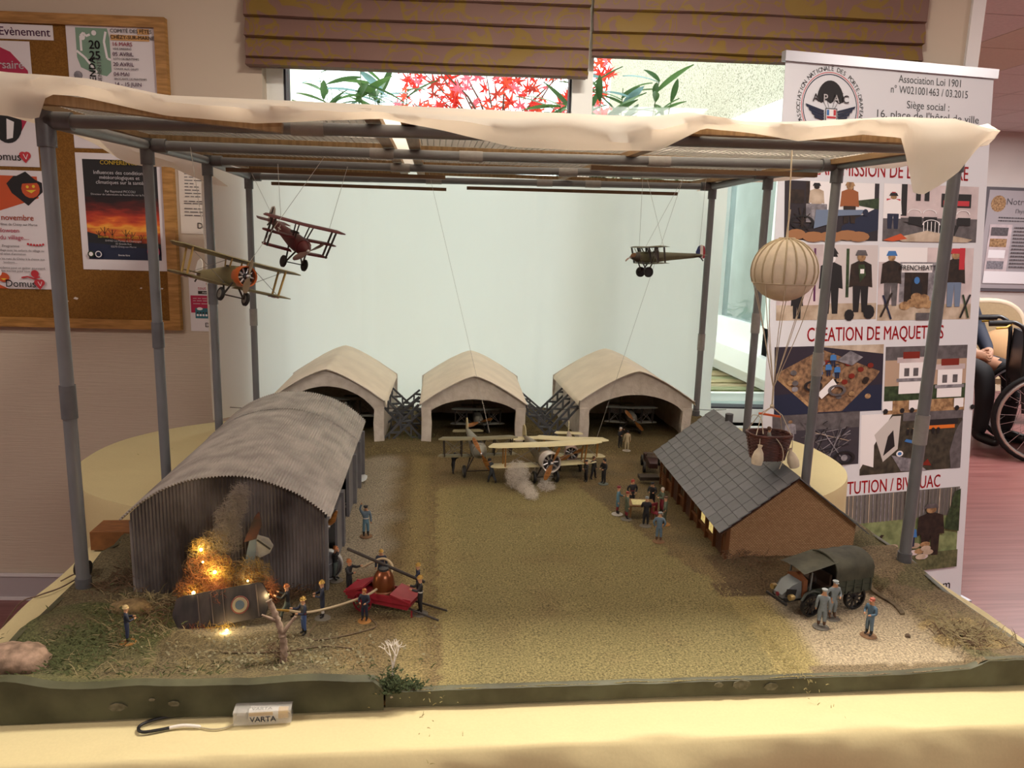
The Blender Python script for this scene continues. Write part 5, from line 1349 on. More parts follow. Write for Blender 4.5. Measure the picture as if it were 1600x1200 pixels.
    for s_ in (-1, 1):
        wh = MB().lathe([(.001, -.0022), (wr * .62, -.0026), (wr * .82, -.0034), (wr, -.0018), (wr, .0018), (wr * .82, .0034), (wr * .62, .0026), (.001, .0022)], 20, (s_ * gx, gy, wr), 'x').build('wheel', TIRE, t, 40)
        MB().lathe([(.001, -.0032), (wr * .60, -.0030), (wr * .60, .0030), (.001, .0032)], 14, (s_ * gx, gy, wr), 'x').build('wheel_cover', c['wheelm'] or c['fus'], wh, 40)
        for dy in (-.016, .022): MB().bar((s_ * (gx - .005), gy, wr), (s_ * fr * .8, gy + dy, zc - fr * .8), .0022, .0032, (0, 1, 0)).build('gear_strut', STRUTD, t)
    MB().cyl((-gx - .003, gy, wr), (gx + .003, gy, wr), .0013, n=6).build('axle', STRUTD, t, 60)
    # tail
    Lt = c['L'] * .74; zt = zc + .005
    tp = wing(MB(), .078, .030, .002, Lt - .030, zt).build('tailplane', w2, t, 50)
    out = [(-.018, -.002), (-.020, .010), (-.012, .026), (-.002, .031), (.009, .026), (.012, .010), (.010, -.008), (.0, -.010)]
    if c['tricolor']:
        for a, (q0, q1, m) in enumerate(((-.022, -.006, FRB), (-.006, .004, FRW), (.004, .022, FRR))):
            poly_ = []
            pts = out + [out[0]]
            # clip the outline to the strip
            def clip(ps, lim, keep):
                o_ = []
                for i in range(len(ps)):
                    p, q = ps[i], ps[(i + 1) % len(ps)]
                    ip, iq = keep(p[0]), keep(q[0])
                    if ip: o_.append(p)
                    if ip != iq: f = (lim - p[0]) / (q[0] - p[0]); o_.append((lim, lerp(p[1], q[1], f)))
                return o_
            s1 = clip(clip(out, q0, lambda v: v >= q0), q1, lambda v: v <= q1)
            MB().prism([(-.0009, Lt + y, zt + z) for y, z in s1], (.0018, 0, 0)).build('rudder_stripe', m, t)
    else:
        MB().prism([(-.0009, Lt + y, zt + z) for y, z in out], (.0018, 0, 0)).build('rudder', c['rud'], t)
    MB().bar((0, Lt - .006, zt - .004), (0, Lt + .006, zt - .016), .002, .003, (0, 1, 0)).build('tail_skid', STRUTD, t)
    t['nose'] = 1; del t['nose']
    t.scale = (c.get('k', 1.),) * 3
    return t, zc, z_top
def roundel(t, x, y, z, r, up=1, cols=(FRR, FRW, FRB)):
    for k, m in enumerate(cols):
        MB().lathe([(.0005, 0), (r * (1 - k / 3), 0), (r * (1 - k / 3), .0003), (.0005, .0003)], 18, (x, y, z + up * .0004 * (k + 1))).build('roundel', m, t)

# ---- standing on the airfield
GZ = .7995
G1 = 'model aeroplanes parked on the airfield'
aeroplane('model_biplane', 'large pale biplane with open rotary engine above a puff of white wool', (.256, 1.70, GZ), (R(-1), 0, R(9)), dict(span=.258, fr=.017, cowlr=.0215, pang=.42, prop=.078, wing=LINEN, fus=mat('dull_fuselage', '#8f8676', .5), k=1.04, gap=.048), G1)
t_, _, _ = aeroplane('model_biplane', 'grey nosed biplane with tan propeller at the left of the parked pair', (.106, 1.745, GZ), (R(-1), 0, R(6)), dict(span=.185, chord=.036, cowl=GREYD, engine=False, cowlr=.016, pang=-.48, prop=.088, wing=mat('dull_olive_wing', '#6f684c', .5), fus=GREYD, gap=.043, strx=(.42, .86), low=.047, gearx=.032, strut=STRUTD, wheel=.0145, lowspan=1.0), G1)
aeroplane('model_biplane', 'pale pink nosed biplane parked behind the largest one, beside the mechanics', (.338, 1.785, GZ), (R(-1), 0, R(-8)), dict(span=.188, fr=.014, cowlr=.0175, cowl=mat('pink_cowl', '#b09488', .4, .2), pang=1.1, prop=.066, wing=LINEN, fus=mat('pink_fuselage', '#9d8a7c', .5), k=.95, gap=.045), G1)
G2 = 'model aeroplanes inside the hangars'
aeroplane('model_biplane', 'dark biplane with tan propeller inside the middle hangar', (.131, 2.15, GZ), (0, 0, R(2)), dict(span=.155, chord=.034, gap=.046, low=.024, cowl=GREYD, engine=False, cowlr=.0135, fr=.012, pang=1.28, prop=.076, wing=GREYD, fus=GREYD, strx=(.42, .85), strut=STRUTD, gearx=.028, lowspan=1.02, k=.98), G2)
aeroplane('model_biplane', 'dark biplane with tan propeller inside the right hangar', (.578, 2.15, GZ), (0, 0, R(-4)), dict(span=.150, chord=.034, gap=.046, low=.030, cowl=GREYD, engine=False, cowlr=.0135, fr=.012, pang=-.75, prop=.080, wing=GREYD, fus=GREYD, strx=(.42, .85), strut=STRUTD, gearx=.028, lowspan=1.02), G2)
aeroplane('model_biplane', 'dark biplane inside the left hangar behind the corrugated hut', (-.235, 2.16, GZ), (0, 0, R(-6)), dict(span=.19, chord=.034, gap=.05, low=.045, cowl=GREYD, engine=False, cowlr=.0135, fr=.012, pang=.35, prop=.07, wing=GREYD, fus=GREYD, strx=(.42, .85), strut=STRUTD, gearx=.028, propm=GREYD), G2)

# ---- hanging from the canopy
G3 = 'model aeroplanes hanging from the canopy'
def threads(t, pts, top):
    """fishing lines: local anchor points to world hooks"""
    bpy.context.view_layer.update()
    Mi = t.matrix_world.inverted()
    for a, b_ in zip(pts, top): MB().cyl(a, Mi @ Vector(b_), .0005, n=4).build('hanging_thread', mat('nylon_thread', '#b8b4ae', .4), t)
t1, zc, zt_ = aeroplane('model_biplane', 'olive biplane with orange cowling hanging at the left of the canopy', (-.383, 1.478, 1.216), (R(-3), R(14.5), R(38)), dict(span=.250, chord=.055, fr=.0165, cowlr=.0190, cowl=ORNG, wing=OLIVE, wing2=OLIVED, fus=OLIVE, rud=FRW, pang=.05, prop=.062, strut=mat('strut_yellow', '#b99b58', .5), gap=.050, low=.030, propm=mat('prop_grey_brown', '#7c6a50', .4), wheelm=GREYD, gearx=.024, wheel=.0125), G3)
roundel(t1, .085, -.015, .030, .011, -1); roundel(t1, -.085, -.015, .030, .011, -1)
threads(t1, [(.03, 0, zt_), (-.05, 0, zt_)], [(-.20, 1.56, 1.503), (-.45, 1.54, 1.503)])
t2, zc, zt_ = aeroplane('model_triplane', 'dark red triplane with black crosses hanging near the left rear post', (-.340, 1.868, 1.274), (R(17), R(11), R(36)), dict(k=1.10, span=.185, nw=3, chord=.033, gap=.044, low=.034, fr=.0145, cowl=RED, engine=False, cowlr=.0155, wing=RED, fus=RED, rud=FRW, pang=.9, prop=.072, strut=STRUTD, propm=mat('prop_dark_red', '#6b4a44', .4), bracing=False, wheelm=BLACK, gearx=.024, wheel=.0125, strx=(.74,), L=.185), G3)
for (y, z, w1, w2) in ((.135, .075, .004, .018), (.135, .075, .018, .004)):
    pass
Lt = .185 * .74
MB().bar((-.0014, Lt - .012, .070), (-.0014, Lt + .008, .070), .001, .004, (0, 0, 1)).build('black_cross', BLACK, t2); MB().bar((-.0014, Lt - .002, .058), (-.0014, Lt - .002, .086), .001, .004, (0, 1, 0)).build('black_cross', BLACK, t2)
for s_ in (-1, 1):
    MB().bar((s_ * .0116, .048, .060), (s_ * .0116, .064, .060), .0006, .0022, (0, 0, 1)).build('white_cross', FRW, t2); MB().bar((s_ * .0116, .056, .052), (s_ * .0116, .056, .068), .0006, .0022, (0, 1, 0)).build('white_cross', FRW, t2)
threads(t2, [(.06, -.02, zt_), (-.05, -.02, zt_), (0, Lt - .02, zc + .01)], [(-.20, 1.90, 1.503), (-.36, 1.90, 1.503), (-.44, 1.95, 1.503)])
t3, zc, zt_ = aeroplane('model_biplane', 'small khaki biplane with tricolour rudder hanging at the right of the canopy', (.553, 1.90, 1.262), (R(1), R(-2), R(-75)), dict(span=.155, chord=.052, gap=.046, low=.036, fr=.0135, cowl=STRUTD, engine=False, cowlr=.015, wing=KHAKI, fus=KHAKI, tricolor=True, pang=1.25, prop=.06, strut=STRUTD, strx=(.40, .85), gearx=.022, wheel=.0145, wheelm=DARKM, L=.215, k=.88), G3)
threads(t3, [(.05, 0, zt_), (-.05, -.02, zt_), (0, -.03, zt_), (0, .15, zc + .02)], [(.545, 1.98, 1.503), (.50, 1.86, 1.503), (.60, 1.86, 1.503), (.66, 1.87, 1.503)])
# slack lines of earlier hangings
for k, (a, b_, lb) in enumerate((((-.01, 2.0, 1.503), (.135, 1.72, .905), 'thin nylon line from the canopy down to the parked grey biplane'), ((.60, 1.86, 1.503), (.44, 1.98, .80), 'thin nylon line slanting from the canopy towards the right hangar'))):
    o = MB().cyl((0, 0, 0), Vector(b_) - Vector(a), .0005, n=4).build('nylon_line', MATS['nylon_thread']); o.location = a; tag(o, lb, 'line')
# ================================================================== FIGURINES
def skin_mesh(verts, edges, radii, root, sub=1):
    me = bpy.data.meshes.new('sk'); me.from_pydata(verts, edges, []); me.update()
    o = bpy.data.objects.new('sk', me); COL.objects.link(o)
    sm = o.modifiers.new('s', 'SKIN'); sm.use_smooth_shade = True
    if not me.skin_vertices: me.attributes.new('x', 'FLOAT', 'POINT')
    for i, sv in enumerate(me.skin_vertices[0].data):
        sv.radius = radii[i]; sv.use_root = (i == root)
    ss = o.modifiers.new('u', 'SUBSURF'); ss.levels = sub; ss.render_levels = sub
    return o
PEND = []
def seg_d(p, a, b):
    ab = b - a; t = max(0, min(1, (p - a).dot(ab) / max(1e-12, ab.length_squared))); return (p - (a + ab * t)).length
ARM = {  # elbow, hand relative to the shoulder for a right arm (x outwards, y forwards is -)
    'down': ((.05, .01, -.16), (.06, -.03, -.31)), 'hip': ((.13, .03, -.13), (.03, -.02, -.26)), 'fwd': ((.03, -.10, -.12), (.0, -.24, -.06)), 'reach': ((.03, -.14, -.02), (.02, -.29, .05)),
    'up': ((.10, -.03, .12), (.03, -.04, .27)), 'eyes': ((.13, -.08, .02), (-.02, -.12, .12)), 'back': ((.08, .08, -.14), (-.05, .09, -.25)), 'hold': ((.06, -.05, -.15), (-.06, -.17, -.14)), 'side': ((.13, -.02, .0), (.27, -.05, .03)), 'belly': ((.08, -.02, -.15), (-.05, -.12, -.18))}
LEG = {'stand': ((.06, -.005, .27), (.065, .01, .045), (.065, .01, .045), (.06, -.005, .27)), 'stride': ((.07, -.10, .28), (.08, -.13, .05), (.08, .13, .05), (.06, .03, .27)), 'wide': ((.10, -.02, .27), (.14, 0, .045), (.14, 0, .045), (.10, -.02, .27))}
def figure(label, x, y, yaw, h, coat, leg, boot=None, hat=None, hatc=None, la='down', ra='down', legs='stand', lean=0., stand=None, longcoat=False, belt=None, skin=None, group='figurines on the model airfield', dz=0., cat='figurine', extra=None, z=None, name='painted_figurine'):
    skin = skin or SKINP; boot = boot or mat('boot_black', '#1d1a1a', .5)
    t = thing(name, label, cat, (x, y, (H(x, y) if z is None else z) + dz), yaw, group)
    zb = .028 if stand else .0
    Ln = lambda p: Vector((p[0], p[1] - lean * max(0, p[2] - .45), p[2])) * (1)
    V = []; Rr_ = []; E = []; lab = []
    def v(p, r1, r2=None, par=None, l=None):
        V.append(Ln(p)); Rr_.append((r1, r2 or r1)); i = len(V) - 1
        if par is not None: E.append((par, i)); lab.append(l)
        return i
    lg = LEG[legs]
    pel = v((0, 0, .50), .088, .066)
    wai = v((0, 0, .60), .082, .060, pel, 'coat'); che = v((0, -.005, .72), .100, .066, wai, 'coat'); nec = v((0, .0, .815), .040, .040, che, 'coat')
    hd0 = v((0, -.008, .865), .052, .056, nec, 'skin'); hd1 = v((0, -.005, .925), .056, .060, hd0, 'skin'); v((0, 0, .965), .036, .040, hd1, 'skin')
    nose = v((0, -.066, .898), .013, .013, hd0, 'skin')
    for s_, arm in ((1, ra), (-1, la)):
        sh = Vector((s_ * .118, 0, .765)); e, hnd = ARM[arm]
        i = v(sh, .046, .046, che, 'coat'); el = sh + Vector((s_ * e[0] * .6, e[1], e[2])); ha = sh + Vector((s_ * hnd[0] * .6, hnd[1], hnd[2]))
        i = v(el, .038, .038, i, 'coat'); i = v(ha, .030, .030, i, 'coat')
        dr = (ha - el).normalized(); i = v(ha + dr * .035, .026, .020, i, 'skin'); v(ha + dr * .07, .018, .014, i, 'skin')
    for s_, (k, a) in ((1, (lg[0], lg[1])), (-1, (lg[3], lg[2]))):
        i = v((s_ * .048, 0, .455), .060, .062, pel, 'coat' if longcoat else 'leg')
        if longcoat: i = v((s_ * .055, 0, .34), .066, .066, i, 'coat')
        i = v((s_ * k[0], k[1], k[2]), .046, .050, i, 'coat' if longcoat else 'leg'); i = v((s_ * a[0], a[1] - .002, .15), .040, .046, i, 'leg'); i = v((s_ * a[0], a[1], a[2] + .01), .030, .034, i, 'boot'); v((s_ * a[0] * 1.1, a[1] - .085, a[2] - .015), .028, .020, i, 'boot')
    o = skin_mesh([tuple(p) for p in V], E, Rr_, 0)
    PEND.append((o, t, V, E, lab, h, zb, dict(coat=coat, leg=leg, skin=skin, boot=boot)))
    S = Matrix.Scale(h, 4) @ Matrix.Translation((0, 0, zb))
    hc = Ln((0, -.004, .925))
    if hat:
        b = MB(S); m = hatc or BLACK
        if hat == 'helmet':
            b.lathe([(.082, .0), (.068, .012), (.064, .03), (.05, .058), (.02, .07), (.001, .071)], 14, tuple(hc)); b.bar(hc + Vector((0, -.07, .02)), hc + Vector((0, .07, .05)), .012, .05); b.ball(hc + Vector((0, 0, .072)), .016, 8, 6, (1, 2.4, 1))
        elif hat == 'kepi':
            b.lathe([(.062, .0), (.060, .055), (.054, .06), (.001, .06)], 12, tuple(hc + Vector((0, 0, .0)))); b.box(hc + Vector((0, -.065, .008)), (.08, .05, .010), (.3, 0, 0))
        elif hat == 'cap':
            b.lathe([(.060, .0), (.064, .02), (.074, .04), (.070, .05), (.001, .055)], 12, tuple(hc)); b.box(hc + Vector((0, -.068, .010)), (.08, .05, .010), (.3, 0, 0))
        elif hat == 'bonnet':
            b.prism([hc + Vector((-.022, -.068, .012)), hc + Vector((-.022, .07, .012)), hc + Vector((-.022, .05, .072)), hc + Vector((-.022, -.05, .078))], (.044, 0, 0)); b.lathe([(.062, -.005), (.063, .018), (.045, .04), (.001, .05)], 12, tuple(hc))
        elif hat == 'adrian':
            b.lathe([(.088, -.004), (.066, .010), (.064, .032), (.048, .058), (.001, .070)], 14, tuple(hc)); b.box(hc + Vector((0, 0, .066)), (.014, .09, .018))
        elif hat == 'leather':
            b.lathe([(.066, -.045), (.068, -.01), (.064, .03), (.045, .055), (.001, .066)], 12, tuple(hc + Vector((0, .010, 0))))
        b.build({'helmet': 'crested_helmet', 'adrian': 'steel_helmet', 'leather': 'flying_helmet'}.get(hat, 'cap'), m, t, 45)
    if belt: MB(S @ Matrix.Translation(Ln((0, 0, .575)) - Vector((0, 0, .575)))).lathe([(.088, .560), (.092, .563), (.092, .590), (.088, .593)], 14).build('belt', belt, t, 50).scale = (1, .78, 1)
    if stand:
        MB(Matrix.Scale(h, 4)).lathe([(.001, 0), (.19, 0), (.20, .012), (.185, .028), (.001, .030)], 18).build('stand_disc', stand, t, 40)
    return t
def flush_figures():
    bpy.context.view_layer.update(); dg = bpy.context.evaluated_depsgraph_get()
    for o, t, V, E, lab, h, zb, mm in PEND:
        me = bpy.data.meshes.new_from_object(o.evaluated_get(dg)); me.name = 'body'
        keys = ['coat', 'leg', 'skin', 'boot']
        me.materials.clear()
        for k in keys: me.materials.append(mm[k])
        segs = [(V[a], V[b], keys.index(l)) for (a, b), l in zip(E, lab)]
        for p in me.polygons:
            c = p.center; p.material_index = min(segs, key=lambda s_: seg_d(c, s_[0], s_[1]))[2]; p.use_smooth = True
        me.transform(Matrix.Scale(h, 4) @ Matrix.Translation((0, 0, zb)))
        n = bpy.data.objects.new('body', me); COL.objects.link(n); n.parent = t
        ob = o.data; bpy.data.objects.remove(o); bpy.data.meshes.remove(ob)
    PEND.clear()
SKINP = mat('painted_skin', '#b98a68', .6); DBL = mat('fire_tunic_blue', '#20273a', .6, var=.12, scale=200); DBK = mat('tunic_black', '#1d1e22', .6, var=.1, scale=200); TRG = mat('trouser_grey_green', '#4e5a58', .65, var=.1, scale=200)
TRB = mat('trouser_dark_blue', '#2a3350', .65, var=.1, scale=200); BRS = mat('brass_helmet', '#b08d45', .32, .55); COP = mat('copper_helmet', '#a8683c', .35, .4); HBL = mat('horizon_blue', '#5f7382', .65, var=.1, scale=200); HBG = mat('blue_grey_cloth', '#7b8589', .65, var=.1, scale=200)
GRB = mat('grey_base', '#6a655c', .8, var=.1, scale=120); BRB = mat('brown_base', '#7a5a3c', .8, var=.1, scale=120); GNB = mat('green_grey_base', '#5c635c', .7); WHB = mat('pale_base', '#a8a39c', .7); ORB = mat('ochre_base', '#a8763c', .8)
REDT = mat('madder_red', '#7a2430', .6); BRT = mat('puttee_brown', '#5b4030', .7); GRN = mat('coat_green_grey', '#55604f', .65, var=.1, scale=200); BBL = mat('coat_sky_blue', '#4f7484', .6); WHT = mat('cloth_white', '#c9c4bc', .7); CAN = mat('flying_suit_tan', '#b0a184', .7)
GF = 'firefighter figurines around the burning wreck and pump'
F_ = .052
figure('lone figurine in dark blue with pale helmet standing left of the burning wreck', -.402, .992, R(115), .053, DBL, TRB, hat='helmet', hatc=mat('pale_helmet', '#b8a070', .4), stand=ORB, ra='hold', la='hold', group=GF)
figure('firefighter figurine with copper helmet and grey trousers nearest the burning wreck', -.203, 1.048, R(-95), .056, DBK, TRG, hat='adrian', hatc=COP, ra='fwd', la='fwd', legs='stride', group=GF)
figure('firefighter figurine in bright blue trousers holding the hose nozzle beside the twig', -.172, .998, R(-60), .056, DBL, mat('bright_blue_trouser', '#38507c', .6), hat='helmet', hatc=BRS, belt=REDT, ra='hold', la='fwd', group=GF)
figure('firefighter figurine in blue coat and white gaiters on a grey round stand', -.154, 1.050, R(-80), .058, DBL, WHT, hat='helmet', hatc=BRS, stand=GRB, ra='hold', la='hold', longcoat=True, group=GF)
figure('firefighter figurine shading his eyes at the corner of the corrugated hut', -.150, 1.175, R(70), .058, DBK, TRG, hat='helmet', hatc=COP, stand=GRB, ra='down', la='eyes', group=GF)
figure('firefighter figurine gripping the far end of the pump handle', -.124, 1.128, R(60), .058, DBK, DBK, hat='helmet', hatc=COP, ra='reach', la='fwd', group=GF)
figure('firefighter figurine in front of the red pump cart on an ochre stand', -.093, 1.038, R(-20), .050, DBL, DBL, hat='leather', hatc=COP, stand=ORB, ra='belly', la='belly', group=GF)
figure('firefighter figurine with gold crest and red belt standing behind the pump', -.078, 1.172, R(5), .055, DBL, DBL, hat='helmet', hatc=BRS, belt=REDT, group=GF)
figure('firefighter figurine at the right of the pump, rear one of the two', -.018, 1.115, R(-80), .056, DBL, DBL, hat='helmet', hatc=BRS, ra='fwd', la='hip', group=GF)
figure('firefighter figurine hauling the near end of the pump handle on a grey stand', -.014, 1.058, R(-75), .060, DBK, DBK, hat='helmet', hatc=BRS, stand=GRB, ra='fwd', la='fwd', belt=WHT, group=GF)
figure('figurine in horizon blue with raised arm beside the corrugated hut', -.118, 1.361, R(10), .060, HBL, mat('trouser_sky_blue', '#5b7f92', .65), hat='cap', hatc=DBK, stand=BRB, ra='down', la='down' if False else 'up', belt=WHT)
GT = 'officer figurines around the map table'
figure('officer figurine in sky blue coat and red trousers on a pale stand by the table', .380, 1.462, R(70), .060, BBL, REDT, hat='kepi', hatc=REDT, stand=WHB, longcoat=True, ra='hold', group=GT)
figure('officer figurine in dark coat and red cap at the map table corner', .391, 1.432, R(90), .058, GRN, REDT, hat='kepi', hatc=mat('red_cap', '#8e3a30', .5), stand=GRB, longcoat=True, group=GT)
figure('officer figurine with red fez-like cap and hands on hips behind the map table', .424, 1.515, R(10), .058, DBK, DBK, hat='leather', hatc=mat('fez_red', '#a03028', .5), ra='hip', la='hip', belt=REDT, group=GT)
figure('officer figurine in black coat bending over the far side of the map table', .463, 1.500, R(-30), .058, DBK, DBK, hat='cap', hatc=DBK, ra='hold', la='hold', longcoat=True, lean=.15, group=GT)
figure('officer figurine in long black coat with his back to the viewer at the map table', .421, 1.397, R(170), .060, DBK, DBK, hat='kepi', hatc=HBG, stand=GRB, longcoat=True, ra='hold', la='hold', group=GT)
figure('officer figurine with white hair and green coat right of the map table', .473, 1.465, R(-80), .056, GRN, REDT, hat='leather', hatc=mat('white_hair', '#bdb5a8', .7), stand=WHB, ra='hold', la='hold', group=GT)
figure('green coated figurine on an ochre stand between the map table and the barrack', .462, 1.405, R(-120), .058, GRN, mat('trouser_olive', '#4a4a38', .7), hat='cap', hatc=BRT, stand=ORB, ra='hip', la='down', group=GT)
figure('figurine in horizon blue with hands on hips nearest the viewer by the map table', .424, 1.318, R(160), .058, HBL, HBL, boot=BRT, hat='cap', hatc=HBG, stand=BRB, ra='hip', la='hip', group=GT)
GM = 'mechanic figurines around the parked aeroplanes'
figure('mechanic figurine striding and pushing the left biplane wing tip', .052, 1.745, R(150), .050, DBK, DBK, ra='reach', la='reach', legs='stride', lean=.35, hat='cap', hatc=DBK, group=GM)
figure('mechanic figurine leaning against the nose of the left biplane', .139, 1.668, R(-150), .058, mat('coverall_slate', '#353a40', .65), MATS['coverall_slate'], ra='reach', la='reach', legs='stride', lean=.45, group=GM, hat='leather', hatc=DBK)
figure('mechanic figurine in black standing under the right wing tip of the largest biplane', .356, 1.672, R(-70), .054, DBK, DBK, ra='hold', la='hip', hat='cap', hatc=DBK, group=GM)
figure('mechanic figurine pointing left beside the aeroplanes', .379, 1.700, R(40), .056, DBK, DBK, ra='down', la='side', hat='leather', hatc=BRT, legs='wide', group=GM)
figure('mechanic figurine with folded arms on a green grey stand, rightmost of the group', .394, 1.656, R(-60), .060, DBK, DBK, ra='belly', la='belly', hat='leather', hatc=DBK, stand=GNB, group=GM)
figure('figurine in black with raised hand in front of the right hangar', .508, 1.966, R(20), .058, DBK, DBK, ra='eyes', la='hold', hat='leather', hatc=WHT, group=GM)
figure('pilot figurine in a pale tan flying suit in front of the right hangar', .520, 1.940, R(175), .056, CAN, CAN, boot=CAN, hat='leather', hatc=DBK, stand=WHB, longcoat=True, group=GM)
GY = 'figurines on the gravel yard beside the truck'
figure('blue-grey soldier figurine seen from behind beside the truck front wheel', .572, .989, R(150), .060, HBG, HBG, boot=BRT, hat='cap', hatc=mat('pale_grey_cap', '#9aa0a0', .6), stand=GRB, longcoat=True, group=GY)
figure('blue-grey soldier figurine with hand on hip facing the viewer by the truck', .603, 1.016, R(5), .061, HBG, HBG, boot=BRT, hat='cap', hatc=MATS['pale_grey_cap'], stand=GRB, ra='belly', la='hip', longcoat=True, group=GY)
figure('blue figurine with red cap standing alone on the gravel yard', .630, .962, R(-70), .058, mat('tunic_medium_blue', '#4a6478', .6), HBL, hat='kepi', hatc=mat('cap_salmon', '#a85a48', .6), stand=BRB, ra='belly', la='belly', group=GY)
# ================================================================== VEHICLES AND PROPS ON THE MODEL
TRG1 = mat('truck_green', '#3a4038', .5, var=.12, scale=60); TRCAN = mat('truck_canvas', '#4c4b3c', .75, col2='#35342a', scale=40, bump=.3); TRGR = mat('truck_bonnet_grey', '#6f7476', .4, .2); RUST = mat('rusty_brown', '#7a4a2c', .6)
def spoked_wheel(parent, c, r_, wd_, rim_m, spoke_m, n=10, axis='y', tyre=.16):
    """wheel in the x-z plane; sub-parts: rim tyre, hub, spokes"""
    w_ = MB().lathe([(r_ * (1 - tyre), -wd_ / 2), (r_ * .98, -wd_ / 2), (r_, 0), (r_ * .98, wd_ / 2), (r_ * (1 - tyre), wd_ / 2), (r_ * (1 - tyre), -wd_ / 2)], 24, c, axis).build('wheel', rim_m, parent, 40)
    MB().lathe([(.0003, -wd_ * .8), (r_ * .2, -wd_ * .7), (r_ * .2, wd_ * .7), (.0003, wd_ * .8)], 10, c, axis).build('hub', spoke_m, w_, 40)
    for k in range(n):
        a = 2 * PI * k / n; d = Vector((math.cos(a), 0, math.sin(a))) if axis == 'y' else Vector((0, math.cos(a), math.sin(a)))
        MB().bar(Vector(c) + d * r_ * .15, Vector(c) + d * r_ * (1 - tyre * .8), wd_ * .5, r_ * .07, (0, 1, 0) if axis == 'y' else (1, 0, 0)).build('spoke', spoke_m, w_)
    return w_
# ---- covered army truck: local x runs from the bonnet (-) to the tail (+), near side at -y
tz = H(.6, 1.05)
tr = thing('army_truck', 'dark green covered army truck on the gravel yard in front of the brick barrack', 'toy truck', (.607, 1.060, tz), R(14))
tr.scale = (.92,) * 3
WR = .0195
for (x, r_) in ((-.047, WR * .97), (.043, WR * 1.08)):
    for y in (-.030, .030): spoked_wheel(tr, (x, y, r_), r_, .007, BLACK, DARKM, 10)
    MB().cyl((x, -.028, r_), (x, .028, r_), .002, n=6).build('axle', DARKM, tr)
for y in (-.014, .014): MB().bar((-.088, y, .026), (.070, y, .026), .004, .006).build('chassis_rail', BLACK, tr)
# bonnet
b = MB(); b.loft([[(-.090, -.010, .028), (-.090, .010, .028), (-.090, .010, .034), (-.090, -.010, .034)], [(-.074, -.017, .028), (-.074, .017, .028), (-.074, .014, .050), (-.074, -.014, .050)], [(-.058, -.019, .028), (-.058, .019, .028), (-.058, .016, .056), (-.058, -.016, .056)]]); b.build('bonnet', TRGR, tr, 30)
MB().loft([[(-.057, -.021, .028), (-.057, .021, .028), (-.057, .020, .058), (-.057, 0, .066), (-.057, -.020, .058)], [(-.049, -.021, .028), (-.049, .021, .028), (-.049, .020, .058), (-.049, 0, .066), (-.049, -.020, .058)]]).build('radiator', RUST, tr)
MB().box((-.078, -.0165, .038), (.020, .001, .014), (0, .2, 0)).build('bonnet_panel', BLACK, tr)
MB().lathe([(.0005, -.001), (.0035, -.001), (.0035, .0008), (.0005, .001)], 12, (-.0905, 0, .032), 'x').build('badge', REDT, tr)
MB().box((-.092, 0, .024), (.003, .050, .004)).build('bumper', DARKM, tr)
for y in (-.022, .022): MB().lathe([(.0005, -.005), (.005, -.005), (.005, .002), (.002, .006), (.0005, .006)], 12, (-.080, y, .034), 'x').build('headlamp', mat('lamp_brass', '#a8905e', .35, .5), tr, 40)
# cab: floor, seat, windscreen posts, steering wheel, sloping roof
MB().bx(-.049, -.002, -.026, .026, .028, .033).build('cab_floor', TRG1, tr)
MB().bx(-.022, -.004, -.024, .024, .033, .046).build('seat', mat('seat_leather', '#3c2c22', .5), tr); MB().bx(-.008, -.003, -.024, .024, .046, .064).build('seat_back', MATS['seat_leather'], tr)
MB().tube([(-.032, -.012 + .008 * math.cos(a), .056 + .008 * math.sin(a)) for a in [2 * PI * k / 12 for k in range(12)]], .0009, 5, closed=True).build('steering_wheel', BLACK, tr)
MB().cyl((-.032, -.012, .056), (-.046, -.012, .036), .001, n=6).build('steering_column', BLACK, tr)
for y in (-.025, .025):
    MB().bar((-.048, y, .030), (-.046, y, .074), .002, .002).build('cab_post', TRGR, tr); MB().bx(-.046, -.002, y - .001, y + .001, .033, .044).build('cab_side', TRG1, tr)
MB().grid(6, 4, lambda a, c: (lerp(-.066, .001, a), lerp(-.030, .030, c), .0755 + .012 * a + .003 * (1 - (2 * c - 1) ** 2))).build('cab_roof', TRCAN, tr, 60)
# box body with planks and hooped cover
MB().bx(.0, .074, -.032, .032, .030, .034).build('load_floor', TRG1, tr)
for y0, y1 in ((-.0335, -.0315), (.0315, .0335)):
    for k in range(2): MB().bx(.001, .073, y0, y1, .035 + .010 * k, .0443 + .010 * k).build('side_board', TRG1, tr)
    for k in range(5): MB().bx(.001 + .0172 * k, .004 + .0172 * k, y0 - (.0012 if y0 < 0 else 0), y1 + (.0012 if y0 > 0 else 0), .033, .056).build('side_stanchion', TRG1, tr)
MB().bx(.072, .074, -.032, .032, .034, .056).build('tail_board', TRG1, tr)
hoop = [(-.0345, .054), (-.0345, .074), (-.031, .082), (-.022, .089), (-.010, .0925), (0, .0935), (.010, .0925), (.022, .089), (.031, .082), (.0345, .074), (.0345, .054)]
MB().loft([[(x, y, z + (.0015 if k % 2 else 0)) for y, z in hoop] for k, x in enumerate((-.003, .010, .022, .035, .047, .060, .075))], caps=False, closed=False).build('canvas_cover', TRCAN, tr, 50)
MB().tube([(-.003, y, z) for y, z in hoop], .0018, 6).build('cover_hem', TRCAN, tr, 60)
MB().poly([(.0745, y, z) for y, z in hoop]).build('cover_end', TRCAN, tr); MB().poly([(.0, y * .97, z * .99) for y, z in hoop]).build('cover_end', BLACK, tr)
for x, r_ in ((-.047, WR),):
    for y in (-.030, .030):
        MB().tube([(x - .020, y, .030), (x - .012, y, .041), (x, y, .044), (x + .013, y, .041), (x + .022, y, .028), (x + .032, y, .026)], .0025, 6).build('mudguard', TRG1, tr, 60)

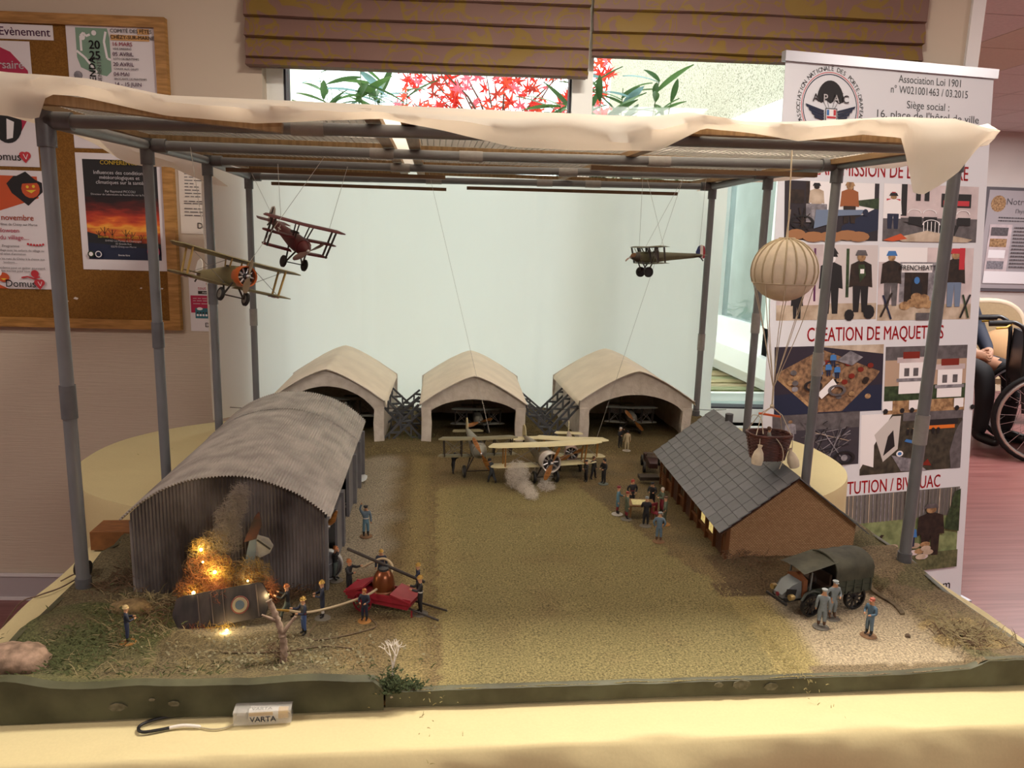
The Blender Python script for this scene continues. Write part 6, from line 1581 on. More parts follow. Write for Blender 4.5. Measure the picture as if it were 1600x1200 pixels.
# ---- dark motor car partly hidden behind the barrack
mc = thing('dark_motor_car', 'dark open motor car half hidden behind the far end of the brick barrack', 'toy car', (.540, 1.775, H(.54, 1.775)), R(80))
for x in (-.030, .030):
    for y in (-.020, .020): spoked_wheel(mc, (x, y, .013), .013, .005, BLACK, DARKM, 8)
MB().loft([[(-.045, -.010, .014), (-.045, .010, .014), (-.045, .009, .026), (-.045, -.009, .026)], [(-.015, -.014, .014), (-.015, .014, .014), (-.015, .013, .032), (-.015, -.013, .032)], [(.042, -.016, .014), (.042, .016, .014), (.042, .016, .030), (.042, -.016, .030)]]).build('car_body', mat('car_maroon', '#3a2224', .4), mc, 40)
MB().bx(.0, .010, -.014, .014, .030, .036).build('seat', MATS['seat_leather'], mc); MB().bx(-.016, -.014, -.014, .014, .032, .044).build('windscreen', METAL, mc)
# ---- map table
mt = thing('map_table', 'small wooden table with a yellow map spread on it, among the officer figurines', 'toy table', (.426, 1.452, H(.426, 1.452)), R(-8))
MB().bx(-.026, .026, -.020, .024, .0255, .028).build('tabletop', mat('table_wood', '#77552f', .6), mt)
for x in (-.023, .023):
    for y in (-.017, .021): MB().bar((x, y, 0), (x, y, .0255), .0035, .0035).build('leg', MATS['table_wood'], mt)
MB().bx(-.019, .017, -.014, .018, .028, .0284).build('map_sheet', mat('map_yellow', '#c8c08a', .7, var=.15, scale=200), mt)
ch = thing('folding_chair', 'tiny red-brown chair beside the map table', 'toy chair', (.452, 1.428, H(.452, 1.428)), R(30))
MB().bx(-.008, .008, -.008, .008, .014, .0165).build('seat', REDT, ch); MB().bx(-.008, .008, .006, .008, .0165, .034).build('backrest', REDT, ch)
for x in (-.007, .007):
    for y in (-.007, .007): MB().bar((x, y, 0), (x, y, .014), .002, .002).build('leg', BRT, ch)

# ---- red hand pump cart
FRED = mat('fire_engine_red', '#8e2230', .4, var=.08, scale=80)
pc = thing('fire_pump_cart', 'red hand pump cart with copper dome among the firefighter figurines', 'toy fire pump', (-.072, 1.082, H(-.072, 1.082)), R(-24))
MB().prism([(-.048, -.016, .014), (.050, -.016, .012), (.056, -.016, .022), (-.048, -.016, .026)], (0, .032, 0)).build('cart_body', FRED, pc)
for x, z, a in ((-.036, .031, -.35), (.040, .029, .25)): MB().box((x, 0, z), (.034, .040, .003), (0, a, 0)).build('cover_board', FRED, pc)
for y in (-.017, .017): MB().bx(-.050, .056, y - .0012, y + .0012, .020, .030).build('side_board', FRED, pc)
spoked_wheel(pc, (-.020, -.022, .0155), .0155, .003, FRED, FRED, 10, tyre=.10); spoked_wheel(pc, (-.020, .022, .0155), .0155, .003, FRED, FRED, 10, tyre=.10)
MB().lathe([(.0165, .024), (.018, .028), (.0165, .032)], 18, (.004, 0, 0)).build('dome_base', mat('pump_ring', '#a06a4c', .4, .3), pc, 50)
MB().lathe([(.016, .030), (.0165, .040), (.0145, .052), (.010, .0595), (.0075, .061)], 18, (.004, 0, 0)).build('copper_dome', mat('copper_dark', '#7a4628', .3, .6), pc, 60)
MB().lathe([(.0078, .060), (.0074, .064), (.0005, .065)], 14, (.004, 0, 0)).build('dome_cap', DARKM, pc, 50)
MB().cyl((-.062, .010, .080), (.066, .010, .048), .0024, n=8).build('pump_handle', mat('handle_dark_wood', '#2f2723', .5), pc, 60)
MB().cyl((.004, .010, .055), (.004, .010, .0655), .003, n=8).build('handle_pivot', DARKM, pc)
for y in (-.012, .012): MB().cyl((.050, y, .014), (.100, y * 1.3, .006), .0016, n=6).build('shaft', MATS['handle_dark_wood'], pc)
MB().bar((.056, -.013, .012), (.056, -.013, .0), .002, .002).build('prop_leg', FRED, pc)
# hose from the pump to the nozzle
hz = .80
hose = [(-.082, 1.118, .842), (-.10, 1.135, .846), (-.125, 1.14, .838), (-.15, 1.125, .828), (-.155, 1.11, .82)]
hose2 = [(-.105, 1.135, .84), (-.075, 1.14, .852), (-.058, 1.12, .850), (-.062, 1.09, .842), (-.085, 1.06, .834), (-.115, 1.045, .828), (-.145, 1.03, .826), (-.172, 1.02, .826), (-.195, 1.022, .828)]
def crv(pts, n=6):
    P = [Vector(p) for p in pts]; out = []
    for i in range(len(P) - 1):
        a, b_, c, d = P[max(0, i - 1)], P[i], P[i + 1], P[min(len(P) - 1, i + 2)]
        for k in range(n):
            t = k / n; out.append(.5 * ((2 * b_) + (c - a) * t + (2 * a - 5 * b_ + 4 * c - d) * t * t + (3 * b_ - a - 3 * c + d) * t ** 3))
    out.append(P[-1]); return out
HOSE = mat('hose_canvas', '#b8a585', .7)
o = MB().tube(crv(hose2), .0019, 7).build('fire_hose', HOSE, None, 60); tag(o, 'pale looping fire hose held by the firefighter figurines', 'hose')
MB().cyl((-.195, 1.022, .828), (-.214, 1.024, .829), .0019, .0012, 8).build('nozzle', BRS, o)
o = MB().tube(crv([(-.155, .999, .822), (-.165, .985, .806), (-.14, .98, H(-.14, .98) + .0014), (-.10, 1.0, H(-.1, 1.0) + .0014), (-.075, 1.02, H(-.075, 1.02) + .0014), (-.09, 1.05, H(-.09, 1.05) + .0014)]), .0011, 6).build('fire_hose', mat('hose_dark', '#6b5a44', .8), None, 60); tag(o, 'thin dark hose lying on the ground behind the blue trousered firefighter figurine', 'hose')
o = MB().tube(crv([(-.27, .955, H(-.27, .955) + .001), (-.20, .948, H(-.2, .948) + .001), (-.14, .96, H(-.14, .96) + .001), (-.10, .955, H(-.1, .955) + .001)]), .0010, 6).build('ground_cable', MATS['hose_dark'], None, 60); tag(o, 'thin brown cable lying in front of the burning wreck', 'cable')

# ================================================================== BURNING WRECK
CHAR = mat('charred_wing', '#352c2c', .6, col2='#1d1819', scale=30, stretch=(3, 1, 1)); 
wk = thing('burning_aeroplane_wreck', 'charred wing with roundel and tail of a crashed aeroplane before the corrugated hut', 'model wreck', (-.292, 1.048, H(-.292, 1.048)), (0, 0, 0))
wm = Matrix.Translation((0, -.006, .026)) @ Euler((R(-24), R(-8.5), R(4))).to_matrix().to_4x4()
b = MB(wm); rg = []
for i in range(19):
    t = -1 + 2 * i / 18; e = max(0, abs(t) - .80) / .20; hh = .0245 * math.sqrt(max(.02, 1 - e ** 2.2)); x = t * .066; rib = .0012 if i % 2 else 0
    rg.append([(x, -.003 - rib, -hh), (x, -.0045 - rib, 0), (x, -.003 - rib, hh * .98), (x, .002, hh), (x, .002, -hh)])
b.loft(rg); b.build('charred_wing', CHAR, wk, 60)
for (r_, m, dy) in ((.0125, mat('scorched_red', '#5e2c2a', .6), -.0062), (.0105, mat('scorched_cream', '#857a64', .6), -.0068), (.0065, mat('scorched_blue', '#44525e', .6), -.0074)):
    MB(wm @ Matrix.Translation((.026, dy, -.002)) @ Matrix.Rotation(PI / 2, 4, 'X')).lathe([(.0005, 0), (r_, 0), (r_ * .96, .0006), (.0005, .0008)], 18).build('roundel', m, wk)
for x in (-.03, -.012, .004, .05): MB(wm).bar((x, -.0058, -.022), (x, -.0058, .022), .0012, .0014, (0, 1, 0)).build('wing_rib', mat('charred_rib', '#4a3f3c', .7), wk)
# tail standing up behind the flames
fm = Matrix.Translation((.020, .055, .02)) @ Euler((R(6), R(8), R(10))).to_matrix().to_4x4()
MB(fm).loft([[(-.010, -.008, 0), (.010, -.008, 0), (.010, .008, 0), (-.010, .008, 0)], [(-.006, -.005, .07), (.006, -.005, .07), (.006, .005, .07), (-.006, .005, .07)], [(-.002, -.002, .105), (.003, -.002, .105), (.003, .003, .105), (-.002, .003, .105)]]).build('tail_boom', mat('tail_blue_grey', '#5e6a72', .6), wk, 40)
MB(fm).prism([(.002, -.003, .062), (.014, -.003, .058), (.026, -.003, .066), (.030, -.003, .078), (.022, -.003, .090), (.006, -.003, .094)], (0, .002, 0)).build('tailplane', mat('tail_pale_fabric', '#8d8a86', .6, var=.15, scale=60), wk)
MB(fm).prism([(-.012, -.004, .082), (.004, -.004, .088), (.010, -.004, .112), (.004, -.004, .132), (-.002, -.004, .122)], (0, .002, 0)).build('rudder', mat('burnt_orange_black', '#241815', .7, col2='#4e2418', scale=50), wk)
MB(fm).bar((.006, -.006, .088), (.026, -.006, .074), .0016, .0022).build('tail_strut', BLACK, wk)
# wool flames and smoke with small lamps in them
def wool(name, m, parent, blobs, L0, w0, seed):
    r = random.Random(seed); b = MB()
    for (c, s_, n) in blobs:
        for k in range(n):
            u = Vector((r.gauss(0, 1), r.gauss(0, 1), r.gauss(0, 1))).normalized(); q = r.random() ** .45
            p = Vector((c[0] + u.x * s_[0] * q, c[1] + u.y * s_[1] * q, c[2] + u.z * s_[2] * q))
            d = (u.cross(Vector((r.gauss(0, 1), r.gauss(0, 1), r.gauss(0, 1)))).normalized() + u * .35).normalized(); l = L0 * r.uniform(.5, 1.2)
            sd = d.orthogonal().normalized() * w0 / 2; bend = u * l * .25
            p1 = p + d * l * .5 + bend * .5; p2 = p + d * l - bend * .3
            b.add([p - sd, p + sd, p1 + sd * .8, p1 - sd * .8, p2 + sd * .3, p2 - sd * .3], [(0, 1, 2, 3), (3, 2, 4, 5)])
    return b.build(name, m, parent, kind='stuff')
fi = thing('wool_flames', 'orange and yellow wool flames with glowing lamps on the crashed aeroplane', 'wool flames', (-.292, 1.07, H(-.292, 1.07)))
WO = [mat('wool_orange', '#94603a', .9, transl=.4), mat('wool_yellow', '#b09048', .9, transl=.5), mat('wool_grey_brown', '#8d7a58', .9, transl=.3), mat('wool_red', '#74402e', .9, transl=.3)]
wool('orange_wool', WO[0], fi, [((-.024, .008, .062), (.034, .018, .030), 900), ((.030, .01, .050), (.016, .012, .02), 200), ((-.052, .0, .040), (.016, .012, .014), 250), ((-.01, -.012, .045), (.018, .006, .018), 260), ((.062, -.01, .042), (.008, .006, .018), 200)], .016, .0006, 1)
wool('yellow_wool', WO[1], fi, [((-.010, .0, .068), (.020, .015, .020), 420), ((-.038, .02, .094), (.012, .010, .014), 260), ((.036, .012, .060), (.022, .015, .016), 200), ((.0, -.042, -.002), (.035, .010, .006), 380), ((-.045, .0, .036), (.016, .01, .012), 160)], .014, .0006, 2)
wool('grey_wool', WO[2], fi, [((.028, .015, .056), (.028, .018, .024), 700), ((-.02, .022, .098), (.018, .014, .022), 350), ((-.046, .024, .075), (.01, .01, .02), 180)], .018, .0006, 3)
wool('red_wool', WO[3], fi, [((-.006, -.020, .034), (.013, .006, .022), 240), ((-.03, -.042, -.002), (.03, .009, .005), 260), ((.066, -.012, .036), (.006, .006, .016), 100)], .013, .0007, 4)
LEDM = mat('led_glow', '#ffd25a', .4, emit=30)
for k, (x, y, z, e) in enumerate(((-.012, -.012, .072, .10), (-.036, .010, .097, .06), (-.030, -.004, .084, .012), (-.042, -.014, .042, .03), (.012, -.052, .003, .05), (.062, -.022, .040, .035), (.032, -.008, .056, .018))):
    MB().ball((x, y, z), .0024 if e > .02 else .0014, 8, 6).build('led_lamp', LEDM, fi, 60)
    d = bpy.data.lights.new('led_light', 'POINT'); d.energy = e * .8; d.color = (1, .74, .34); d.shadow_soft_size = .004
    o = bpy.data.objects.new('led_light', d); COL.objects.link(o); o.parent = fi; o.location = (x, y - .008, z + .004)
sm = thing('wool_smoke', 'grey brown wool smoke rising in front of the corrugated hut wall', 'wool smoke', (-.292, 1.10, H(-.292, 1.10) + .09))
wool('smoke_wool', mat('smoke_brown_wool', '#968c82', .95, transl=.4), sm, [((-.004, 0, .02), (.018, .010, .025), 800), ((-.002, 0, .045), (.016, .010, .022), 760), ((.010, -.002, .066), (.013, .009, .020), 600), ((.018, -.004, .085), (.010, .008, .014), 360)], .014, .0006, 5)
cw = thing('cotton_wool_puff', 'white cotton wool engine smoke on the grass under the largest biplane', 'cotton wool', (.222, 1.60, H(.222, 1.60)))
wool('white_wool', mat('cotton_white', '#e4ded6', .95, transl=.4), cw, [((-.030, .030, .032), (.026, .016, .032), 2000), ((.034, .078, .024), (.024, .010, .024), 1200), ((.034, .02, .009), (.018, .016, .010), 500), ((-.014, .0, .012), (.018, .02, .012), 700), ((-.006, -.036, .008), (.011, .012, .009), 450)], .014, .0004, 6)

# ================================================================== BALLOON
BALC = mat('balloon_plaster', '#d9ccb8', .8, var=.06, scale=60, bump=.3); ROPE = mat('cotton_string', '#c0b29c', .9); WICK = mat('wicker_brown', '#5a2c20', .6, col2='#3a1a14', scale=60)
bx_, by_ = .602, 1.28
bl = thing('observation_balloon', 'cream model balloon with net cords and a wicker basket hanging over the barrack roof', 'model balloon', (bx_, by_, .972))
cz = 1.305 - .972; br_ = .0545
env = MB(); n = 48; pr = []
for i in range(15):
    a = PI * i / 14; pr.append((math.sin(a), -math.cos(a)))
vs = []
for j in range(n):
    th = 2 * PI * j / n
    for (s_, c_) in pr:
        gore = 1 + .012 * abs(math.sin(th * 9)) * s_; pin_ = 1 - .12 * max(0, c_ - .6)
        rr = br_ * max(s_, .001) * gore * (pin_ if c_ > 0 else 1); vs.append((rr * math.cos(th), rr * math.sin(th), cz + br_ * c_ * (1.03 if c_ > 0 else .93)))
k = len(pr); env.add(vs, [(j * k + i, ((j + 1) % n) * k + i, ((j + 1) % n) * k + i + 1, j * k + i + 1) for j in range(n) for i in range(k - 1)])
env.build('envelope', BALC, bl, 60)
for j in range(18):
    th = 2 * PI * j / 18 + .1
    MB().tube([((br_ * math.sin(a) + .0008) * math.cos(th), (br_ * math.sin(a) + .0008) * math.sin(th), cz - br_ * .98 * math.cos(a) * (1.05 if math.cos(a) < 0 else .94)) for a in [lerp(1.2, PI - .10, q / 9) for q in range(10)]], .0016, 5).build('net_cord', mat('net_rope', '#b0a084', .9), bl, 60)
MB().tube([((br_ * .94) * math.cos(a), (br_ * .94) * math.sin(a), cz - br_ * .36) for a in [2 * PI * q / 30 for q in range(30)]], .0010, 5, closed=True).build('net_band', ROPE, bl, 60)
MB().tube([(.012 * math.cos(a), .012 * math.sin(a), cz + br_ * 1.02) for a in [2 * PI * q / 14 for q in range(14)]], .0024, 6, closed=True).build('crown_ring', MATS['net_rope'], bl, 60)
kz = 1.104 - .972
for j in range(9):
    th = 2 * PI * j / 9 + .2; x, y = br_ * .93 * math.cos(th), br_ * .93 * math.sin(th)
    P_ = crv([(x, y, cz - br_ * .38), (x * .62 + .004 * math.sin(j * 5), y * .62, lerp(cz - br_ * .38, kz, .42)), (.001 * math.cos(th), .001 * math.sin(th), kz)], 5)
    MB().tube(P_, .0007, 5).build('suspension_cord', ROPE, bl, 60)
MB().cyl((0, 0, kz), (.001, 0, kz - .036), .0017, n=7).build('gathered_cord', ROPE, bl, 60); MB().ball((.001, 0, kz - .036), .004, 8, 6).build('knot', ROPE, bl, 60)
MB().cyl((.001, 0, cz + br_), (-.006, 0, 1.511 - .972), .0012, n=6).build('hanging_cord', ROPE, bl, 60); MB().cyl((-.001, .001, cz + br_), (.002, .003, cz + br_ + .05), .0015, n=6).build('hanging_cord', ROPE, bl, 60)
MB().bar((-.022, 0, .083), (.018, 0, .077), .004, .0035).build('orange_spreader_bar', mat('orange_plastic', '#d4602a', .45), bl)
bh = .046
for sx, sy in ((-1, -1), (1, -1), (1, 1), (-1, 1)):
    MB().tube([(.001, 0, kz - .037), (sx * .019, sy * .004, .081), (sx * .033, sy * .02, bh)], .0008, 5).build('basket_cord', ROPE, bl, 60)
# basket woven from horizontal rods over stakes
def brd(z, n=28, k=0):
    w0 = lerp(.028, .0375, z / bh); d0 = lerp(.022, .030, z / bh)
    return [(w0 * math.copysign(abs(math.cos(a)) ** .7, math.cos(a)) * (1 + .025 * (1 if (q + k) % 2 else -1)), d0 * math.copysign(abs(math.sin(a)) ** .7, math.sin(a)) * (1 + .025 * (1 if (q + k) % 2 else -1)), z) for q, a in enumerate([2 * PI * q / n for q in range(n)])]
bk = thing('tmp', '', '') if False else None
for i in range(16): MB().tube(brd(.002 + i * .0028, 28, i), .0017, 5, closed=True).build('wicker_rod', WICK, bl, 60)
MB().tube(brd(bh, 28, 0), .0026, 6, closed=True).build('basket_rim', WICK, bl, 60)
MB().loft([[(x * .9, y * .9, 0) for x, y, z in brd(0)], [(x * .9, y * .9, .003) for x, y, z in brd(0)]]).build('basket_floor', WICK, bl)
for q in range(14):
    a = 2 * PI * q / 14; p0, p1 = brd(0.0, 14)[q], brd(bh, 14)[q]
    MB().cyl(p0, p1, .0012, n=5).build('wicker_stake', WICK, bl)
SACK = mat('sandbag_cloth', '#cfc2ab', .85, bump=.3, scale=90)
for (x, y, z, a) in ((-.030, -.031, .020, .12), (.034, -.024, .012, -.35), (-.005, .034, .02, 0)):
    sb = MB(Matrix.Translation((x, y, z)) @ Matrix.Rotation(a, 4, 'Y')).lathe([(.0005, -.022), (.009, -.022), (.0105, -.012), (.008, .0), (.003, .008), (.0045, .013), (.0005, .012)], 12).build('sandbag', SACK, bl, 60)
    MB().tube([(x, y, z + .010), (x * .98, y * .95, bh - .002)], .0007, 5).build('sandbag_cord', ROPE, sb, 60)
MB().tube(crv([(-.002, -.032, bh), (.010, -.034, .030), (.014, -.034, .010), (.009, -.034, -.010)]), .0008, 5).build('loose_cord', ROPE, bl, 60)
MB().tube(crv([(-.036, 0, .075), (-.032, 0, .080), (-.018, 0, .074), (-.02, -.02, .05)]), .0007, 5).build('loose_cord', ROPE, bl, 60)
figure('grey observer figurine standing in the balloon basket', bx_, by_, R(60), .056, mat('observer_grey', '#6c6a62', .65), MATS['observer_grey'], hat='leather', hatc=BRT, ra='hold', la='hold', z=.9755, group='observer in the balloon basket')

# ================================================================== TWIGS, BATTERY BOX, CABLES, WOOD BLOCK
BARK = mat('twig_bark', '#6e5846', .9, col2='#a08a78', scale=90, bump=.5)
tw_ = thing('bare_twig_tree', 'broken bare twig standing as a tree trunk in front of the firefighter figurines', 'twig', (-.187, .928, H(-.187, .928)))
MB().tube(crv([(0, 0, -.002), (.001, .002, .02), (-.002, .003, .04), (-.008, .006, .058), (-.017, .008, .080)]), [lerp(.0052, .0036, i / 24) * (1 + .25 * math.sin(i * 2.7)) for i in range(25)], 9).build('trunk', BARK, tw_, 60)
MB().tube([(-.001, .002, .036), (.008, .004, .048), (.016, .006, .058)], [.0035, .0025, .0018], 7).build('branch', BARK, tw_, 60)
MB().tube([(-.006, .006, .052), (-.016, .0, .060), (-.024, -.003, .066)], [.0028, .002, .001], 7).build('branch', BARK, tw_, 60)
fibres('root_moss', ROOT, tw_, [((-.008, .006, .002), .010, .006, .008, 90)], .012, .0012, 31)
co = thing('white_lichen_sprig', 'white branching lichen sprig on a dark green bush at the front edge', 'sprig', (-.045, .868, H(-.045, .872) - .012))
WL = mat('white_lichen', '#d8d0c4', .8); r = random.Random(4)
def twiggy(p, d, l, rad, dep):
    q = p + d * l
    MB().tube([p, p.lerp(q, .5) + Vector((r.gauss(0, .001), r.gauss(0, .001), 0)), q], [rad, rad * .8, rad * .6], 5).build('lichen_branch', WL, co, 60)
    if dep:
        for _ in range(3): twiggy(q, (d + Vector((r.gauss(0, .55), r.gauss(0, .4), r.gauss(0, .25)))).normalized(), l * .72, rad * .72, dep - 1)
twiggy(Vector((0, 0, .018)), Vector((.03, .02, 1)).normalized(), .022, .0014, 3)
fibres('dark_foliage', mat('dark_bush_green', '#3f4a2c', .95), co, [((0, -.003, .010), .009, .004, .012, 420), ((.022, 0, .014), .008, .004, .003, 120), ((-.012, 0, .018), .006, .003, .004, 80)], .007, .0022, 8)
stone('pebble', 'tiny pale stone under the lichen sprig at the front edge', -.045, .8665, .004, 9, mat('pale_stone', '#a89a86', .9)).location.z = .792

CLEAR = mat_glass('clear_plastic', '#e6e2da', .5); BATY = mat('battery_yellow', '#c79a35', .4); BATW = mat('battery_white', '#d2cfca', .45)
bt_ = thing('battery_box', 'clear plastic box with yellow and white batteries on the front tablecloth', 'battery box', (-.196, .856, TZ + .002), R(2))
bm = mat('clear_plastic_frosted', '#e2ded6', .2, alpha=.28)
for a in ((-.033, .033, -.0165, .0165, 0, .0015), (-.033, .033, -.0165, -.0155, .0015, .016), (-.033, .033, .0155, .0165, .0015, .016), (-.033, -.032, -.0155, .0155, .0015, .016), (.032, .033, -.0155, .0155, .0015, .016)):
    MB().bx(*a).build('box_wall', bm, bt_)
MB().bx(-.033, .033, -.0165, .0165, .016, .0172).build('box_lid', bm, bt_)
for y in (-.0072, .0072):
    MB().cyl((-.016, y, .0085), (.018, y, .0085), .0066, n=18).build('battery', BATW, bt_, 40); MB().cyl((.018, y, .0085), (.029, y, .0085), .0067, n=18).build('battery_band', BATY, bt_, 40)
    MB().cyl((.029, y, .0085), (.031, y, .0085), .002, n=10).build('battery_tip', METAL, bt_, 40)
MB().bx(-.0155, .012, -.0142, -.0135, .010, .014).build('battery_stripe', BATY, bt_); MB().bx(-.030, -.020, -.012, .012, .002, .010).build('switch_block', mat('grey_switch', '#8d8a86', .5), bt_)
text('VARTA', .0095, Matrix.Translation((-.014, -.0167, .007)) @ UP @ Matrix.Translation((0, 0, .0003)), NAVY, bt_, 'LEFT', .02)
text('VARTA', .0075, Matrix.Translation((-.013, -.0085, .0155)) @ Matrix.Rotation(0, 4, 'X') @ Matrix.Translation((0, 0, .0002)), NAVY, bt_, 'LEFT', .02)
cz0 = TZ + .0032
o = MB().tube(crv([(-.23, .872, cz0), (-.27, .864, cz0), (-.315, .858, cz0), (-.335, .845, cz0), (-.328, .832, cz0), (-.30, .838, cz0)]), .0019, 7).build('black_cable', mat('cable_black', '#161516', .5), None, 60); tag(o, 'black cable looping on the tablecloth left of the battery box', 'cable')
o = MB().tube(crv([(-.30, .838, cz0), (-.285, .840, cz0 + .001), (-.265, .838, cz0)]), [.0022] * 12 + [.0012], 8).build('cable_joint', mat('shrink_white', '#ddd6cc', .5), None, 60); tag(o, 'white sleeve joining the black cable to the thin pale wire', 'cable joint')
o = MB().tube(crv([(-.265, .838, cz0 - .0012), (-.25, .834, cz0 - .0012), (-.237, .836, cz0 - .0012), (-.229, .842, cz0 - .0012)]), .0010, 6).build('pale_wire', mat('wire_clear', '#b5a98c', .4), None, 60); tag(o, 'thin pale wire running into the battery box', 'wire')
o = MB().tube(crv([(-.60, 1.24, TZ + .003), (-.585, 1.262, TZ + .006), (-.575, 1.25, TZ + .006), (-.59, 1.215, TZ + .003), (-.612, 1.19, TZ + .002), (-.65, 1.20, TZ - .02), (-.70, 1.2, TZ - .10), (-.76, 1.25, TZ - .2)]), .0012, 6).build('grey_wire', mat('wire_taupe', '#6f5a4c', .5), None, 60); tag(o, 'thin brown wire running off the left edge of the front table', 'wire')
o = MB().lathe([(.0005, -.010), (.011, -.010), (.013, -.006), (.013, .006), (.011, .010), (.0005, .010)], 18, axis='x').build('black_knob', mat('knob_black', '#17171a', .5), None, 40); o.location = (-.548, 1.205, H(-.54, 1.205) + .012); tag(o, 'black round magnet behind the left front post', 'magnet')  # a plain round black knob of unknown use
o = MB().bx(-.035, .035, -.03, .03, 0, .034).build('wood_block', mat('block_wood', '#8a5a30', .55, col2='#6b4222', scale=40, stretch=(1, 8, 1))); o.location = (-.572, 1.40, TZ + .0015); tag(o, 'brown wooden block at the rear left corner of the front table', 'wood block')
# ================================================================== CORRIDOR AT THE RIGHT
CHF = mat('chair_cream_frame', '#c9b7a0', .5); CHU = mat('chair_beige_cloth', '#9a8566', .85, var=.05, scale=60)
pf = thing('framed_notice', 'grey framed notice with text and small pictures on the far corridor wall', 'framed notice', (5.42, 7.3, .95))
MB().bx(0, .95, -.03, -.002, 0, 1.02).build('frame', mat('frame_grey', '#6d6a70', .4, .3), pf); MB().bx(.03, .92, -.034, -.03, .03, .99).build('paper_sheet', mat('poster_lilac', '#aaa3a8', .5), pf)
P = Print(pf, Matrix.Translation((0, -.034, 0)) @ UP, .001)
P.disc(.14, .86, .08, TAN, 16); P.text(.22, .88, .09, 'Notre maison', INKG, 'LEFT'); P.text(.33, .79, .06, "l'hymne", INKG, 'LEFT'); block(P, .16, .88, [.72, .69], INKG, .012, 5)
P.rect(.08, .18, .32, .66, PINK)
for k in range(4): P.rect(.10, .22 + .11 * k, .28, .30 + .11 * k, (MID, PW, TAN, INKG)[k])
block(P, .34, .88, [.24 + .035 * k for k in range(12)], INKG, .014, 9); P.rect(.08, .08, .88, .20, PW); P.done()
# armchair
ac = thing('armchair', 'cream framed armchair with beige upholstery in the corridor', 'armchair', (4.56, 5.66, 0), R(-8))
ac.scale = (1, 1, .88)
ring = [(.30 * math.copysign(abs(math.cos(a)) ** .8, math.cos(a)), .30 + .02 * math.sin(a), .80 + .27 * math.copysign(abs(math.sin(a)) ** .8, math.sin(a))) for a in [2 * PI * k / 32 for k in range(32)]]
MB().tube(ring, .028, 8, closed=True).build('back_frame', CHF, ac, 60); MB().prism([(x * .93, y + .01, .80 + (z - .80) * .93) for x, y, z in ring], (0, -.05, 0)).build('backrest', CHU, ac, 40)
MB().loft([[(-.29, -.28, .38), (.29, -.28, .38), (.25, .28, .38), (-.25, .28, .38)], [(-.31, -.30, .44), (.31, -.30, .44), (.26, .29, .44), (-.26, .29, .44)], [(-.27, -.26, .49), (.27, -.26, .49), (.24, .26, .48), (-.24, .26, .48)]]).build('seat', CHU, ac, 40)
MB().bx(-.30, .30, -.29, .28, .33, .385).build('seat_frame', CHF, ac)
for x in (-.27, .27):
    MB().tube([(x, -.27, .33), (x * 1.02, -.28, .15), (x * 1.04, -.29, 0)], [.028, .022, .016], 8).build('leg', CHF, ac, 60); MB().tube([(x * .9, .27, .33), (x * .95, .30, .15), (x, .34, 0)], [.026, .022, .016], 8).build('leg', CHF, ac, 60)
    MB().tube(crv([(x * .98, .29, .70), (x * 1.15, .10, .68), (x * 1.18, -.18, .66), (x * 1.1, -.20, .52), (x * 1.06, -.22, .44)]), .02, 8).build('arm_rest', CHF, ac, 60)
cu = MB().ball((0, 0, 0), .2, 16, 10, (1.25, .45, .78)); o = cu.build('cushion', mat('cushion_tan', '#b08a62', .9), None, 60); o.location = (4.48, 5.50, .60); o.rotation_euler = (R(-15), R(12), R(-5)); tag(o, 'tan cushion on the cream armchair in the corridor', 'cushion')
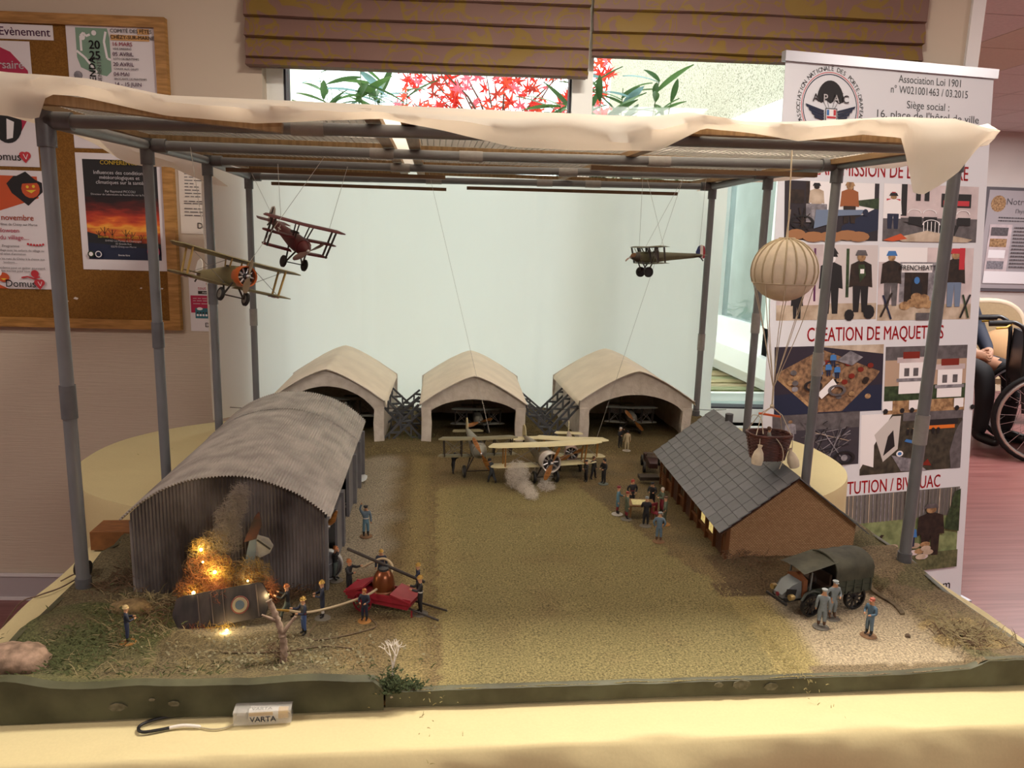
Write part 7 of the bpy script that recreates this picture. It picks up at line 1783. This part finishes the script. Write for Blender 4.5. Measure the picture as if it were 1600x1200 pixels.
# wheelchair
WCB = mat('wheelchair_black', '#1a1a1d', .4); RUB = mat('tyre_rubber', '#141415', .7); CHR = mat('handrim_pale', '#c9c2b8', .3, .6)
wc = thing('wheelchair', 'black wheelchair with spoked wheel at the right edge of the corridor', 'wheelchair', (4.08, 4.70, 0), R(62))
wc.scale = (.96,) * 3
RW = .305
for s_ in (-1, 1):
    w_ = MB().tube([(s_ * .29, RW * math.cos(a), RW + RW * math.sin(a)) for a in [2 * PI * k / 40 for k in range(40)]], .017, 8, closed=True).build('wheel', RUB, wc, 60)
    MB().tube([(s_ * .29, RW * .93 * math.cos(a), RW + RW * .93 * math.sin(a)) for a in [2 * PI * k / 36 for k in range(36)]], .011, 6, closed=True).build('rim', ALU, w_, 60)
    MB().tube([(s_ * .335, RW * .93 * math.cos(a), RW + RW * .93 * math.sin(a)) for a in [2 * PI * k / 36 for k in range(36)]], .010, 6, closed=True).build('hand_rim', CHR, w_, 60)
    for k in range(24):
        a = 2 * PI * k / 24; MB().cyl((s_ * (.27 if k % 2 else .31), .03 * math.cos(a + .8), RW + .03 * math.sin(a + .8)), (s_ * .29, RW * .93 * math.cos(a), RW + RW * .93 * math.sin(a)), .0018, n=4).build('spoke', METAL, w_)
    MB().cyl((s_ * .25, 0, RW), (s_ * .33, 0, RW), .03, n=12).build('hub', DARKM, w_, 50)
    MB().tube(crv([(s_ * .24, .12, .32), (s_ * .24, .16, .60), (s_ * .24, .18, .86), (s_ * .24, .24, .93), (s_ * .24, .30, .93)]), .014, 8).build('back_tube', WCB, wc, 60)
    MB().cyl((s_ * .24, .27, .93), (s_ * .24, .40, .92), .020, n=10).build('push_handle', WCB, wc, 50); MB().tube([(s_ * .24, .26, .93), (s_ * .27, .30, .90), (s_ * .27, .36, .89)], .008, 6).build('brake_lever', mat('lever_yellow', '#c9a52a', .4), wc, 60)
    MB().tube(crv([(s_ * .24, .12, .46), (s_ * .24, -.25, .46), (s_ * .24, -.38, .40), (s_ * .22, -.46, .14)]), .014, 8).build('seat_tube', WCB, wc, 60)
    MB().bx(s_ * .27 - .025, s_ * .27 + .025, -.22, .12, .66, .70).build('arm_pad', WCB, wc); MB().cyl((s_ * .26, -.15, .46), (s_ * .26, -.15, .66), .011, n=8).build('arm_post', WCB, wc)
    MB().tube([(s_ * .24, -.30 + .085 * math.cos(a), .085 + .085 * math.sin(a)) for a in [2 * PI * k / 20 for k in range(20)]], .014, 7, closed=True).build('caster', RUB, wc, 60); MB().bar((s_ * .24, -.30, .085), (s_ * .24, -.27, .40), .02, .02).build('caster_fork', WCB, wc)
    MB().bx(s_ * .12 - .09, s_ * .12 + .09, -.54, -.40, .11, .13).build('footplate', WCB, wc)
MB().bx(-.23, .23, -.25, .14, .46, .50).build('seat', WCB, wc); MB().bx(-.23, .23, .13, .16, .50, .86).build('backrest', WCB, wc); MB().cyl((-.26, 0, RW), (.26, 0, RW), .014, n=8).build('axle', WCB, wc)
# seated person, mostly hidden by the banner
ch2 = thing('side_chair', 'beige chair mostly hidden behind the banner under the seated person', 'chair', (3.88, 5.40, 0), R(18))
MB().bx(-.24, .24, -.24, .24, .41, .46).build('seat', CHU, ch2); MB().bx(-.24, .24, .22, .27, .46, .92).build('backrest', CHU, ch2)
for x in (-.21, .21):
    for y in (-.21, .23): MB().bar((x, y, 0), (x, y, .41), .035, .035).build('leg', CHF, ch2)
def person():
    t = thing('person', 'seated person in navy jacket and black trousers with clasped hands, mostly behind the banner', 'person', (3.88, 5.38, 0), R(18))
    JK = mat('navy_jacket', '#1c2233', .75); TRK = mat('black_trousers', '#17161a', .8); SH = mat('black_shoe', '#121114', .4); SKN = mat('skin_tone', '#b08268', .55)
    V = []; Q = []; E = []; lab = []
    def v(p, r1, par=None, l=None, r2=None):
        V.append(Vector(p)); Q.append((r1, r2 or r1)); i = len(V) - 1
        if par is not None: E.append((par, i)); lab.append(l)
        return i
    pel = v((0, .05, .55), .15, r2=.12); wai = v((0, .08, .72), .15, pel, 'coat', .12); che = v((0, .09, .95), .17, wai, 'coat', .12); nec = v((0, .06, 1.13), .06, che, 'coat'); h0 = v((0, .02, 1.22), .075, nec, 'skin', .09); h1 = v((0, .01, 1.31), .08, h0, 'skin', .095); v((0, .02, 1.37), .05, h1, 'skin', .06); v((0, -.10, 1.25), .016, h0, 'skin')
    for s_ in (-1, 1):
        sh = v((s_ * .20, .08, 1.03), .075, che, 'coat'); el = v((s_ * .27, -.02, .76), .060, sh, 'coat'); fo = v((s_ * .15, -.19, .65), .048, el, 'coat'); wr_ = v((s_ * .09, -.25, .625), .034, fo, 'coat')
        pm = v((s_ * .045, -.29, .615), .034, wr_, 'skin', .024)
        for k in range(4):
            f0 = v((s_ * .012 - s_ * .0, -.312 - .010 * k + .012 * abs(k - 1.5), .628 - .018 * k), .0095, pm, 'skin'); v((-s_ * .028, -.30 - .006 * k, .632 - .018 * k + (.006 if s_ > 0 else -.004)), .0085, f0, 'skin')
        th_ = v((s_ * .022, -.285, .648), .011, pm, 'skin'); v((s_ * .0, -.305, .655), .009, th_, 'skin')
        hp_ = v((s_ * .10, .0, .53), .105, pel, 'leg'); kn = v((s_ * .14, -.40, .52), .075, hp_, 'leg'); sn = v((s_ * .14, -.43, .30), .062, kn, 'leg'); an = v((s_ * .14, -.42, .10), .050, sn, 'leg'); he = v((s_ * .14, -.41, .055), .046, an, 'boot'); v((s_ * .15, -.58, .040), .042, he, 'boot', .034)
    o = skin_mesh([tuple(p) for p in V], E, Q, 0, 2); PEND.append((o, t, V, E, lab, 1., 0., dict(coat=JK, leg=TRK, skin=SKN, boot=SH)))
    MB().lathe([(.088, -.06), (.094, .0), (.088, .05), (.055, .09), (.001, .10)], 16, (0, .035, 1.31)).build('hair', mat('grey_hair', '#8a8580', .8), t, 60)
person()
# air vent set into the corridor ceiling
vt = thing('ceiling_vent', 'beige ceiling air vent above the corridor', 'vent', (4.95, 5.6, 2.488), 0)
MB().bx(-.28, .28, -.28, .28, -.004, .008).build('vent_frame', mat('vent_beige', '#b7a490', .6), vt); MB().bx(-.22, .22, -.20, -.16, -.010, -.004).build('vent_slot', mat('vent_shadow', '#6e6054', .7), vt); MB().bx(-.22, .22, .16, .20, -.010, -.004).build('vent_slot', MATS['vent_shadow'], vt)
flush_figures()
flush_texts()
